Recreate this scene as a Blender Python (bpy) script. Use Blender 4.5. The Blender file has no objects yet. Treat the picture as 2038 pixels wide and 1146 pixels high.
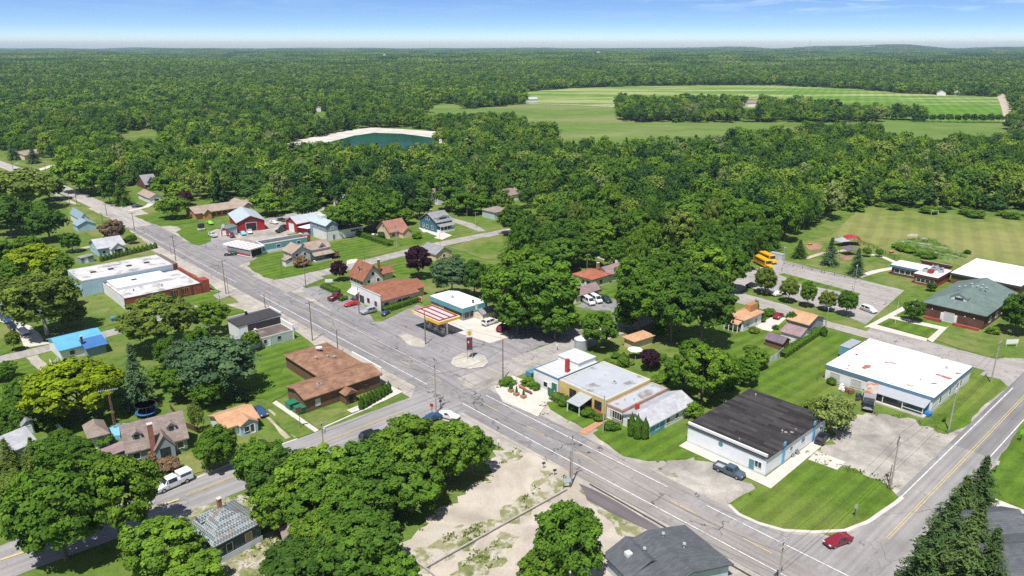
import bpy, bmesh, math, random
import numpy as np
from mathutils import Vector, Matrix
random.seed(7)
SC = bpy.context.scene
COL = SC.collection
HAZE, SKYS, EXPO = 6e-5, .072, .42
# ---------------------------------------------------------------- survey: photo measurements -> ground metres
W, HH = 2038., 1146.
F = 1480.; CX, CY = 1019., 573.; HZ = 90.; CAMH = 75.
PT = math.atan((CY - HZ) / F); SP, CP = math.sin(PT), math.cos(PT)
def G(x, y, z=0.):
    a = (x - CX) / F; b = (y - CY) / F
    dz = -SP - b * CP; dy = CP - b * SP
    t = (z - CAMH) / dz
    return Vector((a * t, dy * t))
def PX(X, Y, Z):
    z = Z - CAMH; d = Y * CP - z * SP; u = -(Y * SP + z * CP)
    return (CX + F * X / d, CY + F * u / d)
def hgt(x, yb, yt):
    X, Y = G(x, yb); lo, hi = -5., 80.
    for _ in range(40):
        m = (lo + hi) / 2
        if PX(X, Y, m)[1] > yt: lo = m
        else: hi = m
    return lo
D1 = Vector((-.67673, .73623)); D2 = Vector((.73623, .67673))   # street grid: along main street / across it
def ST(s, t): return D1 * s + D2 * t
def toST(p): return (p.dot(D1), p.dot(D2))
GA = math.atan2(D2.y, D2.x)

# ---------------------------------------------------------------- materials
MATS = {}
class NT:
    def __init__(s, m):
        m.use_nodes = True; s.t = m.node_tree; s.n = s.t.nodes; s.l = s.t.links
    def add(s, typ, **k):
        n = s.n.new(typ)
        for a, v in k.items(): setattr(n, a, v)
        return n
    def set(s, sock, v):
        if hasattr(v, 'is_output'): s.l.new(v, sock)
        else: sock.default_value = v
    def noise(s, co, scale, detail=4., rough=.55, dist=0.):
        n = s.add('ShaderNodeTexNoise'); s.l.new(co, n.inputs['Vector'])
        n.inputs['Scale'].default_value = scale; n.inputs['Detail'].default_value = detail
        n.inputs['Roughness'].default_value = rough; n.inputs['Distortion'].default_value = dist
        return n.outputs['Fac']
    def ramp(s, fac, stops, interp='LINEAR'):
        n = s.add('ShaderNodeValToRGB'); s.l.new(fac, n.inputs[0]); cr = n.color_ramp; cr.interpolation = interp
        while len(cr.elements) < len(stops): cr.elements.new(.5)
        for e, (p, c) in zip(cr.elements, stops):
            e.position = p; e.color = c if len(c) == 4 else (*c, 1)
        return n.outputs[0]
    def frange(s, fac, a, b, lo=0., hi=1.):
        n = s.add('ShaderNodeMapRange'); s.l.new(fac, n.inputs[0])
        for i, v in zip((1, 2, 3, 4), (a, b, lo, hi)): n.inputs[i].default_value = v
        return n.outputs[0]
    def mix(s, fac, a, b, mode='MIX'):
        n = s.add('ShaderNodeMix', data_type='RGBA', blend_type=mode)
        s.set(n.inputs[0], fac)
        s.set(n.inputs[6], a if hasattr(a, 'is_output') else (*a, 1)); s.set(n.inputs[7], b if hasattr(b, 'is_output') else (*b, 1))
        return n.outputs[2]
    def math(s, op, a, b=0.):
        n = s.add('ShaderNodeMath', operation=op); s.set(n.inputs[0], a); s.set(n.inputs[1], b); return n.outputs[0]
    def vmul(s, co, v):
        n = s.add('ShaderNodeVectorMath', operation='MULTIPLY'); s.l.new(co, n.inputs[0]); n.inputs[1].default_value = v; return n.outputs[0]
    def rot(s, co, ang):
        n = s.add('ShaderNodeVectorRotate', rotation_type='Z_AXIS'); s.l.new(co, n.inputs['Vector']); n.inputs['Angle'].default_value = ang; return n.outputs[0]
    def pos(s): return s.add('ShaderNodeNewGeometry').outputs['Position']
    def obj(s): return s.add('ShaderNodeTexCoord').outputs['Object']
    def sep(s, co):
        n = s.add('ShaderNodeSeparateXYZ'); s.l.new(co, n.inputs[0]); return n.outputs
def newmat(name, rough=.9, spec=.2, metal=0.):
    m = bpy.data.materials.new(name); nt = NT(m); b = nt.n['Principled BSDF']
    b.inputs['Roughness'].default_value = rough; b.inputs['Specular IOR Level'].default_value = spec; b.inputs['Metallic'].default_value = metal
    MATS[name] = m
    return m, nt, b
def sc(c, k): return tuple(min(1, x * k) for x in c)
def M(name, c, var=.18, scale=.7, rough=.88, spec=.2, metal=0., second=None, thr=(.55, .7), ms=.35, streak=None, fine=0., finescale=9.):
    """weathered surface: base colour +-var by two noises, optional second colour in patches, optional streak direction"""
    if name in MATS: return MATS[name]
    m, nt, b = newmat(name, rough, spec, metal)
    co = nt.obj()
    if streak: co2 = nt.vmul(co, streak)
    else: co2 = co
    n1 = nt.noise(co2, scale, 5)
    col = nt.ramp(n1, [(.25, sc(c, 1 - var)), (.75, sc(c, 1 + var))])
    if fine:
        n3 = nt.noise(co, finescale, 2, .7)
        col = nt.mix(1., col, nt.ramp(n3, [(.3, (1 - fine,) * 3), (.7, (1 + fine,) * 3)]), 'MULTIPLY')
    if second:
        n2 = nt.noise(co2, ms, 6, .6)
        col = nt.mix(nt.frange(n2, thr[0], thr[1]), col, second)
    nt.l.new(col, b.inputs['Base Color'])
    return m
def plain(name, c, rough=.5, spec=.4, metal=0.): return M(name, c, .08, 1.5, rough, spec, metal)
def glass():
    if 'glass' in MATS: return MATS['glass']
    m, nt, b = newmat('glass', .08, .6)
    n = nt.noise(nt.obj(), 1.3, 1)
    nt.l.new(nt.ramp(n, [(.3, (.012, .016, .02)), (.7, (.05, .065, .08))]), b.inputs['Base Color'])
    return m
def siding(name, c, pitch=.2, vertical=False, var=.12, second=None):
    if name in MATS: return MATS[name]
    m, nt, b = newmat(name, .75, .25)
    co = nt.obj(); z = nt.sep(co)
    ax = nt.math('ADD', z[0], z[1]) if vertical else z[2]
    fr = nt.math('FRACT', nt.math('MULTIPLY', ax, 1 / pitch))
    line = nt.frange(fr, .0, .12, .72, 1.)
    n1 = nt.noise(co, .6, 5)
    col = nt.ramp(n1, [(.25, sc(c, 1 - var)), (.75, sc(c, 1 + var))])
    if second: col = nt.mix(nt.frange(nt.noise(co, .5, 7, .65), .55, .68), col, second)
    col = nt.mix(1., col, nt.ramp(line, [(0, (0, 0, 0)), (1, (1, 1, 1))]), 'MULTIPLY')
    nt.l.new(col, b.inputs['Base Color']); return m
def brick(name, c, mortar=(.35, .32, .29), w=.6, h=.2, c2=None, rough=.9):
    if name in MATS: return MATS[name]
    m, nt, b = newmat(name, rough, .15)
    co = nt.obj(); z = nt.sep(co)
    cb = nt.add('ShaderNodeCombineXYZ'); nt.l.new(nt.math('ADD', z[0], z[1]), cb.inputs[0]); nt.l.new(z[2], cb.inputs[1])
    t = nt.add('ShaderNodeTexBrick'); nt.l.new(cb.outputs[0], t.inputs['Vector'])
    t.inputs['Color1'].default_value = (*c, 1); t.inputs['Color2'].default_value = (*(c2 or sc(c, .75)), 1); t.inputs['Mortar'].default_value = (*mortar, 1)
    t.inputs['Scale'].default_value = 1.; t.inputs['Mortar Size'].default_value = .012; t.inputs['Brick Width'].default_value = w; t.inputs['Row Height'].default_value = h
    n1 = nt.noise(co, .45, 6)
    nt.l.new(nt.mix(1., t.outputs[0], nt.ramp(n1, [(.25, (.75,) * 3), (.75, (1.2,) * 3)]), 'MULTIPLY'), b.inputs['Base Color']); return m
def shingle(name, c, var=.16, second=None, thr=(.55, .72), checker=None):
    if name in MATS: return MATS[name]
    m, nt, b = newmat(name, .92, .12)
    co = nt.obj()
    t = nt.add('ShaderNodeTexBrick'); nt.l.new(co, t.inputs['Vector'])
    t.inputs['Color1'].default_value = (*sc(c, 1 + var), 1); t.inputs['Color2'].default_value = (*sc(c, 1 - var), 1); t.inputs['Mortar'].default_value = (*sc(c, .7), 1)
    t.inputs['Scale'].default_value = 1.; t.inputs['Brick Width'].default_value = .9; t.inputs['Row Height'].default_value = .3; t.inputs['Mortar Size'].default_value = .02
    n1 = nt.noise(co, .35, 6, .6)
    col = nt.mix(1., t.outputs[0], nt.ramp(n1, [(.25, (.8,) * 3), (.75, (1.18,) * 3)]), 'MULTIPLY')
    if second: col = nt.mix(nt.frange(nt.noise(co, .5, 7, .65), *thr), col, second)
    nt.l.new(col, b.inputs['Base Color']); return m
def metalroof(name, c, axis='x', rust=None):
    if name in MATS: return MATS[name]
    m, nt, b = newmat(name, .5, .4, .0)
    co = nt.obj(); z = nt.sep(co); a = z[0] if axis == 'x' else z[1]
    fr = nt.math('FRACT', nt.math('MULTIPLY', a, 1 / .6))
    n1 = nt.noise(co, .5, 5)
    col = nt.ramp(n1, [(.25, sc(c, .85)), (.75, sc(c, 1.12))])
    if rust: col = nt.mix(nt.frange(nt.noise(co, .4, 6, .6), .52, .66), col, rust)
    col = nt.mix(1., col, nt.ramp(nt.frange(fr, 0, .12, .75, 1.), [(0, (0, 0, 0)), (1, (1, 1, 1))]), 'MULTIPLY')
    nt.l.new(col, b.inputs['Base Color']); return m

# ---------------------------------------------------------------- mesh builder
class MB:
    def __init__(s): s.v = []; s.f = []
    def vs(s, pts):
        i = len(s.v); s.v += [tuple(p) for p in pts]; return i
    def poly(s, pts):
        i = s.vs(pts); s.f.append(tuple(range(i, i + len(pts)))); return s
    def box(s, a, b):
        x0, y0, z0 = a; x1, y1, z1 = b
        i = s.vs([(x0, y0, z0), (x1, y0, z0), (x1, y1, z0), (x0, y1, z0), (x0, y0, z1), (x1, y0, z1), (x1, y1, z1), (x0, y1, z1)])
        s.f += [tuple(i + k for k in q) for q in ((3, 2, 1, 0), (4, 5, 6, 7), (0, 1, 5, 4), (1, 2, 6, 5), (2, 3, 7, 6), (3, 0, 4, 7))]; return s
    def prism(s, pts, off):                       # closed prism: 3-d polygon + offset vector
        n = len(pts); o = Vector(off)
        i = s.vs(pts); j = s.vs([Vector(p) + o for p in pts])
        s.f.append(tuple(range(i + n - 1, i - 1, -1))); s.f.append(tuple(range(j, j + n)))
        for k in range(n):
            k2 = (k + 1) % n; s.f.append((i + k, i + k2, j + k2, j + k))
        return s
    def tube(s, a, b, r0, r1=None, n=6, cap=True):
        r1 = r0 if r1 is None else r1
        a = Vector(a); b = Vector(b); d = (b - a).normalized()
        u = d.orthogonal().normalized(); w = d.cross(u)
        ring = [(u * math.cos(k * 2 * math.pi / n) + w * math.sin(k * 2 * math.pi / n)) for k in range(n)]
        i = s.vs([a + p * r0 for p in ring]); j = s.vs([b + p * r1 for p in ring])
        for k in range(n): s.f.append((i + k, i + (k + 1) % n, j + (k + 1) % n, j + k))
        if cap: s.f.append(tuple(range(i + n - 1, i - 1, -1))); s.f.append(tuple(range(j, j + n)))
        return s
    def lathe(s, prof, n=16, c=(0, 0)):
        rows = [s.vs([(c[0] + r * math.cos(2 * math.pi * k / n), c[1] + r * math.sin(2 * math.pi * k / n), z) for k in range(n)]) for r, z in prof]
        for a, b in zip(rows, rows[1:]):
            for k in range(n): s.f.append((a + k, a + (k + 1) % n, b + (k + 1) % n, b + k))
        s.f.append(tuple(range(rows[0] + n - 1, rows[0] - 1, -1))); s.f.append(tuple(range(rows[-1], rows[-1] + n))); return s
    def build(s, name, m, parent=None, smooth=False, bevel=0.):
        me = bpy.data.meshes.new(name); me.from_pydata(s.v, [], s.f); me.update()
        if smooth:
            me.polygons.foreach_set('use_smooth', [True] * len(me.polygons))
        me.materials.append(m)
        o = bpy.data.objects.new(name, me); COL.objects.link(o)
        if parent is not None: o.parent = parent
        if bevel:
            b = o.modifiers.new('bevel', 'BEVEL'); b.width = bevel; b.segments = 2; b.limit_method = 'ANGLE'
        return o
def box(a, b): return MB().box(a, b)
def tag(o, label, cat, group=None, kind=None):
    if label: o['label'] = label
    if cat: o['category'] = cat
    if group: o['group'] = group
    if kind: o['kind'] = kind
    return o
def thing(name, label, cat, xy=(0, 0), rot=0., z=0., group=None):
    o = bpy.data.objects.new(name, None); COL.objects.link(o); o.empty_display_size = .5
    o.location = (xy[0], xy[1], z); o.rotation_euler = (0, 0, rot)
    return tag(o, label, cat, group)
def copy_tree(o, parent=None):
    c = o.copy(); COL.objects.link(c)
    if parent is not None: c.parent = parent
    for ch in o.children: copy_tree(ch, c)
    return c
# ---------------------------------------------------------------- ground, roads, fields
def sstep(a, b, x):
    t = np.clip((x - a) / (b - a), 0, 1); return t * t * (3 - 2 * t)
def terrain(x, y):
    x = np.asarray(x, float); y = np.asarray(y, float); r = np.hypot(x, y)
    w = sstep(1500, 3200, r)
    h = 9 * (np.sin(x / 430 + 1.3) * np.cos(y / 610 + .4) + .6 * np.sin(x / 190 + y / 310) + 1.5) * w
    az = np.arctan2(x, y)
    far = sstep(6500, 9500, r) * sstep(.22, .34, az)
    h += far * (22 + 16 * np.sin(az * 31 + .6) + 10 * np.sin(az * 67 + 2))
    return np.maximum(h, 0)
def grassmat(name, g, y, d, big=.03, mid=.3, stripe=None, ythr=(.5, .66), dirt=None, dthr=(.64, .72), streak=None):
    m, nt, b = newmat(name, .95, .1)
    co = nt.pos()
    n1 = nt.noise(nt.vmul(co, (*streak, 1)) if streak else co, big, 5, .6); n2 = nt.noise(co, mid, 6, .65); n3 = nt.noise(co, 2.6, 4, .7)
    col = nt.ramp(n2, [(.32, d), (.52, g), (.75, sc(g, 1.25))])
    col = nt.mix(nt.math('MULTIPLY', nt.frange(n1, *ythr), nt.frange(n2, .3, .7, .5, 1.)), col, y)
    if stripe:
        ang, wid, amt = stripe
        z = nt.sep(nt.rot(co, -ang)); ww = nt.math('SINE', nt.math('ADD', nt.math('MULTIPLY', z[1], 2 * math.pi / wid), nt.math('MULTIPLY', n1, 3.)))
        col = nt.mix(1., col, nt.ramp(nt.frange(ww, -.5, .5), [(0, (1 - amt,) * 3), (1, (1 + amt, 1 + amt * 1.1, 1 + amt * .4))]), 'MULTIPLY')
    if dirt: col = nt.mix(nt.frange(nt.noise(co, mid * .8, 7, .65, .6), *dthr), col, dirt)
    col = nt.mix(1., col, nt.ramp(n3, [(.25, (.72,) * 3), (.75, (1.25,) * 3)]), 'MULTIPLY')
    nt.l.new(col, b.inputs['Base Color'])
    return m
GR, GY, GD = (.105, .162, .028), (.20, .20, .07), (.058, .108, .018)
grassmat('grass_ground', GR, GY, GD, dirt=(.22, .18, .12), dthr=(.66, .76))
grassmat('mown_lawn', (.085, .146, .018), (.14, .175, .04), (.058, .108, .011), mid=.25, stripe=(GA, 3.4, .11))
grassmat('rough_lawn', (.10, .158, .026), (.20, .20, .07), (.06, .11, .02), big=.07, mid=.35, ythr=(.42, .6))
grassmat('weed_grass', (.135, .165, .05), (.28, .25, .15), (.075, .115, .03), big=.12, mid=.6, ythr=(.38, .54), dirt=(.42, .38, .32), dthr=(.46, .58))
grassmat('garden_weeds', (.09, .16, .03), (.16, .18, .06), (.055, .11, .02), big=.12, mid=.35, dirt=(.30, .28, .25), dthr=(.54, .64))
grassmat('school_field', (.145, .18, .042), (.235, .225, .085), (.10, .145, .032), big=.016, mid=.12, stripe=(math.radians(61), 6.5, .06), ythr=(.42, .6))
grassmat('crop_field', (.105, .20, .024), (.36, .35, .17), (.075, .165, .018), big=.010, mid=.03, stripe=(math.radians(66), 13., .07), ythr=(.47, .58), streak=(.3, 1.6))
grassmat('hay_field', (.118, .182, .038), (.22, .215, .10), (.088, .15, .03), big=.008, mid=.03, ythr=(.50, .64), streak=(.3, 1.2))
def dirtmat(name, c, c2, thr=(.5, .68), scale=.25, grass=None, gthr=(.62, .7)):
    m, nt, b = newmat(name, .95, .1); co = nt.pos()
    n1 = nt.noise(co, scale, 7, .65, .4); n2 = nt.noise(co, 3.2, 4, .75); n4 = nt.noise(co, .11, 6, .62, .5)
    col = nt.mix(nt.frange(n1, *thr), c, c2)
    col = nt.mix(1., col, nt.ramp(n4, [(.32, (.72, .72, .73)), (.6, (1.08,) * 3)]), 'MULTIPLY')
    if grass: col = nt.mix(nt.frange(nt.noise(co, .22, 7, .7), *gthr), col, grass)
    col = nt.mix(1., col, nt.ramp(n2, [(.25, (.78,) * 3), (.75, (1.2,) * 3)]), 'MULTIPLY')
    nt.l.new(col, b.inputs['Base Color']); return m
dirtmat('gravel', (.40, .35, .285), (.475, .425, .355), thr=(.4, .7), scale=.12)
dirtmat('sandy_shoulder', (.36, .325, .285), (.46, .42, .36), grass=(.12, .15, .04), gthr=(.60, .68))
dirtmat('worn_lot', (.26, .24, .215), (.42, .385, .335), thr=(.38, .64), scale=.16, grass=(.12, .15, .04), gthr=(.60, .68))
dirtmat('pale_sand', (.38, .345, .285), (.50, .46, .40), scale=.3, grass=(.16, .17, .07), gthr=(.66, .74))
dirtmat('island_gravel', (.40, .37, .32), (.50, .47, .41), scale=.5, grass=(.2, .2, .1), gthr=(.68, .76))
dirtmat('bank_sand', (.52, .48, .42), (.60, .57, .52), scale=.05)
dirtmat('mulch_bed', (.30, .19, .12), (.22, .14, .09))
dirtmat('tan_track', (.42, .36, .27), (.5, .45, .36))
def asphalt(name, c, crack=.5, cs=.16, patch=None, warm=(1.03, 1, .97), along=None):
    m, nt, b = newmat(name, .92, .15); co = nt.pos()
    n1 = nt.noise(co, .12, 6, .6); n2 = nt.noise(co, 4., 3, .7); n3 = nt.noise(co, .5, 6, .6, .8)
    col = nt.ramp(n1, [(.28, sc(c, .84)), (.72, sc(c, 1.14))])
    # streaks along the traffic direction
    zz = nt.rot(co, -(along if along is not None else GA + math.pi / 2)); st = nt.noise(nt.vmul(zz, (.02, .9, 1)), 1., 4, .6)
    col = nt.mix(1., col, nt.ramp(st, [(.3, (.78, .78, .80)), (.7, (1.16, 1.13, 1.09))]), 'MULTIPLY')
    if patch: col = nt.mix(nt.frange(n3, .56, .60), col, patch)
    # sealed cracks
    d = nt.add('ShaderNodeVectorMath', operation='ADD'); nt.l.new(zz, d.inputs[0])
    nn = nt.add('ShaderNodeTexNoise'); nt.l.new(co, nn.inputs['Vector']); nn.inputs['Scale'].default_value = .35; nn.inputs['Detail'].default_value = 5
    mm = nt.add('ShaderNodeVectorMath', operation='SCALE'); nt.l.new(nn.outputs['Color'], mm.inputs[0]); mm.inputs['Scale'].default_value = 4.
    nt.l.new(mm.outputs[0], d.inputs[1])
    v = nt.add('ShaderNodeTexVoronoi', feature='DISTANCE_TO_EDGE'); nt.l.new(nt.vmul(d.outputs[0], (.5, 1., 1.)), v.inputs['Vector']); v.inputs['Scale'].default_value = cs
    ck = nt.frange(v.outputs['Distance'], .004, .014, crack, 0.)
    ck = nt.math('MULTIPLY', ck, nt.frange(nt.noise(co, .09, 3), .45, .6))
    col = nt.mix(ck, col, (.035, .033, .032))
    col = nt.mix(1., col, nt.ramp(n2, [(.25, (.86,) * 3), (.75, (1.14,) * 3)]), 'MULTIPLY')
    nt.l.new(col, b.inputs['Base Color']); return m
asphalt('main_asphalt', (.235, .226, .226), .9, patch=(.18, .176, .18))
asphalt('side_asphalt', (.27, .262, .258), .7, along=GA)
asphalt('county_asphalt', (.265, .255, .25), .6, along=GA)
asphalt('far_asphalt', (.37, .345, .325), .3)
asphalt('school_asphalt', (.33, .308, .288), .9, .24, patch=(.26, .245, .235))
asphalt('lot_asphalt', (.24, .236, .235), .9, .25, patch=(.15, .15, .15))
asphalt('station_asphalt', (.255, .243, .25), .9, .14, patch=(.205, .20, .205))
asphalt('fresh_asphalt', (.135, .12, .125), .3, .1)
M('concrete', (.52, .48, .42), .12, .4, .9, .15, fine=.12, finescale=3.)
M('kerb_concrete', (.5, .47, .42), .15, .5, .9)
M('brick_paving', (.43, .22, .13), .15, 2., .9, fine=.2, finescale=5.)
def paintmat(name, c, under):
    m, nt, b = newmat(name, .8, .2); co = nt.pos()
    n = nt.noise(co, 1.1, 6, .7)
    nt.l.new(nt.mix(nt.frange(n, .46, .66), c, under), b.inputs['Base Color']); return m
paintmat('white_line', (.66, .66, .64), (.36, .34, .33)); paintmat('yellow_line', (.56, .43, .17), (.33, .30, .25))
ZC = [.02]; AREAS = []
def ztop(): ZC[0] += .001; return ZC[0]
def patch(name, pts, m, jit=.25, px=True, step=2.5, z=None, far=False):
    P = [G(*p) if px else Vector(p) for p in pts]
    out = []
    n = len(P); rnd = random.Random(len(name) * 13 + int(abs(P[0].x) * 7)); ph = rnd.uniform(0, 6); acc = 0; natural = jit >= .3
    if natural: step = min(step, 1.3) if step == 2.5 else step
    AREAS.append((name, [(p.x, p.y) for p in P]))
    for i in range(n):
        a, b = P[i], P[(i + 1) % n]; d = b - a; L = d.length; k = max(1, int(L / step)) if jit else 1
        nv = Vector((-d.y, d.x)).normalized() if L > 0 else Vector((0, 0))
        for q in range(k):
            p = a.lerp(b, q / k); acc += 1
            if jit and (q or natural): p = p + nv * jit * (.9 * math.sin(acc * .83 + ph) + .7 * math.sin(acc * 2.1 + ph * 3) + rnd.gauss(0, .45))
            out.append(p)
    z = ztop() if z is None else z
    o = MB().poly([(p.x, p.y, z) for p in out])
    bm = bmesh.new(); vs = [bm.verts.new(v) for v in o.v]; f = bm.faces.new(vs)
    if f.normal.z < 0: f.normal_flip()
    bmesh.ops.triangulate(bm, faces=bm.faces[:])
    bm.normal_update()
    for f in bm.faces:
        if f.normal.z < 0: f.normal_flip()
    me = bpy.data.meshes.new(name); bm.to_mesh(me); bm.free(); me.materials.append(MATS[m])
    ob = bpy.data.objects.new(name, me); COL.objects.link(ob); ob['kind'] = 'structure'
    return ob
def strip(name, pts, wid, m, px=True, jit=0., z=None):
    P = [G(*p) if px else Vector(p) for p in pts]
    Q = []                                        # smooth the centre line
    for i in range(len(P) - 1):
        p0 = P[max(0, i - 1)]; p1 = P[i]; p2 = P[i + 1]; p3 = P[min(len(P) - 1, i + 2)]
        k = max(2, int((p2 - p1).length / 6))
        for q in range(k):
            t = q / k
            Q.append(.5 * ((2 * p1) + (p2 - p0) * t + (2 * p0 - 5 * p1 + 4 * p2 - p3) * t * t + (3 * p1 - p0 - 3 * p2 + p3) * t ** 3))
    Q.append(P[-1]); L = []; R = []
    rnd = random.Random(len(Q))
    for i, p in enumerate(Q):
        d = (Q[min(i + 1, len(Q) - 1)] - Q[max(i - 1, 0)]).normalized(); nv = Vector((-d.y, d.x))
        L.append(p + nv * (wid / 2 + rnd.gauss(0, jit))); R.append(p - nv * (wid / 2 + rnd.gauss(0, jit)))
    z = ztop() if z is None else z
    mb = MB()
    for i in range(len(Q) - 1):
        mb.poly([(R[i].x, R[i].y, z), (R[i + 1].x, R[i + 1].y, z), (L[i + 1].x, L[i + 1].y, z), (L[i].x, L[i].y, z)])
    ob = mb.build(name, MATS[m]); ob['kind'] = 'structure'
    return ob
# ground sheet to the horizon (rings around the view point)
def build_ground():
    rs = np.concatenate([[40, 120, 300, 700, 1100, 1400], np.geomspace(1500, 15500, 46)]); nseg = 180
    verts = [(0, 0, 0)]; faces = []
    a = np.arange(nseg) * 2 * math.pi / nseg
    for r in rs:
        x = r * np.sin(a); y = r * np.cos(a); verts += list(zip(x, y, terrain(x, y)))
    for k in range(nseg): faces.append((0, 1 + (k + 1) % nseg, 1 + k))
    for i in range(len(rs) - 1):
        p = 1 + i * nseg; q = p + nseg
        for k in range(nseg): faces.append((p + k, p + (k + 1) % nseg, q + (k + 1) % nseg, q + k))
    me = bpy.data.meshes.new('ground'); me.from_pydata(verts, [], faces); me.update()
    bm = bmesh.new(); bm.from_mesh(me); bmesh.ops.recalc_face_normals(bm, faces=bm.faces[:])
    if sum(f.normal.z for f in bm.faces) < 0: bmesh.ops.reverse_faces(bm, faces=bm.faces[:])
    bm.to_mesh(me); bm.free()
    me.materials.append(MATS['grass_ground'])
    o = bpy.data.objects.new('ground', me); COL.objects.link(o); o['kind'] = 'structure'
build_ground()
# far fields
FIELD_UP = [(1045, 208.5), (1043, 183), (1130, 176), (1260, 171.5), (1400, 170), (1540, 169.5), (1600, 173), (1700, 177), (1800, 186), (1900, 190), (1985, 193), (1998, 215), (2008, 242), (1900, 243), (1820, 238), (1760, 233), (1660, 226), (1560, 216), (1460, 213), (1225, 214)]
FIELD_LOW = [(842, 212), (880, 205), (930, 212), (1040, 206), (1225, 212), (1240, 235), (1350, 240), (1460, 243), (1560, 245), (1590, 285), (1450, 290), (1300, 303), (1150, 324), (1100, 312), (1112, 285), (1060, 252), (930, 240), (850, 222)]
FIELD_RIGHT = [(1755, 238), (1820, 241), (1900, 246), (2008, 247), (2000, 262), (1990, 300), (1850, 300), (1760, 262)]
patch('crop_field', FIELD_UP, 'crop_field', 1., step=25, z=.10)
patch('hay_field', FIELD_LOW, 'hay_field', 1., step=25, z=.13)
patch('hay_field', FIELD_RIGHT, 'hay_field', 1., step=25, z=.16)
strip('farm_lane', [(1030, 206), (1130, 208), (1225, 212.5)], 7., 'tan_track', z=.2)
strip('farm_lane', [(2012, 246), (2003, 215), (1993, 193), (1986, 184)], 11., 'tan_track', z=.2)
patch('hay_field', [(0, 131), (30, 127), (105, 126), (100, 131)], 'hay_field', 0, z=2.)
# pond with sand banks
POND = [(575, 284), (640, 272), (700, 261), (740, 256), (780, 258), (890, 266), (892, 282), (860, 330), (640, 350), (560, 330)]
patch('sand_bank', [(566, 290), (575, 282), (640, 269.5), (700, 258.5), (740, 253.5), (790, 256), (892, 263), (893, 271), (860, 330), (640, 350), (560, 330)], 'bank_sand', .6, step=15, z=.05)
def watermat():
    m, nt, b = newmat('water', .22, .12); co = nt.pos()
    n = nt.noise(co, .03, 5)
    nt.l.new(nt.ramp(n, [(.3, (.004, .036, .020)), (.7, (.008, .085, .038))]), b.inputs['Base Color'])
    bp = nt.add('ShaderNodeBump'); bp.inputs['Strength'].default_value = .15; nt.l.new(nt.noise(co, 1.2, 3), bp.inputs['Height']); nt.l.new(bp.outputs[0], b.inputs['Normal'])
    return m
watermat()
patch('water', [(600, 300), (650, 284), (705, 270), (745, 264), (800, 266), (862, 274), (866, 285), (845, 325), (660, 345), (590, 325)], 'water', .3, step=15, z=.12)
patch('clearing', [(240, 274), (250, 262), (310, 261), (315, 270)], 'rough_lawn', .4)
# school grounds
SFIELD = [(1655, 470), (1675, 447), (1700, 425), (1722, 414), (1800, 418), (1900, 428), (2060, 442), (2200, 470), (2200, 620), (2038, 585), (1950, 545), (1850, 510), (1760, 490)]
patch('school_field', SFIELD, 'school_field', .4)
patch('garden_patch', [(1778, 487), (1800, 476), (1850, 472), (1890, 492), (1930, 510), (1900, 518), (1850, 515), (1800, 500)], 'garden_weeds', .9)
patch('sand_patch', [(1803, 468), (1815, 465), (1829, 467), (1825, 470), (1808, 470)], 'pale_sand', .1)
patch('lawn', [(1560, 515), (1600, 480), (1660, 468), (1760, 490), (1850, 520), (1880, 545), (1800, 575), (1795, 580)], 'rough_lawn', .3)
# ---- roads
strip('gravel_shoulder', [ST(s, 95.2) for s in (40, 90, 140, 200, 260, 330, 400)], 21., 'sandy_shoulder', px=False, jit=.6)
strip('gravel_shoulder', [ST(33.4, t) for t in (108, 130, 160, 190, 208, 230)], 11., 'sandy_shoulder', px=False, jit=.3)
patch('gravel_lot', [(640, 1180), (785, 1105), (830, 1050), (900, 995), (960, 955), (985, 900), (1010, 890), (1110, 920), (1150, 960), (1200, 990), (1250, 1060), (1290, 1090), (1240, 1180)], 'gravel', .8)
patch('weeds', [(806, 1110), (845, 1082), (900, 1062), (955, 1040), (1010, 1010), (1075, 970), (1115, 985), (1060, 1015), (985, 1055), (930, 1090), (870, 1130), (830, 1150), (812, 1140)], 'weed_grass', .9)
patch('weeds', [(900, 1146), (940, 1100), (1000, 1070), (1040, 1065), (1010, 1100), (960, 1140), (940, 1165)], 'weed_grass', .9)
patch('weeds', [(1075, 935), (1105, 945), (1128, 968), (1115, 978), (1090, 965), (1062, 978), (1055, 965), (1080, 955)], 'weed_grass', .6)
patch('weeds', [(990, 905), (1015, 890), (1040, 905), (1030, 920), (1000, 925)], 'weed_grass', .6)
patch('weeds', [(1150, 960), (1200, 985), (1290, 1045), (1330, 1080), (1250, 1070), (1215, 1040), (1180, 1010)], 'weed_grass', .5)
patch('driveway', [(1152, 962), (1185, 976), (1250, 1012), (1325, 1058), (1318, 1068), (1260, 1042), (1205, 1015), (1168, 995)], 'fresh_asphalt', .1)
# station forecourt, parking areas
patch('forecourt', [(600, 575), (640, 568), (720, 600), (745, 640), (760, 640), (830, 606), (850, 612), (915, 660), (960, 640), (1000, 640), (1090, 650), (1160, 655), (1140, 675), (1075, 688), (985, 735), (940, 770), (900, 770), (700, 650)], 'station_asphalt', .1)
patch('station_apron', [(880, 645), (925, 625), (1005, 640), (1010, 672), (975, 683), (890, 655)], 'concrete', .1)
patch('paved_lot', [(400, 470), (432, 455), (480, 470), (560, 462), (575, 470), (520, 490), (500, 515), (478, 520), (392, 487)], 'worn_lot', .3)
patch('paved_lot', [(470, 460), (530, 440), (600, 440), (620, 455), (560, 470), (480, 475)], 'worn_lot', .3)
patch('forecourt', [(383, 490), (420, 478), (500, 478), (545, 500), (498, 520), (470, 530), (430, 520)], 'station_asphalt', .2)
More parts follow.
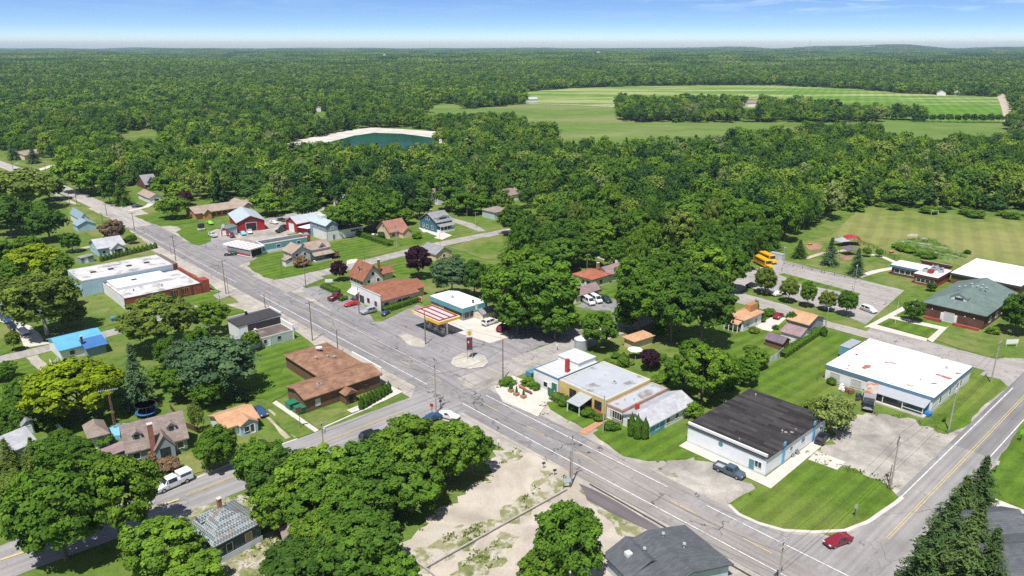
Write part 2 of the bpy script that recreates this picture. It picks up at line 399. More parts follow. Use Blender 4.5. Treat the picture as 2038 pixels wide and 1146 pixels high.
# drives, lots and paving
patch('gravel_lot', [(1608, 912), (1650, 880), (1690, 835), (1745, 818), (1790, 832), (1862, 852), (1888, 864), (1930, 860), (1890, 915), (1800, 990), (1768, 962), (1700, 938)], 'worn_lot', .8)
patch('gravel_lot', [(1300, 935), (1345, 908), (1380, 905), (1440, 935), (1500, 962), (1510, 975), (1450, 1003), (1400, 990)], 'worn_lot', .8)
patch('driveway', [(833, 453), (851, 452), (900, 468), (880, 477), (850, 470)], 'concrete', 0)
patch('driveway', [(690, 519), (706, 513), (720, 520), (690, 528)], 'concrete', .1)
patch('driveway', [(1503, 650), (1540, 628), (1565, 633), (1535, 660), (1550, 664), (1545, 668)], 'concrete', 0)
patch('driveway', [(1145, 610), (1170, 598), (1205, 590), (1235, 600), (1230, 612), (1240, 640), (1225, 650), (1215, 618), (1185, 618)], 'lot_asphalt', .1)
patch('parking_bay', [(622, 577), (648, 570), (672, 585), (720, 618), (745, 640), (700, 640)], 'lot_asphalt', .1)
patch('driveway', [(30, 650), (0, 640), (0, 630), (60, 648), (100, 684), (50, 692)], 'concrete', .1)
patch('driveway', [(52, 712), (75, 706), (95, 725), (90, 745), (75, 735)], 'pale_sand', .2)
strip('driveway', [(178, 452), (200, 453), (222, 446)], 4., 'pale_sand')
strip('driveway', [(135, 501), (190, 488), (240, 470), (280, 462)], 3., 'tan_track')
strip('driveway', [(95, 378), (180, 420), (220, 419)], 2.5, 'pale_sand')
strip('driveway', [(70, 340), (100, 331), (108, 325), (70, 325), (30, 325)], 5., 'concrete')
strip('driveway', [(255, 420), (290, 412), (300, 405)], 3., 'concrete')
strip('driveway', [(522, 822), (548, 848), (572, 873)], .9, 'tan_track', jit=.15); strip('driveway', [(535, 815), (562, 843), (590, 870)], .9, 'tan_track', jit=.15)
patch('verge', [(780, 778), (793, 772), (802, 778), (793, 785)], 'mown_lawn', .1)
patch('gravel_bed', [(792, 667), (810, 664), (838, 674), (852, 685), (842, 692), (815, 688)], 'island_gravel', .15)
patch('driveway', [(355, 620), (385, 605), (420, 592), (440, 600), (400, 613)], 'school_asphalt', .2)
patch('driveway', [(1975, 985), (2080, 1000), (2080, 1040), (1985, 1020), (1965, 1003)], 'concrete', .1)
patch('sand_patch', [(700, 502), (715, 496), (735, 497), (745, 502), (720, 506)], 'pale_sand', .2)
patch('mulch_bed', [(1110, 713), (1145, 695), (1160, 700), (1130, 715)], 'mulch_bed', .1)
patch('lawn', [(1098, 702), (1145, 682), (1155, 692), (1110, 708)], 'mown_lawn', .1)
patch('lawn', [(1145, 625), (1185, 618), (1215, 622), (1210, 645), (1160, 650)], 'mown_lawn', .2)
patch('lawn', [(1200, 585), (1225, 572), (1250, 590), (1235, 600)], 'mown_lawn', .2)
# corner south of the crossing street and the right corner
strip('main_road', [ST(s, 95.1) for s in (14, 60, 120, 180, 240, 300, 345)], 11.4, 'main_asphalt', px=False)
strip('far_road', [ST(342, 95.1), ST(375, 95.0), ST(430, 93.5), ST(500, 90.5), ST(580, 86), ST(700, 75)], 8.6, 'far_asphalt', px=False)
strip('cross_street', [(-120, 1185), (0, 1122), (100, 1085), (220, 1042), (356, 994)], 10., 'side_asphalt')
strip('cross_street', [ST(121.3, t) for t in (31.5, 45, 60, 75, 92)], 10.2, 'side_asphalt', px=False)
patch('cross_street', [ST(127, 86), ST(131, 90.5), ST(112, 90.5), ST(116, 84)], 'side_asphalt', 0, px=False)
strip('gravel_street', [ST(122.5, t) for t in (98, 120, 150, 190, 206)], 8., 'worn_lot', px=False, jit=.2)
strip('cross_street', [ST(124.5, t) for t in (99, 120, 150, 190, 206)], 5.5, 'school_asphalt', px=False, jit=.1)
strip('north_street', [ST(s, t) for s, t in ((226, 100), (226, 112), (226, 130), (228, 150), (229.5, 175), (228, 204), (226, 225), (215, 240))], 6.6, 'school_asphalt', px=False)
patch('north_street', [ST(232, 99), ST(240, 99), ST(232, 116), ST(220, 116), ST(214, 99)], 'school_asphalt', 0, px=False)
strip('lane', [(953, 461), (930, 447), (894, 437), (850, 424)], 6., 'school_asphalt')
strip('barn_street', [ST(s, t) for s, t in ((303, 99), (307, 108), (312, 125), (318, 150), (322, 175))], 6.5, 'school_asphalt', px=False)
strip('side_lane', [(-60, 722), (0, 715.5), (110, 690), (238, 658), (330, 628), (400, 603), (455, 583)], 5.2, 'school_asphalt', jit=.1)
strip('county_road', [ST(33.4, t) for t in (101, 125, 150, 175, 200, 225, 260, 330)], 8.2, 'county_asphalt', px=False)
strip('school_street', [ST(s, 201) for s in (30, 60, 90, 110, 122, 135)], 9.6, 'school_asphalt', px=False)
strip('school_street', [ST(126, 203), ST(150, 203), ST(175, 206), ST(200, 209), ST(216, 213)], 6., 'school_asphalt', px=False)
patch('school_street', [ST(44, 190), ST(38, 178), ST(28, 178), ST(28, 222), ST(36, 222), ST(44, 207)], 'school_asphalt', .05, px=False)
asphalt('warm_asphalt', (.27, .25, .236), .95, .2, patch=(.225, .213, .205))
asphalt('dark_asphalt', (.20, .195, .195), .5, along=GA)
strip('main_road', [ST(s, 95.1) for s in (13.5, 40, 62, 86)], 11.3, 'warm_asphalt', px=False)
strip('county_road', [ST(33.4, t) for t in (152, 175, 200, 205)], 8.0, 'dark_asphalt', px=False)
# corner pavement of main road and county road
patch('corner_pavement', [ST(64, 99.5), ST(52, 99.8), ST(44.5, 102), ST(39.5, 106), ST(37.4, 112), ST(36.6, 126), ST(29.5, 126), ST(29, 112), ST(24, 104), ST(16, 99), ST(16, 97), ST(60, 97)], 'county_asphalt', 0, px=False)
# school car park
patch('car_park', [(1552, 517), (1800, 578), (1778, 598), (1722, 647), (1690, 632), (1640, 615), (1560, 590), (1490, 572), (1455, 590), (1450, 575), (1475, 545), (1520, 530)], 'school_asphalt', .05)
patch('grass_island', [(1549, 546), (1560, 544), (1680, 576), (1713, 585), (1705, 592), (1670, 580), (1590, 565)], 'mown_lawn', .1)
patch('verge', [(1484, 578), (1510, 575), (1560, 596), (1620, 612), (1690, 633), (1735, 650), (1725, 660), (1640, 637), (1560, 606), (1490, 586)], 'rough_lawn', .15)
# lawns
patch('lawn', [(1380, 815), (1470, 775), (1530, 730), (1640, 656), (1728, 677), (1690, 690), (1650, 740), (1662, 790), (1640, 850), (1622, 850), (1480, 785)], 'mown_lawn', .2)
patch('lawn', [(1400, 780), (1455, 665), (1510, 655), (1555, 665), (1525, 725), (1460, 780)], 'mown_lawn', .2)
patch('lawn', [(1205, 848), (1180, 862), (1240, 908), (1290, 918), (1365, 915), (1400, 905), (1365, 880), (1390, 830), (1300, 862), (1240, 848)], 'mown_lawn', .2)
patch('lawn', [(1090, 805), (1115, 795), (1200, 832), (1185, 843), (1160, 852), (1095, 815)], 'mown_lawn', .15)
patch('lawn', [(1500, 975), (1530, 962), (1608, 915), (1700, 940), (1765, 965), (1790, 992), (1725, 1036), (1680, 1052), (1620, 1057), (1560, 1054), (1510, 1040), (1470, 1022), (1450, 1003)], 'mown_lawn', .12)
patch('lawn', [(1853, 828), (1922, 758), (1935, 742), (1990, 755), (2006, 770), (1960, 805), (1920, 850), (1890, 862), (1862, 850)], 'mown_lawn', .15)
patch('lawn', [(2038, 836), (2160, 820), (2160, 1030), (2038, 1015), (1975, 990), (1960, 960)], 'mown_lawn', .15)
patch('verge', [(1790, 640), (1843, 672), (1963, 710), (2060, 716), (2060, 650), (1960, 640), (1880, 670)], 'rough_lawn', .15)
patch('lawn', [(1738, 643), (1763, 632), (1860, 655), (1845, 672)], 'mown_lawn', .1)
patch('lawn', [(1768, 627), (1800, 605), (1850, 630), (1840, 645)], 'mown_lawn', .1)
patch('lawn', [(350, 462), (372, 452), (405, 455), (422, 470), (420, 480), (395, 489), (378, 484)], 'mown_lawn', .15)
patch('lawn', [(492, 530), (520, 505), (562, 500), (610, 525), (660, 520), (655, 532), (600, 547), (545, 557), (525, 552)], 'mown_lawn', .2)
patch('lawn', [(655, 485), (706, 470), (760, 485), (800, 496), (735, 513), (700, 516), (660, 500)], 'mown_lawn', .2)
patch('lawn', [(765, 472), (850, 462), (870, 470), (838, 484), (800, 488)], 'mown_lawn', .2)
patch('lawn', [(860, 455), (895, 440), (952, 460), (900, 468)], 'mown_lawn', .2)
patch('lawn', [(892, 492), (960, 472), (1000, 470), (1005, 520), (960, 515)], 'rough_lawn', .2)
patch('lawn', [(755, 522), (808, 513), (840, 540), (860, 550), (800, 545), (750, 540)], 'mown_lawn', .2)
patch('lawn', [(520, 700), (600, 680), (640, 700), (570, 715), (560, 740), (600, 760), (575, 780), (540, 800), (500, 790), (515, 740)], 'mown_lawn', .3)
patch('lawn', [(540, 800), (575, 790), (600, 830), (628, 860), (592, 872), (560, 850)], 'rough_lawn', .2)
patch('lawn', [(606, 826), (690, 810), (705, 822), (655, 845), (632, 855)], 'rough_lawn', .2)
patch('lawn', [(0, 725), (50, 715), (80, 740), (90, 800), (0, 790)], 'mown_lawn', .2)
patch('lawn', [(0, 645), (30, 655), (45, 690), (0, 708)], 'rough_lawn', .2)
patch('lawn', [(130, 640), (220, 610), (240, 640), (160, 668), (90, 680), (80, 665)], 'rough_lawn', .3)
patch('lawn', [(365, 600), (420, 585), (440, 600), (410, 615)], 'mown_lawn', .2)
patch('lawn', [(455, 610), (490, 605), (500, 640), (455, 640)], 'mown_lawn', .2)
patch('lawn', [(20, 327), (80, 318), (130, 326), (60, 333)], 'rough_lawn', .2)
patch('lawn', [(265, 430), (330, 420), (390, 430), (395, 442), (320, 451)], 'mown_lawn', .2)
patch('lawn', [(130, 403), (160, 408), (240, 445), (300, 490), (260, 500), (180, 470), (140, 440)], 'rough_lawn', .3)
patch('lawn', [(320, 905), (395, 900), (420, 935), (330, 965)], 'rough_lawn', .2)
patch('weeds', [(440, 1100), (560, 1040), (640, 1060), (620, 1150), (440, 1160)], 'weed_grass', .3)
patch('weeds', [(330, 1030), (480, 985), (560, 1000), (540, 1020), (400, 1040)], 'weed_grass', .3)
patch('concrete_pad', [(1608, 915), (1626, 899), (1683, 920), (1666, 936)], 'concrete', 0)
patch('footpath', [(1351, 888), (1366, 879), (1524, 950), (1640, 862), (1655, 872), (1534, 973)], 'concrete', 0)
patch('planted_garden', [(1085, 770), (1110, 788), (1112, 800), (1090, 800), (1070, 830), (1000, 800), (985, 770), (1020, 748)], 'concrete', .15)
patch('brick_path', [(1150, 860), (1198, 833), (1208, 838), (1166, 866)], 'brick_paving', 0)
patch('footpath', [(1719, 652), (1823, 596), (1834, 601), (1736, 651)], 'concrete', 0)
patch('footpath', [(1738, 645), (1846, 674), (1843, 680), (1730, 652)], 'concrete', 0)
patch('footpath', [(1762, 632), (1770, 628), (1884, 652), (1890, 648), (1856, 682), (1845, 676), (1868, 656)], 'concrete', 0)
strip('footpath', [(1708, 551), (1745, 540), (1785, 533)], 2.6, 'concrete')
strip('footpath', [(1734, 507), (1760, 513), (1790, 527)], 2.2, 'concrete')
strip('footpath', [(1600, 516), (1635, 505), (1670, 500), (1700, 496)], 2., 'tan_track')
patch('play_surface', [(1603, 489), (1625, 483), (1640, 490), (1630, 500), (1612, 500)], 'mulch_bed', .2)
patch('play_surface', [(1668, 510), (1690, 508), (1700, 517), (1680, 519)], 'mulch_bed', .2)
patch('footpath', [(542, 803), (550, 798), (635, 857), (627, 861)], 'concrete', 0)
patch('footpath', [(690, 817), (717, 806), (780, 770), (803, 780), (735, 812), (700, 822)], 'concrete', .05)
patch('footpath', [(450, 607), (490, 600), (517, 614), (505, 625)], 'pale_sand', .2)
# ---- road markings (paint, sheets above the road)
def line(s0, t0, s1, t1, wid=.16, m='white_line', dash=None):
    a, b = ST(s0, t0), ST(s1, t1); d = (b - a); L = d.length; d.normalize(); n = Vector((-d.y, d.x)) * wid / 2
    z = ztop(); mb = MB(); p = 0
    segs = [(0, L)] if not dash else [(q, min(q + dash[0], L)) for q in np.arange(0, L, dash[0] + dash[1])]
    for p, q in segs:
        mb.poly([(*(a + d * p - n), z), (*(a + d * q - n), z), (*(a + d * q + n), z), (*(a + d * p + n), z)])
    o = mb.build('road_marking', MATS[m]); o['kind'] = 'structure'
M('tar_seam', (.06, .055, .055), .3, .6)
line(38, 88.0, 76, 88.8, .32, 'tar_seam')
line(60, 91.9, 116, 91.9, .2); line(129, 91.9, 217, 91.9, .2); line(235, 91.9, 340, 91.9, .18)
line(66, 98.3, 115.5, 98.3, .2); line(132, 98.3, 214, 98.3, .14); line(240, 98.3, 300, 98.3, .14); line(16, 98.9, 58, 98.6, .2); line(14, 91.9, 60, 91.9, .2)
line(80, 95.2, 118, 95.2, .2, 'yellow_line', (5, 9)); line(128, 95.2, 340, 95.2, .2, 'yellow_line', (4.5, 8)); line(30, 95.2, 72, 95.2, .2, 'yellow_line', (5, 9))
line(33.2, 112, 33.2, 196, .14, 'yellow_line'); line(33.6, 112, 33.6, 196, .14, 'yellow_line')
line(36.5, 124, 36.5, 190, .2); line(30.3, 150, 30.3, 190, .2)
line(121.5, 34, 121.9, 80, .16, 'yellow_line'); line(121.15, 34, 121.55, 80, .16, 'yellow_line')
o = strip('road_marking', [(0, 1116), (100, 1082), (220, 1040), (356, 994.5)], .5, 'yellow_line')
line(342, 95.1, 430, 93.6, .2, 'yellow_line', (5, 8))
# kerb: a real step along the corner lawn and the crossing street
def kerb(pts, px=True, wid=.45, h=.13):
    P = [G(*p) if px else Vector(p) for p in pts]; mb = MB(); rows = []
    for i, p in enumerate(P):
        d = (P[min(i + 1, len(P) - 1)] - P[max(i - 1, 0)]).normalized(); n = Vector((-d.y, d.x)) * wid / 2
        rows.append(mb.vs([(*(p - n), 0), (*(p - n), h), (*(p + n), h), (*(p + n), 0)]))
    for a, b in zip(rows, rows[1:]):
        for k in range(3): mb.f.append((a + k, a + k + 1, b + k + 1, b + k))
    o = mb.build('kerb', MATS['kerb_concrete']); o['kind'] = 'structure'
kerb([(1450, 1005), (1470, 1024), (1510, 1042), (1560, 1056), (1620, 1059.5), (1683, 1056), (1728, 1039), (1783, 1001), (1796, 990)], wid=.7)
kerb([(380, 956), (417, 941), (490, 912), (560, 885), (592, 874)]); kerb([(640, 853), (705, 824), (740, 810)])
kerb([(1797, 1146), (1800, 1128), (1815, 1118)])
# ---------------------------------------------------------------- buildings
GL = glass()
plain('white_paint', (.74, .74, .72)); plain('dark_opening', (.02, .02, .022), .6); plain('grey_metal', (.35, .37, .38), .5, .5)
plain('dark_metal', (.05, .05, .055), .5, .5); plain('blue_trim', (.10, .20, .30)); plain('teal_trim', (.08, .24, .30)); plain('red_paint', (.42, .03, .03)); plain('brown_trim', (.10, .055, .035))
plain('black_trim', (.025, .025, .028)); plain('cream_paint', (.6, .53, .4)); plain('tan_wood', (.35, .23, .13)); plain('yellow_paint', (.75, .48, .02)); plain('orange_paint', (.6, .22, .06))
plain('galvanised', (.42, .45, .48), .45, .5, .3); plain('bright_blue', (.03, .16, .5)); plain('green_paint', (.02, .16, .09)); plain('sky_blue', (.12, .36, .55)); plain('light_grey', (.5, .5, .5)); plain('dark_red_bar', (.33, .02, .035))
def membrane(name, c, stain, red=None):             # sheet roofing: seams, ponding marks, torn patches
    m, nt, b = newmat(name, .7, .2); co = nt.obj(); z = nt.sep(co)
    n = nt.noise(co, .25, 6, .6)
    col = nt.mix(nt.frange(n, .5, .72), c, stain)
    for ax, w in ((0, 3.1), (1, 6.5)):
        fr = nt.math('FRACT', nt.math('MULTIPLY', z[ax], 1 / w)); col = nt.mix(nt.frange(fr, 0., .035, .35, 0.), col, stain)
    st = nt.noise(nt.vmul(co, (.25, 1.6, 1)), 1.2, 4); col = nt.mix(nt.frange(st, .58, .8, 0, .5), col, stain)
    if red:
        r = nt.noise(co, .26, 3, .55, .6); col = nt.mix(nt.frange(r, .648, .66), col, red); r2 = nt.noise(co, .5, 3, .5); col = nt.mix(nt.frange(r2, .69, .705), col, (.35, .34, .35))
    nt.l.new(col, b.inputs['Base Color'])
membrane('white_membrane', (.70, .70, .70), (.50, .49, .49)); membrane('patched_white_membrane', (.74, .735, .735), (.56, .55, .55), (.36, .13, .09))
M('weathered_white_roof', (.50, .49, .485), .12, .5, .85, .1, second=(.24, .22, .215), thr=(.50, .66), ms=.3, fine=.12)
M('grey_rolled_roof', (.38, .40, .43), .1, .4, .9, .1, second=(.22, .20, .19), thr=(.57, .66), ms=.22, fine=.08)
M('grey_light_roof', (.50, .50, .51), .08, .4, .9, .1, fine=.08)
M('black_felt_roof', (.052, .050, .052), .2, 1., .9, .1, fine=.2)
M('brown_felt_roof', (.13, .10, .09), .25, .4, .9, .1, second=(.27, .22, .19), thr=(.55, .7), fine=.12)
def felt():                                        # roll roofing in long strips of different ages
    m, nt, b = newmat('strip_felt_roof', .9, .15); co = nt.obj()
    t = nt.add('ShaderNodeTexBrick'); z = nt.sep(co); cb = nt.add('ShaderNodeCombineXYZ'); nt.l.new(z[1], cb.inputs[0]); nt.l.new(z[0], cb.inputs[1])
    nt.l.new(cb.outputs[0], t.inputs['Vector']); t.inputs['Color1'].default_value = (.020, .018, .019, 1); t.inputs['Color2'].default_value = (.056, .051, .050, 1); t.inputs['Mortar'].default_value = (.045, .04, .04, 1)
    t.inputs['Scale'].default_value = 1.; t.inputs['Brick Width'].default_value = 6.2; t.inputs['Row Height'].default_value = 1.0; t.inputs['Mortar Size'].default_value = .03; t.inputs['Bias'].default_value = .1
    n = nt.noise(co, .5, 6, .65)
    col = nt.mix(1., t.outputs[0], nt.ramp(n, [(.25, (.75,) * 3), (.75, (1.3,) * 3)]), 'MULTIPLY')
    nt.l.new(nt.mix(nt.frange(nt.noise(co, .16, 3), .70, .74), col, (.42, .36, .30)), b.inputs['Base Color'])
felt()
shingle('brown_shingle', (.285, .165, .105), .14, (.155, .08, .055), (.42, .68)); shingle('rust_shingle', (.27, .115, .072), .12, (.20, .085, .055), (.48, .66)); shingle('orange_shingle', (.50, .29, .17), .1, (.40, .22, .13)); shingle('tan_shingle', (.33, .26, .21), .12)
shingle('grey_shingle', (.25, .25, .26), .15); shingle('dark_grey_shingle', (.10, .105, .115), .15); shingle('greybrown_shingle', (.26, .21, .185), .15); shingle('mauve_shingle', (.27, .19, .19), .12); shingle('purple_shingle', (.16, .12, .15), .12)
shingle('green_grey_shingle', (.135, .18, .165), .08, (.165, .20, .185)); shingle('red_shingle', (.33, .115, .07), .12, (.38, .20, .12)); shingle('lightgrey_shingle', (.42, .42, .44), .1, (.34, .34, .36), (.5, .6))
shingle('brick_red_shingle', (.33, .16, .12), .12)
siding('white_siding', (.70, .70, .69)); siding('lightgrey_siding', (.48, .52, .55)); siding('blue_siding', (.055, .15, .215)); siding('paleblue_siding', (.36, .50, .60)); siding('grey_siding', (.27, .30, .33)); siding('tan_siding', (.62, .50, .33))
siding('bluegrey_siding', (.22, .30, .36)); siding('green_siding', (.42, .5, .46)); siding('dark_green_siding', (.06, .09, .085), second=(.33, .37, .36)); siding('orange_siding', (.5, .24, .10)); siding('brown_siding', (.16, .095, .06), .3, True); siding('red_metal_wall', (.36, .025, .03), .35, True)
siding('cream_siding', (.64, .58, .46)); siding('teal_metal', (.13, .32, .37), .4, True); siding('stucco_white', (.72, .72, .71), 9.); siding('yellow_render', (.60, .46, .16), 9.); siding('white_block', (.74, .76, .78), .2, var=.05); siding('tudor_wall', (.66, .64, .6), 9., second=(.3, .36, .4))
brick('brick_brown', (.135, .065, .045), (.17, .12, .1)); brick('brick_red', (.34, .065, .045), (.3, .16, .13)); brick('brick_pink', (.5, .33, .27)); brick('brick_chimney', (.36, .13, .08))
metalroof('blue_metal_roof', (.11, .36, .58), 'x'); metalroof('grey_metal_roof', (.40, .46, .48), 'y'); metalroof('greyx_metal_roof', (.42, .45, .47), 'x'); metalroof('white_metal_roof', (.7, .7, .7), 'y'); metalroof('darkblue_metal_roof', (.05, .15, .36), 'x')
def patchwork():                                   # worn diamond shingles, pale with dark and rusty gaps
    m, nt, b = newmat('patchwork_roof', .9, .15); co = nt.obj()
    r = nt.rot(co, .785); c = nt.add('ShaderNodeTexChecker'); nt.l.new(r, c.inputs[0]); c.inputs['Scale'].default_value = 3.0
    c.inputs['Color1'].default_value = (.30, .33, .33, 1); c.inputs['Color2'].default_value = (.09, .11, .12, 1)
    n = nt.noise(co, .8, 6, .7)
    col = nt.mix(nt.frange(n, .55, .66, 0., .8), c.outputs[0], (.32, .35, .34))
    nt.l.new(nt.mix(nt.frange(nt.noise(co, .6, 6, .7, .3), .54, .64), col, (.20, .14, .11)), b.inputs['Base Color'])
patchwork()
class B:
    pass
def building(name, label, cat, N, R, L, h, wall, roof, trim='white_paint', ang=None, group=None, z0=0.):
    """N near corner, R corner to its right (local x), L corner to its left (local y), as photo px (x, y[, z]) or lengths in m"""
    b = B(); n = G(*N)
    b.ang = GA if ang is None else ang
    if ang == 'R': d = G(*R) - n; b.ang = math.atan2(d.y, d.x)
    if ang == 'L': d = G(*L) - n; b.ang = math.atan2(d.y, d.x) - math.pi / 2
    ex = Vector((math.cos(b.ang), math.sin(b.ang))); ey = Vector((-ex.y, ex.x))
    b.lx = (G(*R) - n).dot(ex) if isinstance(R, tuple) else R
    b.ly = (G(*L) - n).dot(ey) if isinstance(L, tuple) else L
    b.h = h; b.ex = ex; b.ey = ey; b.n = n; b.trim = trim
    b.root = thing(name, label, cat, n, b.ang, z0, group)
    walls(b, wall, roof)
    return b
def loc(b, x, y): return b.n + b.ex * x + b.ey * y
def walls(b, wall, roof, x0=0., y0=0., lx=None, ly=None, h=None, parent=None, zb=0.):
    lx = b.lx if lx is None else lx; ly = b.ly if ly is None else ly; h = b.h if h is None else h
    p = parent or b.root; kind = roof[0]
    x1, y1 = x0 + lx, y0 + ly
    w = MB()
    if kind == 'gable':
        _, m, axis, rise, over = roof[:5]
        if axis == 'x':
            w.prism([(x0, y0, zb), (x0, y0, h), (x0, y0 + ly / 2, h + rise - .08), (x0, y1, h), (x0, y1, zb)][::-1], (lx, 0, 0))
            k = rise / (ly / 2); e = h - k * over
            pr = [(x0 - over, y0 - over, e), (x0 - over, y0 + ly / 2, h + rise), (x0 - over, y1 + over, e), (x0 - over, y1 + over, e + .2), (x0 - over, y0 + ly / 2, h + rise + .22), (x0 - over, y0 - over, e + .2)]
            r = MB().prism(pr, (lx + 2 * over, 0, 0))
        else:
            w.prism([(x0, y0, zb), (x0, y0, h), (x0 + lx / 2, y0, h + rise - .08), (x1, y0, h), (x1, y0, zb)], (0, ly, 0))
            k = rise / (lx / 2); e = h - k * over
            pr = [(x0 - over, y0 - over, e), (x0 + lx / 2, y0 - over, h + rise), (x1 + over, y0 - over, e), (x1 + over, y0 - over, e + .2), (x0 + lx / 2, y0 - over, h + rise + .22), (x0 - over, y0 - over, e + .2)][::-1]
            r = MB().prism(pr, (0, ly + 2 * over, 0))
        b.roof = r.build('roof', MATS[m], p)
    elif kind == 'hip':
        _, m, rise, over = roof[:4]
        w.box((x0, y0, zb), (x1, y1, h - .02))
        a0, a1, c0, c1 = x0 - over, x1 + over, y0 - over, y1 + over
        hw = min(a1 - a0, c1 - c0) / 2
        if a1 - a0 > c1 - c0: q0 = (a0 + hw, (c0 + c1) / 2, h + rise); q1 = (a1 - hw, (c0 + c1) / 2, h + rise)
        else: q0 = ((a0 + a1) / 2, c0 + hw, h + rise); q1 = ((a0 + a1) / 2, c1 - hw, h + rise)
        if len(roof) > 4: q0 = (a0 + (a1 - a0) * roof[4][0], (c0 + c1) / 2, h + rise); q1 = (a0 + (a1 - a0) * roof[4][1], (c0 + c1) / 2, h + rise)
        r = MB(); A = [(a0, c0), (a1, c0), (a1, c1), (a0, c1)]
        i = r.vs([(*q, h - .02 + .02) for q in A]); j = r.vs([(*q, h + .18) for q in A]); k = r.vs([q0, q1])
        r.f += [(i + 3, i + 2, i + 1, i)]
        for t in range(4): r.f.append((i + t, i + (t + 1) % 4, j + (t + 1) % 4, j + t))
        if a1 - a0 > c1 - c0 or len(roof) > 4: r.f += [(j, j + 1, k + 1, k), (j + 1, j + 2, k + 1), (j + 2, j + 3, k, k + 1), (j + 3, j, k)]
        else: r.f += [(j, j + 1, k), (j + 1, j + 2, k + 1, k), (j + 2, j + 3, k + 1), (j + 3, j, k, k + 1)]
        b.roof = r.build('roof', MATS[m], p)
    elif kind == 'flat':
        _, m, par = roof[:3]
        w.box((x0, y0, zb), (x1, y1, h))
        if par > 0:
            b.roof = box((x0 + .25, y0 + .25, h), (x1 - .25, y1 - .25, h + .05)).build('roof', MATS[m], p)
            t = MB(); hp = h + par; o = .03
            for q in (((x0 - o, y0 - o, h - .25), (x1 + o, y0 + .25, hp)), ((x0 - o, y1 - .25, h - .25), (x1 + o, y1 + o, hp)), ((x0 - o, y0 + .25, h - .25), (x0 + .25, y1 - .25, hp)), ((x1 - .25, y0 + .25, h - .25), (x1 + o, y1 - .25, hp))): t.box(*q)
            t.build('parapet', MATS[roof[3] if len(roof) > 3 else b.trim], p)
        else:
            ov = roof[4] if len(roof) > 4 else .3
            b.roof = box((x0 - ov, y0 - ov, h + .002), (x1 + ov, y1 + ov, h + .16)).build('roof', MATS[m], p)
            if len(roof) > 3:
                t = MB(); o2 = ov + .05; f = .55 if len(roof) < 6 else roof[5]
                for q in (((x0 - o2, y0 - o2, h - f), (x1 + o2, y0 - ov, h + .2)), ((x0 - o2, y1 + ov, h - f), (x1 + o2, y1 + o2, h + .2)), ((x0 - o2, y0 - ov, h - f), (x0 - ov, y1 + ov, h + .2)), ((x1 + ov, y0 - ov, h - f), (x1 + o2, y1 + ov, h + .2))): t.box(*q)
                t.build('fascia', MATS[roof[3]], p)
    elif kind == 'shed':                           # mono-pitch, falling towards -x
        _, m, rise, over = roof[:4]
        w.prism([(x0, y0, zb), (x0, y0, h), (x1, y0, h + rise), (x1, y0, zb)], (0, ly, 0))
        k = rise / lx
        b.roof = MB().prism([(x0 - over, y0 - over, h - k * over + .01), (x0 - over, y0 - over, h - k * over + .18), (x1 + over, y0 - over, h + rise + k * over + .18), (x1 + over, y0 - over, h + rise + k * over + .01)], (0, ly + 2 * over, 0)).build('roof', MATS[m], p)
    wo = w.build('wall', MATS[wall], p)
    return wo
def win(b, face, pos, z, w=1.1, h=1.2, frame=None, pane=None, x0=0., y0=0., name='window', bars=0):
    """face 'R' lies along local x at y0, 'L' along local y at x0, 'E' is the far x side; pos is a 0..1 fraction of that wall's length (metres if pos > 1.001)"""
    ln = b.lx if face in 'RF' else b.ly
    a = pos * ln if pos <= 1.001 else pos
    fm = MATS[frame or b.trim]; t = .06
    def cv(u0, u1, d0, d1, z0, z1):
        if face == 'R': return (u0, y0 - d1, z0), (u1, y0 - d0, z1)
        if face == 'F': return (u0, y0 + b.ly + d0, z0), (u1, y0 + b.ly + d1, z1)
        if face == 'E': return (x0 + b.lx + d0, u0, z0), (x0 + b.lx + d1, u1, z1)
        return (x0 - d1, u0, z0), (x0 - d0, u1, z1)
    u0, u1 = a - w / 2, a + w / 2
    m = MB(); f = .11
    m.box(*cv(u0 - f, u0, 0, .07, z - f, z + h + f)); m.box(*cv(u1, u1 + f, 0, .07, z - f, z + h + f))
    m.box(*cv(u0, u1, 0, .07, z - f, z)); m.box(*cv(u0, u1, 0, .07, z + h, z + h + f))
    for i in range(bars): uu = u0 + w * (i + 1) / (bars + 1); m.box(*cv(uu - .04, uu + .04, .03, .065, z, z + h))
    o = m.build(name, fm, b.root)
    box(*cv(u0, u1, -.02, .03, z, z + h)).build('pane' if name == 'window' else 'panel', pane and MATS[pane] or GL, o)
    return o
def door(b, face, pos, w=1., h=2.1, panel='brown_trim', frame=None, z=.02, **k): return win(b, face, pos, z + .11, w, h, frame, panel, name='door', **k)
def part(b, name, m, mb): return mb.build(name, MATS[m], b.root)
def chimney(b, x, y, z0, z1, w=.6, m='brick_chimney'):
    c = MB().box((x - w / 2, y - w / 2, z0), (x + w / 2, y + w / 2, z1)).build('chimney', MATS[m], b.root)
    box((x - w / 2 - .06, y - w / 2 - .06, z1), (x + w / 2 + .06, y + w / 2 + .06, z1 + .14)).build('cap', MATS['concrete'], c); return c
def vent(b, x, y, z, r=.12, h=.6, m='grey_metal'): return part(b, 'roof_vent', m, MB().lathe([(r, z - .1), (r, z + h * .7), (r * 1.7, z + h * .75), (r * 1.3, z + h)], 8, (x, y)))
def hvac(b, x, y, z, s=1.2, m='light_grey'):
    o = part(b, 'air_conditioner', m, MB().box((x - s / 2, y - s / 2, z), (x + s / 2, y + s / 2, z + s * .7)))
    MB().lathe([(s * .35, z + s * .7), (s * .35, z + s * .78)], 10, (x, y)).build('fan_housing', MATS['dark_metal'], o)
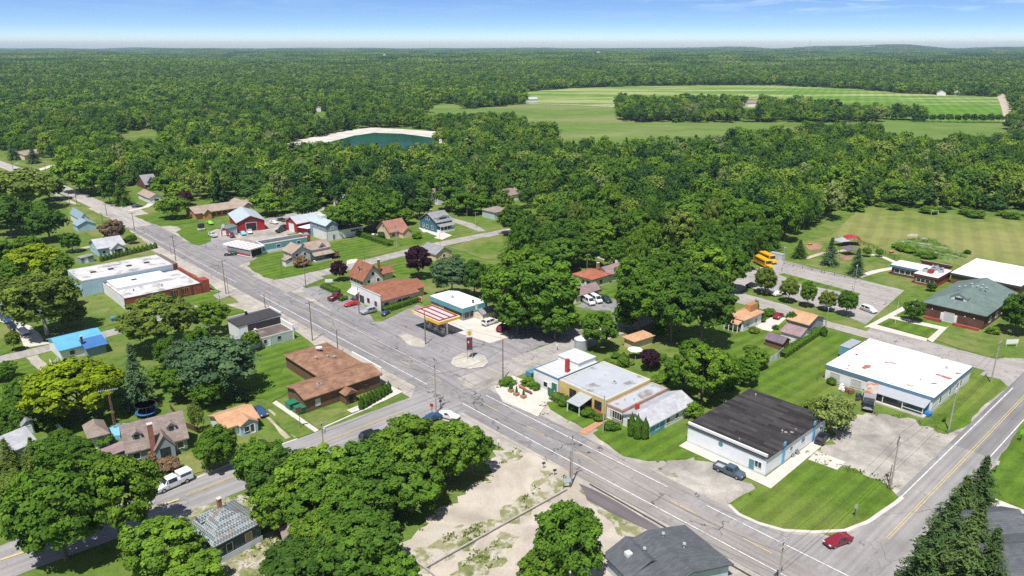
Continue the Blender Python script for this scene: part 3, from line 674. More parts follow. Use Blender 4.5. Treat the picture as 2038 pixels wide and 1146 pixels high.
def dormer(b, x, y, z, w, h, d, face='L', wall='white_siding', roof='brown_shingle', rise=.6):
    """small gabled dormer looking out of local -x ('L') or -y ('R') side; x,y is the middle of its front"""
    T = (lambda u, v, zz: (x + v, y + u, zz)) if face == 'L' else (lambda u, v, zz: (x + u, y + v, zz))
    sg = (0, 0, 0)
    pts = [T(-w / 2, 0, z), T(-w / 2, 0, z + h), T(0, 0, z + h + rise), T(w / 2, 0, z + h), T(w / 2, 0, z)]
    off = Vector(T(0, d, 0)) - Vector(T(0, 0, 0))
    o = MB().prism(pts, off).build('dormer', MATS[wall], b.root)
    ov = .2; k = rise / (w / 2); fo = Vector(T(0, -.25, 0)) - Vector(T(0, 0, 0))
    q = [Vector(p) + fo for p in (T(-w / 2 - ov, 0, z + h - k * ov + .02), T(0, 0, z + h + rise + .02), T(w / 2 + ov, 0, z + h - k * ov + .02), T(w / 2 + ov, 0, z + h - k * ov + .16), T(0, 0, z + h + rise + .18), T(-w / 2 - ov, 0, z + h - k * ov + .16))]
    MB().prism(q, off * 1.15).build('dormer_roof', MATS[roof], o)
    f0 = Vector(T(-w * .27, -.04, z + h * .2)); f1 = Vector(T(w * .27, .02, z + h * .95))
    lo = [min(f0[i], f1[i]) for i in range(3)]; hi = [max(f0[i], f1[i]) for i in range(3)]
    box(lo, hi).build('window', GL, o)
    return o
def fitting(b, mbx): pass

# 1 white block shop with black felt roof
b = building('block_shop', 'white block building with a black strip-felt roof and pale blue pilasters', 'shop', (1522, 947), (1628, 858), (1366, 879), 3.7, 'white_block', ('flat', 'strip_felt_roof', 0.), 'white_paint')
part(b, 'parapet', 'white_paint', MB().box((-.06, -.06, 3.3), (.3, b.ly + .06, 4.35)))
part(b, 'cornice_line', 'blue_trim', MB().box((-.12, .2, 3.25), (-.06, b.ly - .2, 3.42)))
for x in (.27, .78): part(b, 'pilaster', 'sky_blue', MB().box((b.lx * x - .35, -.22, 0), (b.lx * x + .35, -.001, 4.6)))
door(b, 'L', .165, 1.1, 2.1, 'teal_trim'); win(b, 'L', .09, 1.1, 1.3, 1.2, 'white_paint', bars=1)
win(b, 'R', .60, 1.5, 1.5, 1.1, 'white_paint', 'teal_trim'); win(b, 'R', .40, 1.6, 1.0, .9); win(b, 'R', .92, 1.5, 1.0, .8, pane='teal_trim')
part(b, 'wall_emblem', 'teal_trim', MB().prism([(-.05, b.ly * .56 + .5 * math.cos(a), 2.6 + .5 * math.sin(a)) for a in np.linspace(0, 2 * math.pi, 14)[:-1]], (.049, 0, 0)))
vent(b, b.lx * .45, b.ly * .16, 3.86); vent(b, b.lx * .08, b.ly * .4, 3.86, .08, .4); vent(b, b.lx * .9, b.ly * .85, 3.86)
# 2 large building with patched white roof
b = building('white_roofed_building', 'large flat building with a white membrane roof stained by red patches and a blue fascia', 'commercial building', (1852, 823.5), (1921, 757), (1649, 750), 3.7, 'stucco_white', ('flat', 'patched_white_membrane', 0., 'blue_trim', .15), 'white_paint')
part(b, 'awning', 'grey_metal', MB().prism([(-3.6, .3, 2.35), (-3.6, .3, 2.45), (-.22, .3, 3.12), (-.22, .3, 3.02)], (0, b.ly * .56, 0)))
part(b, 'porch_deck', 'concrete', MB().box((-3.5, .2, 0), (-.02, b.ly * .57, .35)))
for f in (.01, .19, .37, .56): part(b, 'porch_post', 'white_paint', MB().box((-3.42, .35 + (b.ly - .6) * f, .35), (-3.27, .5 + (b.ly - .6) * f, 2.38)))
part(b, 'porch_railing', 'white_paint', MB().box((-3.39, .5, 1.15), (-3.3, b.ly * .20, 1.25)).box((-3.37, .5, .55), (-3.32, b.ly * .20, .62)))
part(b, 'shopfront', 'teal_metal', MB().box((-.12, .5, .36), (-.01, b.ly * .55, 2.9)))
for f in (.1, .19, .3, .43): win(b, 'L', f, 1., 2.2, 1.4, 'dark_metal', x0=-.12)
door(b, 'L', .25, 1.8, 2.1, 'white_paint', x0=-.12, z=.36)
for f in (.69, .90): win(b, 'L', f, .6, 2.1, 1.7, 'light_grey', 'light_grey')
for f in (.2, .45, .74): win(b, 'R', f, .9, 1.1, 1.7)
vent(b, b.lx * .28, b.ly * .22, 3.86); hvac(b, b.lx * .75, b.ly * .15, 3.86, .7); vent(b, b.lx * .45, b.ly * .9, 3.86, .2, .3, 'red_paint')
# 3 row of shops on the main street
hA = 4.0
b = building('white_workshop', 'white and blue flat-roofed workshop at the end of the shop row, by the grain bin', 'workshop', (1110, 787), (1194, 721, hA), (1046, 740, hA), hA, 'stucco_white', ('flat', 'grey_light_roof', .12, 'blue_trim'), 'white_paint')
win(b, 'L', .14, .8, 1.6, 1.9, pane='green_paint'); win(b, 'L', .5, .8, 1.2, 1.2); door(b, 'L', .32, 1., 2.1, 'white_paint')
part(b, 'chimney', 'red_paint', MB().box((b.lx * .28, .9, hA), (b.lx * .28 + .8, 1.7, hA + 3.2)))
r = part(b, 'raised_section', 'stucco_white', MB().box((b.lx * .55, b.ly * .12, hA + .06), (b.lx - .4, b.ly - .3, hA + 1.15)))
box((b.lx * .55 - .15, b.ly * .12 - .15, hA + 1.15), (b.lx - .25, b.ly - .15, hA + 1.3)).build('roof', MATS['grey_light_roof'], r)
ya = b
b = building('yellow_shop', 'yellow rendered shop with a grey flat roof and metal entrance awning', 'shop', (1205, 830), (1279, 750, 3.9), (1112, 788.5), 3.9, 'yellow_render', ('flat', 'grey_rolled_roof', .18, 'cream_paint'), 'brown_trim')
part(b, 'plinth', 'orange_paint', MB().box((-.1, .1, 0), (-.01, b.ly - .1, .8)))
win(b, 'L', .70, 1.1, 1.8, 1.9, 'brown_trim', bars=1); win(b, 'L', .16, 1., 1.8, 1.9, 'brown_trim', bars=2); win(b, 'L', .42, 1.1, 1.2, 1.6, 'brown_trim')
part(b, 'awning', 'grey_metal', MB().prism([(-4.2, b.ly * .28, 2.3), (-4.2, b.ly * .28, 2.42), (-.02, b.ly * .28, 3.3), (-.02, b.ly * .28, 3.18)], (0, b.ly * .27, 0)))
for f in (.29, .54): part(b, 'awning_post', 'white_paint', MB().box((-4.05, b.ly * f - .08, 0), (-3.9, b.ly * f + .08, 2.35)))
door(b, 'L', .36, 1.8, 2.2, 'dark_opening'); hvac(b, b.lx * .5, b.ly * .3, 3.95, .8)
b = building('pink_brick_shop', 'low pink brick shop with black gridded windows between the yellow shop and the gabled hall', 'shop', (1237, 844), (1321, 770, 3.1), (1206, 830.5), 3.1, 'brick_pink', ('flat', 'grey_rolled_roof', .12, 'brick_pink'), 'white_paint')
win(b, 'L', .38, .7, 3., 1.6, 'white_paint', bars=4); door(b, 'L', .80, 1.2, 2.1, 'white_paint'); vent(b, b.lx * .25, b.ly * .6, 3.15, .08); vent(b, b.lx * .35, b.ly * .3, 3.15, .08)
b = building('gabled_hall', 'low white gabled hall with a pale grey shingle roof beside three columnar cedars', 'hall', (1291, 870), (1371, 798, 2.5), (1238, 847), 2.5, 'white_siding', ('gable', 'lightgrey_shingle', 'x', 1.5, .35), 'white_paint')
win(b, 'L', .75, .9, 1., 1.2); win(b, 'L', .22, .9, 1., 1.2); door(b, 'L', .5, 1., 2.05, 'white_paint')
for f in (.18, .42, .62, .86): win(b, 'R', f, .9, 1.1, 1.1)
part(b, 'side_panel', 'teal_metal', MB().box((.4, -.05, .1), (b.lx * .34, -.01, 2.3)))
part(b, 'chimney', 'red_paint', MB().box((2.2, b.ly * .72, 2.6), (2.9, b.ly * .72 + .7, 4.6)))
# 4 petrol station store
b = building('station_store', 'flat white-roofed station store with a deep teal fascia behind the fuel canopy', 'store', (921.5, 638.5), (966, 600, 3.9), (851, 590, 3.9), 3.7, 'grey_siding', ('flat', 'white_membrane', 0., 'teal_metal', .35, 1.25), 'white_paint')
for f in (.10, .24, .38, .52): win(b, 'L', f, .5, 2., 1.9, 'grey_metal')
win(b, 'R', .18, .5, 1.8, 1.9, 'grey_metal'); win(b, 'R', .38, .5, 1.8, 1.9, 'grey_metal'); door(b, 'L', .66, 1.6, 2.1, 'grey_metal')
part(b, 'corner_pier', 'white_paint', MB().box((b.lx * .52, -.5, 0), (b.lx * .6, -.02, 4.2))); vent(b, b.lx * .6, b.ly * .1, 3.86, .25, .9, 'dark_metal'); hvac(b, b.lx * .4, b.ly * .6, 3.86, .9)
b = building('garden_shed', 'small cream shed with a grey gable roof beside the station store', 'shed', (961, 640), (983, 627), 4.2, 2.1, 'cream_siding', ('gable', 'grey_shingle', 'x', .9, .2), 'white_paint'); door(b, 'L', .5, 1.6, 1.8, 'cream_paint')
# 5 restaurant with rust-red roof
b = building('restaurant', 'white-fronted restaurant with a long rust-red shingle roof and flat parapet front', 'restaurant', (761, 619), (831, 599), (699, 596), 3.2, 'cream_siding', ('gable', 'rust_shingle', 'x', 2.0, .5), 'red_paint')
part(b, 'parapet_front', 'stucco_white', MB().box((-.75, -.35, 0), (-.52, b.ly + .3, 5.0)))
part(b, 'parapet_coping', 'light_grey', MB().box((-.82, -.42, 5.0), (-.45, b.ly + .37, 5.15)))
for f in (.14, .40): win(b, 'L', f, 1.3, 1.2, 1.3, 'red_paint', x0=-.75)
win(b, 'L', .64, .5, 2.2, 2.0, 'black_trim', x0=-.75); door(b, 'L', .8, 1.1, 2.1, 'black_trim', x0=-.75)
for f in (.12, .48, .62): win(b, 'R', f, 1.1, 1.2, 1.1, 'brown_trim')
door(b, 'R', .72, .9, 2.05, 'brown_trim')
c = part(b, 'rear_wing', 'cream_siding', MB().box((b.lx - .1, b.ly * .25, 0), (b.lx + 5, b.ly * .8, 2.9)))
MB().prism([(b.lx + .3, b.ly * .2, 2.92), (b.lx + .3, b.ly * .52, 4.5), (b.lx + .3, b.ly * .85, 2.92)], (5.3, 0, 0)).build('roof', MATS['rust_shingle'], c)
part(b, 'entrance_awning', 'white_paint', MB().prism([(-2.4, b.ly * .72, 2.6), (-2.4, b.ly * .72, 2.75), (-.76, b.ly * .72, 3.7), (-.76, b.ly * .72, 3.5)], (0, b.ly * .3, 0)))
# 6 cottage with red roof
b = building('red_roofed_cottage', 'blue-grey cottage with a steep rust-red roof, one dormer and half-timbered gable', 'house', (724, 572), (763.4, 563), (691, 562), 2.6, 'tudor_wall', ('gable', 'rust_shingle', 'y', 4.2, .55), 'white_paint')
dormer(b, b.lx * .20, b.ly * .52, 4.1, 1.5, 1.2, 2.4, 'L', 'white_siding', 'rust_shingle')
win(b, 'R', .5, 3.3, 1., 1.2); win(b, 'R', .28, .9, 1., 1.2); win(b, 'R', .75, .9, 1., 1.2)
for f in (.15, .38, .62, .85): win(b, 'L', f, .9, 1.1, 1.1, 'teal_trim')
chimney(b, b.lx + .5, b.ly * .35, 0, 7.2, .7)
c = part(b, 'rear_wing', 'cream_siding', MB().box((b.lx, b.ly * .3, 0), (b.lx + 5.5, b.ly * .85, 2.3)))
MB().prism([(b.lx + .1, b.ly * .22, 2.32), (b.lx + .1, b.ly * .57, 4.0), (b.lx + .1, b.ly * .93, 2.32)], (5.9, 0, 0)).build('roof', MATS['rust_shingle'], c)
# 7 big brown building on the crossing
b = building('brown_hall', 'long brown sided building with a weathered brown shingle roof on the street corner', 'hall', (609.5, 822), (748, 765), (572, 798), 3.3, 'brown_siding', ('gable', 'brown_shingle', 'x', 1.0, .45), 'brown_trim')
n2 = G(625, 767); dv = n2 - b.n; wx = dv.dot(b.ex); wy = b.ly + .02
rr = (G(703, 713.5, 3.4) - b.n).dot(b.ex) - wx; ll = (G(566, 733) - b.n).dot(b.ey) - wy
print('brown hall', wx, rr, ll, b.lx, b.ly)
walls(b, 'brown_siding', ('hip', 'brown_shingle', 1.35, .45), wx, wy, rr, ll, 3.25)
part(b, 'parapet_front', 'white_paint', MB().box((b.lx + .5, .2, 2.6), (b.lx + .75, b.ly + 5, 4.7)))
win(b, 'R', .155, .9, 1.0, 1.5, 'light_grey', 'light_grey'); win(b, 'R', .80, 1.2, 1., 1.)
pr = part(b, 'entrance_porch', 'brown_siding', MB().box((b.lx * .44, -2.6, 0), (b.lx * .44 + 2.6, -.01, 2.4)))
MB().prism([(b.lx * .44 - .35, -3., 2.42), (b.lx * .44 + 1.3, -3., 3.4), (b.lx * .44 + 2.95, -3., 2.42)], (0, 3., 0)).build('roof', MATS['brown_shingle'], pr)
box((b.lx * .44 + .8, -2.66, .05), (b.lx * .44 + 1.8, -2.601, 2.1)).build('door', MATS['dark_opening'], pr)
hvac(b, b.lx * .26, b.ly * .32, 3.95, .9, 'galvanised')
part(b, 'satellite_dish', 'white_paint', MB().lathe([(.08, 4.3), (.08, 5.0), (.75, 5.35), (.8, 5.45)], 14, (wx + rr * .55, wy + ll * .66)))
for q in ((.30, .45), (.52, .38), (.62, .30)): vent(b, wx + rr * q[0], wy + ll * q[1], 4.0, .2, 1.0, 'galvanised')
# 8 pair of small shops
hb = 2.9
b = building('small_shop', 'pale green low shop with a brown felt roof and white street front', 'shop', (522, 692), (585.5, 675.4), (500.5, 659, 2.6), 2.6, 'green_siding', ('flat', 'brown_felt_roof', .1, 'light_grey'), 'light_grey')
part(b, 'false_front', 'white_paint', MB().box((b.lx - .1, -.1, 0), (b.lx + .2, b.ly, 4.1)))
win(b, 'R', .12, .9, .9, 1.1); door(b, 'R', .22, .9, 2., 'white_paint'); win(b, 'R', .55, 1., 1., 1.); vent(b, b.lx * .1, b.ly * .8, 2.7, .25, .9, 'cream_paint')
an = part(b, 'rear_annex', 'white_siding', MB().box((-7, b.ly * .1, 0), (-.01, b.ly * .95, 2.3)))
MB().prism([(-7.4, b.ly * .02, 2.2), (-7.4, b.ly * .52, 3.3), (-7.4, b.ly * 1.0, 2.2)], (7.6, 0, 0)).build('roof', MATS['grey_shingle'], an)
part(b, 'side_sign', 'white_paint', MB().box((b.lx + .3, .2, 2.2), (b.lx + 1.6, .3, 3.2)))
sb = b; lyA = (G(460, 635, 4.8) - b.n).dot(b.ey) - b.ly
b = B(); b.__dict__.update(sb.__dict__); b.n = loc(sb, -3., sb.ly + .03); b.lx = sb.lx + 3.05; b.ly = lyA; b.h = 4.7
b.root = thing('dark_roofed_shop', 'taller shop with a sloping black roof and white parapet, beside the pale green shop', 'shop', b.n, b.ang)
walls(b, 'white_siding', ('shed', 'black_felt_roof', .5, .15)); part(b, 'side_cladding', 'black_felt_roof', MB().box((2.5, -.06, 2.75), (b.lx - .2, -.005, 4.6)))
part(b, 'false_front', 'white_paint', MB().box((b.lx - .05, -.02, 0), (b.lx + .25, b.ly + .2, 5.9))); part(b, 'side_parapet', 'light_grey', MB().box((.2, b.ly - .1, 4.2), (b.lx - .1, b.ly + .2, 5.5)))
chimney(b, b.lx * .42, b.ly - .3, 5., 6.2, .5, 'black_trim')
# 9 white flat-roofed pair on the far corner
b = building('white_roofed_shop', 'long flat shop with a patchy white roof and red brick street front', 'shop', (161, 560, 5), (340, 524, 5), (140, 537, 5), 5., 'paleblue_siding', ('flat', 'weathered_white_roof', .15, 'light_grey'), 'white_paint')
part(b, 'brick_front', 'brick_brown', MB().box((b.lx, -.1, 0), (b.lx + 1.5, b.ly, 5.2)))
for f in (.17, .36, .56, .76): part(b, 'skylight', 'dark_metal', MB().box((b.lx * f, b.ly * .45, 5.0), (b.lx * f + 1.6, b.ly * .45 + 1.2, 5.35)))
hq = hgt(367, 596, 577)
b = building('red_brick_shop', 'corner shop of red brick with dark piers and a white stained flat roof', 'shop', (247, 596, hq), (405, 566, hq), (207, 564, hq), hq, 'brick_red', ('flat', 'weathered_white_roof', .25, 'brown_trim'), 'brown_trim')
part(b, 'rear_wall', 'white_siding', MB().box((-.12, -.1, 0), (-.02, b.ly + .1, hq + .25)))
part(b, 'raised_roof', 'white_membrane', MB().prism([(1, b.ly * .48, hq + .06), (1, b.ly * .48, hq + .9), (1, b.ly - .4, hq + .9), (1, b.ly - .4, hq + .06)][::-1], (b.lx * .7, 0, 0)))
for f in (.45, .58, .72, .86, 1.): part(b, 'pier', 'brown_trim', MB().box((b.lx * f - .45, -.2, 0), (b.lx * f, -.002, hq + .3)))
for f in (.63, .77): win(b, 'R', f, .8, 2., 2.0, 'orange_paint', bars=2)
part(b, 'corner_tower', 'brick_red', MB().box((b.lx + .01, -.3, 0), (b.lx + 2.2, 3.5, hq + 1.1))); part(b, 'street_parapet', 'brick_red', MB().box((b.lx + .01, 3.52, 0), (b.lx + .6, b.ly, hq + .9)))
for q in ((.2, .3), (.35, .7), (.55, .25), (.7, .6)): vent(b, b.lx * q[0], b.ly * q[1], hq + .1, .12, .7, 'black_trim')
part(b, 'skylight', 'dark_metal', MB().box((b.lx * .3, b.ly * .72, hq + .91), (b.lx * .3 + 1.5, b.ly * .72 + 1, hq + 1.15)))
# 10 red barns and neighbours
b = building('red_barn', 'big red metal barn with a grey gable roof and one wide open door', 'barn', (474, 463), (528, 457), (438, 446), 4.3, 'red_metal_wall', ('gable', 'grey_metal_roof', 'y', 2.4, .5), 'white_paint', ang='R')
win(b, 'R', .5, .1, b.lx * .38, 3.6, 'white_paint', 'dark_opening', name='barn_door'); part(b, 'gable_sign', 'dark_metal', MB().box((b.lx * .22, -.12, 4.35), (b.lx * .78, -.02, 5.0)))
b = building('arched_hut', 'small red arched hut with a pale metal roof beside the red barn', 'hut', (441, 470), (453, 469), (419, 464), .3, 'red_metal_wall', ('flat', 'grey_light_roof', 0.), ang='R')
arch = [(b.lx / 2 + b.lx * .56 * math.cos(a), 0, 3.4 * math.sin(a) + .1) for a in np.linspace(0, math.pi, 12)]
part(b, 'arched_roof', 'galvanised', MB().prism([(p[0], .15, p[2] + .1) for p in arch], (0, b.ly, 0))); part(b, 'end_wall', 'red_metal_wall', MB().prism([(p[0] * .96 + .1, .0, p[2]) for p in arch], (0, .14, 0)))
door(b, 'R', .5, 1.2, 2., 'white_paint')
b = building('lean_to_shed', 'low pale blue shed with a dark green roof against the red barn', 'shed', (453, 468.5), (473, 465), 5., 2.7, 'paleblue_siding', ('shed', 'green_grey_shingle', .5, .3), 'white_paint', ang='R'); win(b, 'R', .65, .4, 2.2, 1.7, 'white_paint', 'paleblue_siding', name='garage_door')
b = building('red_workshop', 'long red workshop with a grey roof and a white roller door in its gable', 'workshop', (592, 463.5), (648, 452), (572.5, 457), 4.0, 'red_metal_wall', ('gable', 'greyx_metal_roof', 'x', 2.2, .4), 'white_paint', ang='R')
win(b, 'L', .5, .1, b.ly * .45, 3.3, 'white_paint', 'white_paint', name='roller_door')
b = building('carport', 'white flat carport attached to the long red workshop', 'carport', (614, 469), (632, 464), 5.5, .25, 'concrete', ('flat', 'concrete', 0.), ang='R')
part(b, 'canopy', 'white_metal_roof', MB().box((-.5, -.5, 3.), (b.lx + .5, b.ly, 3.15)))
for x in (.1, b.lx - .3): part(b, 'post', 'dark_metal', MB().box((x, .1, .3), (x + .15, .25, 3.0)))
b = building('grey_house_with_cupola', 'two-storey blue-grey house with a rooftop cupola and a long white one-storey wing', 'house', (651, 480), (672, 475), (630, 466), 6.3, 'bluegrey_siding', ('gable', 'grey_metal_roof', 'y', 1.6, .35), 'white_paint')
part(b, 'ground_floor', 'white_siding', MB().box((-.12, -.12, 0), (b.lx + 11.5, b.ly * .8, 3.6))); part(b, 'wing_roof', 'brown_felt_roof', MB().box((b.lx + .05, -.3, 3.62), (b.lx + 11.8, b.ly * .8 + .2, 3.85)))
part(b, 'cupola', 'white_siding', MB().box((b.lx * .3, b.ly * .45, 6.6), (b.lx * .75, b.ly * .72, 9.2)))
win(b, 'R', .5, 4.3, 1.2, 1.2, pane='bluegrey_siding'); win(b, 'L', .5, 4.3, 1.2, 1.2); door(b, 'R', .6, 1.1, 2.2, 'blue_trim', y0=-.12); win(b, 'R', 2.6 * b.lx, 2.2, 5., .7, 'light_grey', y0=-.12); win(b, 'R', 3.3 * b.lx, .2, 2.2, .7, 'dark_metal', y0=-.12)
b = building('long_blue_shop', 'long low blue-walled building with a flat dark grey roof behind the striped canopy', 'shop', (523.5, 506), (613, 490), (507, 480, 4), 3.9, 'teal_metal', ('flat', 'dark_grey_shingle', .1, 'white_paint'), 'white_paint', ang='R')
part(b, 'white_base', 'stucco_white', MB().box((-.1, -.1, 0), (b.lx + .1, -.02, 1.3))); win(b, 'R', .35, 1.8, 1.4, 1.); win(b, 'R', .8, 1.8, 1.4, 1.)
for q in (.25, .5, .85): vent(b, b.lx * q, b.ly * .4, 4., .12, .5)
part(b, 'red_annex', 'brick_red', MB().box((b.lx * .93, b.ly * .1, 0), (b.lx + 1.5, b.ly * .6, 4.4)))
# striped fuel-stop canopy
b = building('striped_shop', 'small shop front under a red and white striped roof, wrapped with white lettered panels', 'shop', (500.5, 513.5), (523, 507), (471, 498), .2, 'concrete', ('flat', 'concrete', 0.), ang='R')
cb = part(b, 'glazed_front', 'dark_opening', MB().box((.3, .3, .2), (b.lx - .3, b.ly - .3, 2.9))); part(b, 'panel_band', 'white_paint', MB().box((.2, .3, 1.1), (.28, b.ly - .3, 2.4))); part(b, 'red_base', 'red_paint', MB().box((.18, .3, .2), (.27, b.ly - .3, 1.08)))
part(b, 'canopy_roof', 'white_paint', MB().box((-.8, -.8, 3.2), (b.lx + .8, b.ly + .8, 3.7)))
for k in range(5): part(b, 'roof_stripe', 'red_paint', MB().box((-.7, b.ly * (k + .35) / 5, 3.701), (b.lx + .7, b.ly * (k + .35) / 5 + .45, 3.75)))
for x in (0, b.lx - .2): part(b, 'corner_post', 'white_paint', MB().box((x, 0, .2), (x + .25, .25, 3.2)))
# houses
b = building('brown_roofed_house', 'pale grey two-storey house with tan-brown gabled roofs behind a bare reddish shrub', 'house', (584, 529), (612, 519), (566, 521), 4.6, 'lightgrey_siding', ('gable', 'tan_shingle', 'y', 2.0, .45), 'white_paint')
walls(b, 'lightgrey_siding', ('gable', 'tan_shingle', 'x', 2.1, .4), b.lx + .02, b.ly * .15, b.lx * 1.25, b.ly * .8, 4.3)
p2 = part(b, 'side_porch', 'white_siding', MB().box((-2.6, .3, 0), (-.01, 3., 2.3))); MB().prism([(-2.9, 0, 2.31), (-2.9, 0, 2.45), (0, 0, 3.4), (0, 0, 3.2)], (0, 3.3, 0)).build('roof', MATS['tan_shingle'], p2)
p3_ = part(b, 'front_porch', 'lightgrey_siding', MB().box((b.lx + 1, -1.8, 0), (b.lx * 2.1, .2, .5))); MB().prism([(b.lx + .6, -2.2, 2.4), (b.lx + .6, -2.2, 2.55), (b.lx + .6, 1.5, 3.3), (b.lx + .6, 1.5, 3.15)], (b.lx * 1.2, 0, 0)).build('roof', MATS['tan_shingle'], p3_)
for f in (.25, .7): win(b, 'R', f, 3., 1., 1.2); win(b, 'R', f, .8, 1., 1.3)
for f in (.3, .7): win(b, 'L', f, 3., .9, 1.1)
dormer(b, b.lx * 1.8, b.ly * .15 - .1, 3.6, 2.4, 1.4, 3, 'R', 'lightgrey_siding', 'tan_shingle', 1.1)
b = building('blue_house', 'deep blue two-storey house with white trim and a grey roof at the street bend', 'house', (869, 463), (897, 456), (829, 455), 4.4, 'blue_siding', ('gable', 'grey_shingle', 'x', 3.0, .5), 'white_paint')
for f, z in ((.25, 1), (.55, 1), (.8, 1.2), (.45, 4.6), (.6, 4.6), (.75, .3)): win(b, 'L', f, z, 1., 1.4)
dormer(b, b.lx * .5, .8, 4.9, b.lx * .8, 1.0, 3, 'R', 'white_siding', 'grey_shingle', .7)
p2 = part(b, 'porch', 'white_siding', MB().box((.2, -2.4, 0), (b.lx - .2, -.01, 1.2))); MB().prism([(0, -2.8, 2.7), (0, -2.8, 2.85), (0, .2, 3.6), (0, .2, 3.45)], (b.lx, 0, 0)).build('roof', MATS['grey_shingle'], p2)
for k in range(5): box((.3 + (b.lx - .8) * k / 4, -2.3, 1.2), (.5 + (b.lx - .8) * k / 4, -2.1, 2.72)).build('post', MATS['white_paint'], p2)
chimney(b, b.lx * .3, b.ly * .6, 6.5, 8.4, .6)
b = building('tan_house', 'tan house with a brown-red gable roof behind a clipped hedge', 'house', (776, 476), (815, 470), (752, 468), 3., 'tan_siding', ('gable', 'brick_red_shingle', 'x', 3.6, .5), 'white_paint')
win(b, 'L', .5, 1., 1.3, 1.4); win(b, 'L', .5, 4., .9, 1.1); win(b, 'R', .2, .9, 1.2, 1.2); walls(b, 'tan_siding', ('gable', 'brick_red_shingle', 'y', 1.6, .3), b.lx * .5, -3.2, b.lx * .48, 3.3, 2.5)
b = building('gable_front_house', 'steep grey A-frame style house with a dark triangular gable among trees', 'house', (291, 377), (311, 372), (272, 370), 2.6, 'brick_brown', ('gable', 'grey_shingle', 'x', 4.2, .4), 'white_paint')
dormer(b, b.lx * .5, .2, 2.6, 4.2, 1.4, 4.5, 'R', 'grey_siding', 'grey_shingle', 2.6); win(b, 'R', .5, .8, 1.4, 1.2)
b = building('beige_bungalow', 'white bungalow with a beige roof in front of the A-frame house', 'house', (299, 405), (320, 399), (284, 394), 2.7, 'white_siding', ('gable', 'tan_shingle', 'y', 1.6, .4), 'white_paint'); win(b, 'R', .5, .9, 2.2, 1.2); win(b, 'L', .5, .9, 1.2, 1.2)
b = building('motel', 'long low tan-roofed building with orange timber ends beside the red barn', 'motel', (391, 437.5), (503, 421), (370, 429), 2.9, 'orange_siding', ('gable', 'tan_shingle', 'x', 1.9, .6), 'white_paint', ang='R')
walls(b, 'cream_siding', ('gable', 'tan_shingle', 'y', 1.8, .5), b.lx * .78, -2.4, b.lx * .22, b.ly + 3, 3.2); walls(b, 'orange_siding', ('gable', 'tan_shingle', 'y', 1.5, .4), b.lx * .12, -2., b.lx * .12, 3, 2.8)
for f in (.3, .4, .5, .6, .7): win(b, 'R', f, .9, 1.6, 1.2, 'brown_trim')
b = building('red_gable_house', 'pinkish house with a pale grey steep roof mostly behind trees', 'house', (678, 418), (700, 413), (664, 414), 3.4, 'cream_siding', ('gable', 'lightgrey_shingle', 'x', 3., .4), 'red_paint'); win(b, 'L', .5, 1.2, 1.2, 1.3)
b = building('woodland_house', 'white house with a mauve-brown roof tucked in the trees above the side street', 'house', (1010, 402), (1026, 394), (992, 392), 3.2, 'white_siding', ('gable', 'mauve_shingle', 'x', 2., .4), 'white_paint'); win(b, 'L', .5, 1., 1.2, 1.2)
b = building('green_porch_house', 'pale green house with a grey hip roof and glazed porch under trees', 'house', (985, 438), (1006, 430), (969, 430), 3.4, 'green_siding', ('hip', 'greybrown_shingle', 1.8, .4), 'white_paint')
for f in (.2, .5, .8): win(b, 'R', f, .9, 1.3, 1.3)
b = building('grey_roof_house', 'house with a steep grey-brown roof showing between trees behind the deep blue house', 'house', (872, 408), (884, 403), (858, 402), 4.5, 'white_siding', ('gable', 'greybrown_shingle', 'x', 3, .4), 'white_paint'); win(b, 'L', .5, 1.2, 1.1, 1.2)
b = building('roadside_cottage', 'small cottage with a grey gable roof half hidden behind the large purple tree', 'cottage', (868, 520), (885, 508), (845, 508), 2.6, 'tan_siding', ('gable', 'grey_shingle', 'y', 2., .4), 'white_paint'); win(b, 'R', .5, .9, 1.1, 1.2)
b = building('white_blue_house', 'white house with a slate blue roof and an attached lower blue garage', 'house', (163, 452), (175, 447), (142, 439), 3.5, 'white_siding', ('gable', 'bluegrey_siding', 'y', 2.2, .3), 'white_paint')
for f in (.2, .5, .8): win(b, 'R', f, 1.2, .9, 1.2)
walls(b, 'paleblue_siding', ('gable', 'bluegrey_siding', 'y', 1.6, .3), -3.5, -9, 7, 7.5, 2.6)
b = building('blue_cottage', 'pale blue cottage with a light grey roof and arched white gable beside a cedar hedge', 'house', (198, 511), (240, 496), (190, 497), 3.1, 'paleblue_siding', ('gable', 'lightgrey_shingle', 'x', 2.3, .5), 'white_paint')
dormer(b, b.lx * .68, -2.6, 0, 5., 2.6, 6, 'R', 'white_siding', 'lightgrey_shingle', 2.0); win(b, 'R', .2, 1., 1., 1.1); win(b, 'L', .5, 1., 1., 1.2); chimney(b, b.lx * .4, b.ly * .5, 5, 6.2, .4)
b = building('grey_shed', 'flat grey shed beside the deck of the pale blue cottage', 'shed', (163, 525), (188, 520), 3, 2., 'bluegrey_siding', ('shed', 'grey_shingle', .3, .2), ang='R'); door(b, 'R', .4, 1., 1.8, 'white_paint')
b = building('blue_roofed_house', 'small white house with a bright blue metal roof by the side lane', 'house', (124, 718), (210, 696), (113, 692), 2.8, 'white_siding', ('gable', 'blue_metal_roof', 'x', 1.6, .45), 'white_paint', ang='R')
c = part(b, 'front_wing', 'bluegrey_siding', MB().box((b.lx * .52, -2.2, 0), (b.lx * .97, .1, 2.5))); MB().prism([(b.lx * .48, -2.7, 2.35), (b.lx * .48, -2.7, 2.5), (b.lx * .48, 1.9, 3.75), (b.lx * .48, 1.9, 3.6)], (b.lx * .54, 0, 0)).build('roof', MATS['darkblue_metal_roof'], c)
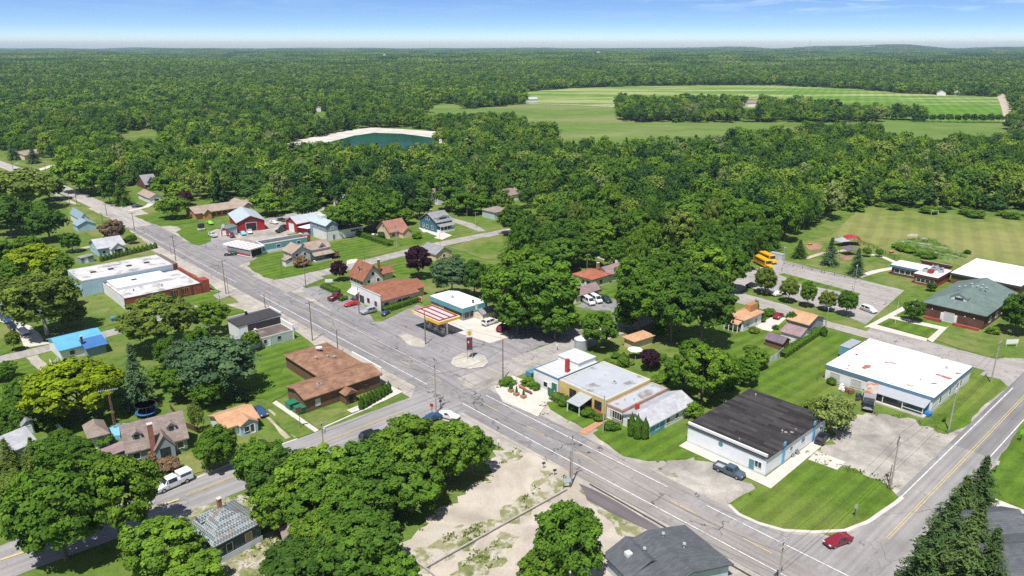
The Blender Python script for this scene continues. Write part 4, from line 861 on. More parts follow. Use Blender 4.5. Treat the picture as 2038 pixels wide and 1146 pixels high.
win(b, 'R', .25, 1., 1.1, 1.1); chimney(b, b.lx * .5, -.2, 2.6, 5.2, .5, 'brown_trim')
b = building('chimney_house', 'grey one-and-a-half-storey house with a brown roof, tall brick chimney and two dormers', 'house', (253, 898, 3.0), (371, 868, 3.0), 6.6, 3.0, 'grey_siding', ('gable', 'greybrown_shingle', 'x', 3.9, .4), 'white_paint', ang='R')
dormer(b, b.lx * .2, 1.0, 4.25, 1.5, 1.2, 3, 'R', 'lightgrey_siding', 'greybrown_shingle'); dormer(b, b.lx * .78, 1.0, 4.25, 1.5, 1.2, 3, 'R', 'lightgrey_siding', 'greybrown_shingle')
chimney(b, b.lx * .42, -.45, 0, 7.6, .9)
dormer(b, b.lx * .6, -1.6, 0, 3.4, 2.7, 4.5, 'R', 'grey_siding', 'greybrown_shingle', 2.4)
win(b, 'R', .88, .9, 1.1, 1.3); win(b, 'R', .14, .9, 1.1, 1.3); win(b, 'L', .5, .9, 1.1, 1.3); win(b, 'L', .5, 3.9, 1., 1.1)
c = part(b, 'side_wing', 'white_siding', MB().box((-4, .8, 0), (-.01, b.ly * .65, 2.3))); MB().prism([(-4.3, .5, 2.32), (-4.3, .5, 2.45), (0, .5, 3.2), (0, .5, 3.05)], (0, b.ly * .62, 0)).build('roof', MATS['mauve_shingle'], c)
b = building('hip_garage', 'grey garage with a brown hip roof behind the chimney house', 'garage', (178, 873, 2.4), (212, 857, 2.4), (131, 858, 2.4), 2.4, 'grey_siding', ('hip', 'greybrown_shingle', 1.9, .35), 'white_paint', ang=GA - .1)
win(b, 'R', .5, .05, 3., 2., 'white_paint', 'white_paint', name='garage_door')
b = building('orange_bungalow', 'small white and blue bungalow with a low orange-brown roof', 'house', (446, 853, 2.5), (509, 828, 2.5), (414, 829, 2.5), 2.5, 'white_siding', ('gable', 'orange_shingle', 'x', 1.3, .45), 'white_paint')
dormer(b, b.lx * .66, -1.2, 0, b.lx * .5, 2.45, b.ly * .5, 'R', 'paleblue_siding', 'orange_shingle', 1.0)
win(b, 'R', .2, .9, 1.2, 1.1); win(b, 'R', .76, .2, .9, 1.9, pane='white_paint', name='door', y0=-1.2); win(b, 'R', .58, .9, 1.0, 1.1, y0=-1.2); 
b = building('derelict_house', 'derelict house with a patchwork hip roof of worn pale shingles and dark peeling walls', 'house', (432, 1126), (522, 1077), (400, 1073), 3.6, 'dark_green_siding', ('hip', 'patchwork_roof', 2.9, .5), 'light_grey', ang='R')
part(b, 'lower_skirting', 'lightgrey_siding', MB().box((-.1, -.12, 0), (b.lx + .1, -.02, 1.1))); win(b, 'R', .72, 1.4, 1., 1.4, 'light_grey', 'tan_wood'); win(b, 'R', .3, 1.4, .9, 1.3, 'light_grey', 'dark_opening'); win(b, 'L', .5, 1.4, .9, 1.3); chimney(b, b.lx * .52, b.ly * .62, 5.4, 7.6, .6)
dormer(b, .8, b.ly * .72, 4.1, 1.6, 1., 2.5, 'L', 'lightgrey_siding', 'patchwork_roof')
b = building('small_gazebo', 'tiny grey-roofed open shed in the weeds beside the derelict house', 'shed', (570, 1090), 2.4, 2.2, .15, 'concrete', ('flat', 'concrete', 0.), ang=GA - .3)
for x, y in ((0, 0), (2.2, 0), (0, 2.), (2.2, 2.)): part(b, 'post', 'grey_metal', MB().box((x, y, .15), (x + .14, y + .14, 1.9)))
part(b, 'roof', 'greybrown_shingle', MB().prism([(-.5, -.5, 1.75), (1.15, -.5, 3.), (2.9, -.5, 1.75), (2.9, -.5, 1.9), (1.15, -.5, 3.18), (-.5, -.5, 1.9)][::-1], (0, 3.2, 0)))
# bottom edge roofs
b = building('dark_roofed_store', 'low building with dark grey shingle roofs and roof vents at the bottom of the lot', 'store', (1290, 1218), (1448, 1150), (1222, 1130), 2.5, 'lightgrey_siding', ('gable', 'dark_grey_shingle', 'y', 1.5, .5), 'white_paint', ang='R')
walls(b, 'lightgrey_siding', ('gable', 'dark_grey_shingle', 'y', 1.3, .5), b.lx * .05, b.ly * .5, b.lx * .42, b.ly * .55, 2.6)
for q in ((.3, .7), (.62, .85), (.7, .5)): vent(b, b.lx * q[0], b.ly * q[1], 3.6, .18, .9)
part(b, 'roof_hatch', 'white_paint', MB().box((b.lx * .12, b.ly * .75, 3.), (b.lx * .12 + .9, b.ly * .75 + .9, 3.8)))
b = building('slate_roofed_house', 'house with dark slate-grey stepped roofs next to the spruces', 'house', (1990, 1190), 14, 9, 3.2, 'white_siding', ('gable', 'dark_grey_shingle', 'x', 1.9, .5), 'white_paint', ang=GA - .6)
walls(b, 'white_siding', ('gable', 'dark_grey_shingle', 'x', 1.5, .4), 2, b.ly + .02, 10, 6, 3.6)
# school
hs = 4.2
b = building('school', 'dark brick school with a big grey-green hip roof, small front gable and roof vents', 'school', (1955, 657), (2014, 582, hs + .2), (1834, 630), hs, 'brick_brown', ('hip', 'green_grey_shingle', 3.9, .6, (.36, .9)), 'white_paint', ang=GA)
win(b, 'L', .57, .05, 2.6, 2.7, 'white_paint', 'light_grey', name='entrance_door'); 
for f in (.45, .68): part(b, 'entrance_pillar', 'white_paint', MB().box((-.3, b.ly * f - .35, 0), (-.01, b.ly * f + .35, 2.4)))
part(b, 'brick_planter', 'brick_red', MB().box((-2.2, .5, 0), (-1.2, b.ly * .45, .7)).box((-2.2, b.ly * .65, 0), (-1.2, b.ly * .95, .7)))
for f in (.15, .3, .85): part(b, 'wall_lamp', 'white_paint', MB().box((-.12, b.ly * f, 2.6), (-.01, b.ly * f + .3, 2.9)))
for f in (.2, .4, .6, .8): win(b, 'R', f, 1., 1.6, 1.6)
dormer(b, b.lx * .13, b.ly * .52, hs + 1.5, 4.2, 1.0, 6, 'L', 'white_siding', 'green_grey_shingle', 1.0)
for q in ((.42, .6), (.46, .5), (.50, .44), (.35, .66), (.55, .56), (.6, .4), (.48, .36), (.52, .3)): vent(b, b.lx * q[0], b.ly * q[1], hs + 3.2, .22, .9, 'galvanised')
SCH = b
b = building('school_classroom_block', 'flat white-roofed classroom block with dark brick walls, next to the playground path', 'school block', (1827, 557), (1870, 534, 3.4), (1785, 540), 3.4, 'brick_brown', ('flat', 'white_membrane', 0., 'blue_trim', .5), 'white_paint', ang=GA)
for f in (.2, .4, .6, .8): win(b, 'L', f, 1., 1.5, 1.3, 'white_paint')
b = building('school_link_block', 'lower flat white-roofed link block with rooftop air units', 'school block', (1862, 573), (1940, 548, 3.3), (1828, 558), 3.3, 'brick_red', ('flat', 'white_membrane', 0., 'brown_trim', .3), 'white_paint', ang=GA)
for f in (.2, .4, .6, .8): win(b, 'L', f, .9, 1.3, 1.3)
for q in ((.35, .75), (.6, .55), (.75, .35), (.55, .2), (.85, .65)): hvac(b, b.lx * q[0], b.ly * q[1], 3.46, 1.6, 'galvanised')
part(b, 'roof_box', 'brick_red', MB().box((b.lx * .25, b.ly * .4, 3.4), (b.lx * .25 + 2, b.ly * .4 + 1.4, 4.7)))
b = building('school_rear_block', 'flat white-roofed brick block behind the link block, next to the gymnasium', 'school block', (1890, 548), (1918, 534, 3.4), (1845, 530), 3.4, 'brick_red', ('flat', 'white_membrane', 0., 'brown_trim', .3), 'white_paint', ang=GA)
b = building('gymnasium', 'long gymnasium with a broad white roof and dark side wall behind the school', 'gymnasium', (2030, 570, 3.4), (2110, 545, 3.4), (1917, 531, 3.4), 3.4, 'brown_siding', ('flat', 'white_membrane', 0., 'dark_metal', .4), 'white_paint', ang=GA)
# houses by the school street
b = building('cream_house', 'white two-storey house with orange shingle roofs and a brick chimney block at the school street', 'house', (1478, 660), (1503, 640), (1453, 648), 3.3, 'white_siding', ('hip', 'orange_shingle', 1.6, .5), 'white_paint')
c = part(b, 'upper_block', 'orange_siding', MB().box((b.lx * .5, b.ly * .2, 3.4), (b.lx * .9, b.ly * .55, 6.2))); p2 = part(b, 'porch_roof', 'orange_shingle', MB().prism([(-2.4, .2, 2.4), (-2.4, .2, 2.55), (0, .2, 3.2), (0, .2, 3.05)], (0, b.ly - .4, 0)))
for k in range(4): part(b, 'porch_post', 'white_paint', MB().box((-2.3, .3 + (b.ly - .8) * k / 3, 0), (-2.12, .48 + (b.ly - .8) * k / 3, 2.42)))
for f in (.25, .7): win(b, 'R', f, .9, 1.2, 1.3); win(b, 'L', f, .9, 1.2, 1.3)
b = building('orange_roofed_garage', 'garage with an orange-tan gable roof beside the school street', 'garage', (1607, 664), (1636, 648), (1567, 652), 2.6, 'grey_siding', ('gable', 'orange_shingle', 'y', 1.5, .35), 'white_paint')
b = building('mauve_roofed_garage', 'white garage with a mauve-brown roof between the orange-roofed garage and the purple shed', 'garage', (1590, 686), (1605, 672), (1551, 676), 2.3, 'white_siding', ('gable', 'mauve_shingle', 'y', 1.3, .3), 'white_paint')
b = building('purple_shed', 'low shed with a half orange, half purple roof at the end of the garages', 'shed', (1556, 698), (1566, 690), (1521, 688), 2., 'brown_siding', ('gable', 'purple_shingle', 'y', 1.1, .3), 'white_paint')
part(b, 'orange_roof_sheet', 'orange_shingle', MB().prism([(b.lx / 2, -.3, 3.15), (b.lx + .3, -.3, 2.2), (b.lx + .3, -.3, 2.24), (b.lx / 2, -.3, 3.19)][::-1], (0, b.ly + .6, 0)))  # orange shingle sheet laid over one slope of the purple roof
b = building('red_hip_house', 'white house with an orange-red hip roof and a mauve gabled wing under tall trees', 'house', (1178, 574), (1202, 560), (1142, 563), 3., 'white_siding', ('hip', 'red_shingle', 1.9, .6), 'white_paint')
walls(b, 'white_siding', ('gable', 'mauve_shingle', 'x', 1.8, .5), b.lx + .02, b.ly * .05, 9, b.ly * .7, 2.9); chimney(b, b.lx * .95, b.ly * .6, 3.5, 6., .8)
for f in (.2, .5, .8): win(b, 'L', f, .8, 1.6, 1.4)
win(b, 'R', .5, .8, 1.4, 1.3)
b = building('mauve_garage', 'garage with a broad mauve-brown roof behind two white vans', 'garage', (1146, 605), (1186, 588), (1137, 596), 2.6, 'cream_siding', ('gable', 'mauve_shingle', 'x', 1.6, .4), 'white_paint'); win(b, 'R', .3, .05, 2.6, 2.1, 'white_paint', 'dark_opening', name='garage_door'); win(b, 'R', .7, .05, 2.6, 2.1, 'white_paint', 'dark_opening', name='garage_door')
b = building('orange_hut', 'garden hut with an orange hip roof behind the shop row', 'hut', (1262, 697), (1298, 685), (1240, 689), 2.4, 'tan_siding', ('hip', 'orange_shingle', 1.5, .5), 'white_paint', ang='R')
b = building('far_bungalow', 'tan bungalow far along the left of the main road, half in the trees', 'house', (50, 318), (90, 311), (40, 314), 3., 'tan_siding', ('gable', 'tan_shingle', 'x', 2., .5), 'white_paint', ang='R')
b = building('roadside_garage', 'white flat building at the left of the far main road', 'garage', (8, 372), (22, 365), (-40, 358), 3.2, 'white_siding', ('gable', 'lightgrey_shingle', 'y', 1.6, .4), 'white_paint')
b = building('hidden_house', 'pale blue house showing through the big white-trunked tree', 'house', (85, 640), (124, 628), (68, 628), 3.2, 'paleblue_siding', ('gable', 'grey_shingle', 'x', 2., .4), 'white_paint')
b = building('lane_house', 'grey house at the edge beside three parked cars on the lane', 'house', (-5, 636), (22, 626), (-40, 620), 3., 'grey_siding', ('gable', 'grey_shingle', 'x', 1.8, .4), 'white_paint')
b = building('blue_shed', 'small blue and white shed under trees beside the brown hip garage', 'shed', (48, 868), (70, 862), 3., 2.2, 'paleblue_siding', ('gable', 'grey_shingle', 'y', .9, .2), 'white_paint', ang='R'); door(b, 'R', .5, 1.3, 1.8, 'white_paint')
b = building('hedge_house', 'house with a pale grey roof under spruces at the edge of the wood', 'house', (30, 925), (75, 905), (0, 905), 3., 'white_siding', ('gable', 'lightgrey_shingle', 'x', 2., .4), 'white_paint', ang='R')
# far things in the landscape
for i, (x, y, w, lab, rc) in enumerate([(1488, 212, 16, 'pale barn with a pinkish roof beside the lone round field tree', 'mauve_shingle'), (1053, 204, 14, 'white farm building at the corner of the green crop field', 'greyx_metal_roof'), (1770, 176, 18, 'long white farm shed on the far edge of the crop field', 'white_metal_roof'), (1882, 190, 22, 'white farmhouse below the tree row at the far field edge', 'grey_shingle'), (1915, 190, 18, 'white barn next to the farmhouse at the far field edge', 'white_metal_roof'), (639, 222, 10, 'grey-roofed house alone in the far woods', 'lightgrey_shingle'), (1195, 123, 20, 'long pale building in a far clearing', 'lightgrey_shingle'), (770, 128, 14, 'small white building far off in the woods', 'lightgrey_shingle'), (24, 129, 16, 'white farm building in the far clearing at the wood edge', 'lightgrey_shingle')]):
    p = G(x, y); b = building('farm_building', lab, 'farm building', (x, y), w, w * .55, 4.5, 'white_siding', ('gable', rc, 'x', w * .16, .5), 'white_paint', ang=GA - .5 + .3 * i, z0=float(terrain(p.x, p.y)) + (13 if y < 128.5 else 0))
# ---------------------------------------------------------------- vehicles
def paint(name, c, rough=.25): 
    if name not in MATS:
        m, nt, b = newmat(name, rough, .5); b.inputs['Coat Weight'].default_value = .4; b.inputs['Coat Roughness'].default_value = .08
        n = nt.noise(nt.obj(), 2.5, 3); nt.l.new(nt.ramp(n, [(.3, sc(c, .9)), (.7, sc(c, 1.08))]), b.inputs['Base Color'])
    return MATS[name]
paint('car_maroon', (.20, .012, .025)); paint('car_red', (.45, .015, .018)); paint('car_black', (.012, .013, .016)); paint('car_silver', (.32, .35, .38)); paint('car_slate', (.07, .10, .13))
paint('car_white', (.75, .75, .76)); paint('car_blue', (.03, .07, .16)); paint('car_green', (.012, .05, .035)); paint('car_lightblue', (.22, .50, .68)); paint('bus_yellow', (.80, .40, .01), .4); paint('lime', (.20, .55, .03), .5); paint('trailer_grey', (.38, .40, .42), .5)
M('tyre_rubber', (.018, .018, .018), .1, 3., .9); plain('rim_metal', (.4, .4, .42), .35, .5, .6); plain('lamp_glass', (.75, .75, .72), .15, .6); plain('tail_red', (.4, .01, .01), .3)
M('rusty_box_top', (.42, .38, .34), .15, 1.2, .8, .2, second=(.36, .14, .05), thr=(.50, .60), ms=.35)
# profile rows: x from the nose, top z, belt z, half width at belt, half width at top
PROF = {
 'sedan': (4.9, .92, [(0, .62, .55, .70, .55), (.12, .74, .66, .84, .70), (.7, .88, .80, .92, .78), (1.45, .98, .90, .94, .80), (2.15, 1.42, .95, .94, .66), (3.05, 1.46, .97, .94, .68), (3.95, 1.12, 1.0, .93, .72), (4.6, 1.06, .96, .90, .72), (4.9, .80, .72, .80, .66)], (3, 4, 5, 6)),
 'coupe': (4.7, .92, [(0, .52, .46, .70, .55), (.15, .66, .58, .86, .70), (.9, .80, .74, .95, .80), (1.7, .90, .84, .96, .82), (2.35, 1.24, .88, .96, .64), (2.95, 1.26, .90, .97, .64), (3.9, 1.02, .92, .96, .74), (4.5, .96, .88, .92, .76), (4.7, .7, .62, .84, .7)], (3, 4, 5, 6)),
 'suv': (4.8, .95, [(0, .72, .62, .74, .62), (.12, .92, .82, .90, .78), (.6, 1.02, .92, .95, .82), (1.3, 1.10, 1.0, .97, .84), (1.95, 1.70, 1.05, .97, .74), (3.2, 1.74, 1.07, .97, .75), (4.25, 1.68, 1.08, .95, .74), (4.7, 1.12, 1.02, .92, .80), (4.8, .82, .75, .88, .78)], (3, 4, 6, 7)),
 'minivan': (5.1, .96, [(0, .66, .58, .74, .62), (.15, .86, .78, .90, .78), (.6, .98, .90, .96, .84), (1.0, 1.08, 1.0, .98, .86), (1.85, 1.70, 1.05, .98, .76), (3.3, 1.76, 1.07, .98, .77), (4.6, 1.70, 1.08, .96, .76), (5.0, 1.12, 1.02, .93, .82), (5.1, .8, .74, .88, .78)], (3, 4, 6, 7)),
 'pickup': (3.75, .98, [(0, .80, .70, .80, .68), (.1, 1.0, .90, .94, .82), (.6, 1.10, 1.0, .98, .86), (1.25, 1.18, 1.08, 1.0, .88), (1.8, 1.82, 1.12, 1.0, .76), (3.3, 1.86, 1.14, 1.0, .78), (3.6, 1.25, 1.15, .98, .84), (3.75, 1.2, 1.12, .98, .86)], (3, 4, 5, 6)),
 'van': (5.6, 1.0, [(0, .80, .70, .82, .68), (.12, 1.0, .92, .96, .82), (.5, 1.10, 1.0, 1.0, .88), (.85, 1.22, 1.12, 1.0, .88), (1.6, 2.10, 1.2, 1.0, .80), (3.2, 2.16, 1.22, 1.0, .82), (5.3, 2.12, 1.22, 1.0, .82), (5.55, 1.3, 1.1, .98, .86), (5.6, .8, .74, .94, .84)], (3, 4, 6, 7)),
}
def loft(name, kind, L, m, root):
    l0, hw, rows, g = PROF[kind]; mb = MB(); idx = []
    for x, zt, zb, wb, wt in rows:
        z0 = .28 if 0 < x < l0 - .01 else .38
        idx.append(mb.vs([(-x, -wb * .95, z0), (-x, -wb, z0 + .22), (-x, -wb, zb), (-x, -wt, zt - .03), (-x, -wt * .8, zt), (-x, wt * .8, zt), (-x, wt, zt - .03), (-x, wb, zb), (-x, wb, z0 + .22), (-x, wb * .95, z0)]))
    for a, b in zip(idx, idx[1:]):
        for k in range(9): mb.f.append((a + k, a + k + 1, b + k + 1, b + k))
        mb.f.append((a + 9, a, b, b + 9))
    mb.f.append(tuple(idx[0] + k for k in range(9, -1, -1))); mb.f.append(tuple(idx[-1] + k for k in range(10)))
    body = mb.build(name, m, root, smooth=False)
    V = mb.v
    def P(r, k): return Vector(V[idx[r] + k])
    a, b, c, d = g                                    # windscreen a->b, roof b->c, rear glass c->d
    def glassquad(nm, q, off, ins=.08):
        cen = sum(q, Vector()) / 4; q = [p.lerp(cen, ins) for p in q]
        n = (q[1] - q[0]).cross(q[3] - q[0]).normalized()
        if n.dot(Vector(off)) < 0: n = -n
        lo = [p - n * .01 for p in q]; MB().prism(lo, n * .03).build(nm, GL, root)
    glassquad('windscreen', [P(a, 3), P(a, 6), P(b, 6), P(b, 3)], (1, 0, 1)); glassquad('rear_window', [P(c, 3), P(c, 6), P(d, 6), P(d, 3)], (-1, 0, 1))
    for s, kk in ((-1, (2, 3)), (1, (7, 6))):
        lo, hi = kk; nseg = [(b, c)] if c - b == 1 else [(r, r + 1) for r in range(b, c)]
        # front triangle bay + side windows
        q = [P(a, lo).lerp(P(b, lo), .45), P(b, lo), P(b, hi), P(b, hi).lerp(P(a, hi), .12)]
        for r0, r1 in nseg:
            glassquad('side_window', [P(r0, lo), P(r1, lo), P(r1, hi), P(r0, hi)], (0, s, .2), .10)
        glassquad('side_window', q, (0, s, .2), .1)
    return body
def wheels(root, xs, hw, r=.33, wd=.24):
    for x in xs:
        for s in (-1, 1):
            y = s * (hw - wd / 2 + .02)
            t = MB().tube((-x, y - wd / 2, r), (-x, y + wd / 2, r), r, n=14).build('wheel', MATS['tyre_rubber'], root)
            MB().tube((-x, y + s * (wd / 2 - .02), r), (-x, y + s * (wd / 2 + .015), r), r * .62, n=10).build('rim', MATS['rim_metal'], t)
def lamps(root, L, hw, zf=.62, zr=.8):
    for s in (-1, 1):
        box((-.14, s * (hw - .3) - .16, zf), (.02, s * (hw - .3) + .16, zf + .14)).build('headlight', MATS['lamp_glass'], root)
        box((-L - .02, s * (hw - .22) - .12, zr), (-L + .08, s * (hw - .22) + .12, zr + .18)).build('tail_light', MATS['tail_red'], root)
def car(kind, name, label, c, front, col, cat='car', group=None, size=1.):
    p = G(*c); q = G(*front); d = (q - p).normalized(); rot = math.atan2(d.y, d.x)
    if kind == 'pickup': L = 5.8
    elif kind in PROF: L = PROF[kind][0]
    m = MATS[col]; root = thing(name, label, cat, p + d * L * size / 2, rot, .10, group); root.scale = (size,) * 3
    hw = PROF[kind][1]
    loft('body', kind, L, m, root)
    if kind == 'pickup':
        bed = MB().box((-5.75, -.98, .5), (-3.78, -.88, 1.2)).box((-5.75, .88, .5), (-3.78, .98, 1.2)).box((-5.8, -.98, .5), (-5.7, .98, 1.2)).box((-3.86, -.88, .5), (-3.78, .88, 1.2)).build('cargo_bed', m, root)
        box((-5.7, -.88, .55), (-3.86, .88, .75)).build('bed_floor', MATS['grey_metal'], bed)
        wheels(root, (.95, 4.65), 1., .38, .27)
    elif kind == 'van': wheels(root, (.9, 4.5), 1., .36)
    else: wheels(root, (.9, L - 1.0), hw, .34)
    lamps(root, L, hw, .62 if kind in ('sedan', 'coupe') else .74, .78 if kind in ('sedan', 'coupe') else .95)
    box((-.02, -hw * .8, .36), (.05, hw * .8, .52)).build('front_bumper', MATS['dark_metal'], root); box((-L - .05, -hw * .8, .4), (-L + .02, hw * .8, .56)).build('rear_bumper', MATS['dark_metal'], root)
    for s in (-1, 1): box((-1.75, s * hw - .02 if s > 0 else s * hw - .16, 1.), (-1.6, s * hw + .16 if s > 0 else s * hw + .02, 1.14)).build('wing_mirror', m, root)
    return root
car('sedan', 'parked_car', 'dark red sedan driving on the wide corner pavement beside the striped lawn', (1667, 1082), (1647, 1089), 'car_maroon')
r = car('pickup', 'pickup_truck', 'dark slate crew-cab pickup parked in front of the white block shop', (1451, 943), (1480, 955), 'car_slate', 'pickup')
car('suv', 'parked_car', 'black hatchback SUV parked between the white block shop and its gravel yard', (1635, 878), (1644, 866), 'car_black', 'SUV', size=.95)
car('suv', 'parked_car', 'small black car half hidden under the straggly scrub by the gravel yard', (1675, 849), (1676, 855), 'car_black', size=.85)
car('sedan', 'parked_car', 'blue-grey car parked on the grass track beside the orange-brown bungalow', (518, 824), (527, 832), 'car_blue')
r = car('pickup', 'camper_pickup', 'white pickup with a white cap and dark side glass driving on the crossing street', (346, 967), (318, 979), 'car_white', 'pickup', size=1.12)
cp = box((-5.75, -.94, 1.21), (-3.7, .94, 1.95)).build('bed_cap', MATS['car_white'], r)
for s in (-1, 1): box((-5.5, s * .95 - .015, 1.4), (-3.85, s * .95 + .015, 1.8)).build('cap_window', MATS['car_blue'], cp)
car('sedan', 'parked_car', 'white car parked at the street corner behind the big green thicket', (893, 832), (909, 836), 'car_white')
car('sedan', 'parked_car', 'dark blue car in the shade next to the white corner car', (859, 837), (847, 841), 'car_blue')
car('suv', 'parked_car', 'dark car poking out of the thicket on the crossing street verge', (739, 872), (750, 868), 'car_black')
car('pickup', 'pickup_truck', 'maroon pickup at the end of the restaurant parking row', (668, 595), (678, 590), 'car_maroon', 'pickup')
car('coupe', 'sports_car', 'bright red sports car in front of the restaurant', (700, 608), (688, 611), 'car_red')
car('suv', 'parked_car', 'silver SUV parked between the red sports car and the clipped hedge', (734, 623), (722, 626), 'car_silver', 'SUV')
car('sedan', 'parked_car', 'small dark blue car at the corner of the restaurant hedge', (768, 626), (773, 623), 'car_blue', size=.75)
car('minivan', 'parked_car', 'white minivan parked beside the small cream shed at the station', (975, 645), (987, 641), 'car_white', 'minivan')
car('suv', 'parked_car', 'maroon SUV in the tree shade beside the station apron', (1001, 657), (1009, 652), 'car_maroon', 'SUV')
car('van', 'van', 'white van nearest the trees on the drive of the mauve garage', (1171, 604), (1181, 610), 'car_white', 'van')
car('van', 'van', 'white van between the other van and a dark pickup at the mauve garage', (1185, 600), (1196, 606), 'car_white', 'van')
car('pickup', 'pickup_truck', 'dark pickup beside the two white vans', (1203, 599), (1213, 604), 'car_green', 'pickup')
r = car('minivan', 'minivan', 'white minivan with a tan side stripe alone in the school car park', (1728, 620), (1742, 625), 'car_white', 'minivan')
for s in (-1, 1): box((-4.7, s * .985 - .012, .55), (-1.2, s * .985 + .012, .85)).build('side_stripe', MATS['tan_wood'], r)
car('sedan', 'parked_car', 'maroon sedan on the pale drive between the cream house and the orange-roofed garage', (1549, 632), (1557, 626), 'car_maroon')
car('sedan', 'parked_car', 'dark car under the first tree of the car park row', (1497, 571), (1505, 569), 'car_black')
car('sedan', 'parked_car', 'white car in tree shade behind the second car park tree', (1548, 588), (1556, 586), 'car_white')
car('suv', 'parked_car', 'dark SUV under the wood at the car park entrance', (1461, 549), (1464, 543), 'car_black')
car('pickup', 'pickup_truck', 'white pickup on the barn forecourt next to the arched hut', (424, 471), (415, 467), 'car_white', 'pickup')
car('pickup', 'pickup_truck', 'dark red pickup between the arched hut and the light blue car', (460, 471), (466, 475), 'car_maroon', 'pickup')
car('sedan', 'parked_car', 'light blue car in front of the red barn', (484, 467), (488, 471), 'car_lightblue')
r = car('sedan', 'parked_car', 'white car with its bonnet up at the red barn door', (497, 464), (500, 469), 'car_white')
MB().prism([(-1.4, -.8, 1.0), (-1.0, -.8, 2.0), (-1.0, .8, 2.0), (-1.4, .8, 1.0)], (-.06, 0, .03)).build('bonnet', MATS['car_white'], r)
car('pickup', 'pickup_truck', 'black pickup on the yard between barn and red workshop', (560, 461), (568, 458), 'car_black', 'pickup')
car('suv', 'parked_car', 'black jeep parked behind the black pickup in the barn yard', (566, 455), (573, 452), 'car_black', 'jeep')
car('sedan', 'parked_car', 'white car behind the red barn beside scrap vehicles', (545, 445), (553, 447), 'car_white')
car('sedan', 'parked_car', 'dark car among scrap behind the red barn, beyond the white one', (561, 440), (569, 442), 'car_black')
car('coupe', 'sports_car', 'dark green coupe at the striped canopy', (459, 508), (447, 509), 'car_green')
car('suv', 'parked_car', 'dark SUV parked behind the striped canopy', (469, 495), (465, 490), 'car_black', 'SUV')
car('sedan', 'parked_car', 'bright lime green car behind the arched hut', (418, 446), (424, 449), 'lime')
car('pickup', 'pickup_truck', 'blue pickup in the row of three vehicles on the lane drive', (14, 640), (20, 645), 'car_blue', 'pickup')
car('sedan', 'parked_car', 'black car between the blue pickup and the white car on the lane drive', (26, 655), (31, 660), 'car_black')
car('suv', 'parked_car', 'white SUV nearest the lane on the drive', (46, 664), (53, 669), 'car_white', 'SUV')
car('suv', 'parked_car', 'black SUV at the white and blue house on the main road', (177, 454), (184, 453), 'car_black', 'SUV')
car('sedan', 'parked_car', 'white car in shade beside the A-frame house trees', (247, 402), (254, 401), 'car_white')
car('sedan', 'parked_car', 'dark car on the drive in front of the beige bungalow', (273, 412), (280, 411), 'car_slate')
car('sedan', 'parked_car', 'blue car on the concrete drive by the slate-roofed house', (2036, 1044), (2048, 1036), 'car_blue')
car('sedan', 'parked_car', 'white car in the shade beside the tan house hedge', (744, 472), (750, 470), 'car_white')
car('sedan', 'parked_car', 'silver car at the carport of the red workshop', (608, 470), (602, 468), 'car_silver')
# box truck
p = G(1729, 806); q = G(1723, 830); d = (q - p).normalized()
r = thing('box_truck', 'old box truck with a rust-stained box roof and dark cab by the porch', 'truck', p + d * 4.2, math.atan2(d.y, d.x), .10)
bx = box((-8.4, -1.2, .95), (-2.3, 1.2, 3.5)).build('cargo_box', MATS['light_grey'], r); box((-8.42, -1.22, 3.501), (-2.28, 1.22, 3.56)).build('roof', MATS['rusty_box_top'], bx)
cbn = MB().prism([(0, -1.05, .5), (0, -1.05, 1.35), (-.9, -1.05, 1.5), (-1.3, -1.05, 2.45), (-2.25, -1.05, 2.5), (-2.25, -1.05, .5)], (0, 2.1, 0)).build('cab', MATS['car_black'], r, bevel=.06)
MB().prism([(-.88, -.95, 1.56), (-1.27, -.95, 2.4), (-1.27, .95, 2.4), (-.88, .95, 1.56)][::-1], (.03, 0, .03)).build('windscreen', GL, cbn)
for s in (-1, 1): box((-2., s * 1.055 - .02, 1.6), (-1.25, s * 1.055 + .02, 2.3)).build('side_window', GL, cbn)
box((-.03, -.7, .75), (.05, .7, 1.25)).build('grille', MATS['galvanised'], cbn); box((-8.3, -.5, .6), (-2.2, .5, .95)).build('chassis', MATS['dark_metal'], r)
wheels(r, (.8, 6.6), 1.1, .45, .3); lamps(r, 8.4, 1.1, .8, .8)
# box trailer by the white roof and the sign trailer
p = G(1690, 706); q = G(1710, 694); d = (q - p).normalized()
r = thing('box_trailer', 'silver-roofed box trailer behind the white-roofed building on the lawn', 'trailer', p, math.atan2(d.y, d.x), .03)
box((-3.4, -1.25, .7), (3.4, 1.25, 3.0)).build('cargo_box', MATS['teal_metal'], r); box((-3.45, -1.3, 3.001), (3.45, 1.3, 3.1)).build('roof', MATS['galvanised'], r); wheels(r, (1.6, 2.5), 1.2, .38)
p = G(401, 458)
r = thing('display_trailer', 'dark upright display trailer with a white base on the lawn by the barn street', 'trailer', p, GA, .03)
box((-1.3, -.9, .3), (1.3, .9, .9)).build('white_base', MATS['white_paint'], r); box((-1.2, -.8, .9), (1.2, .8, 2.8)).build('panel_box', MATS['car_black'], r); wheels(r, (0,), .95, .3)
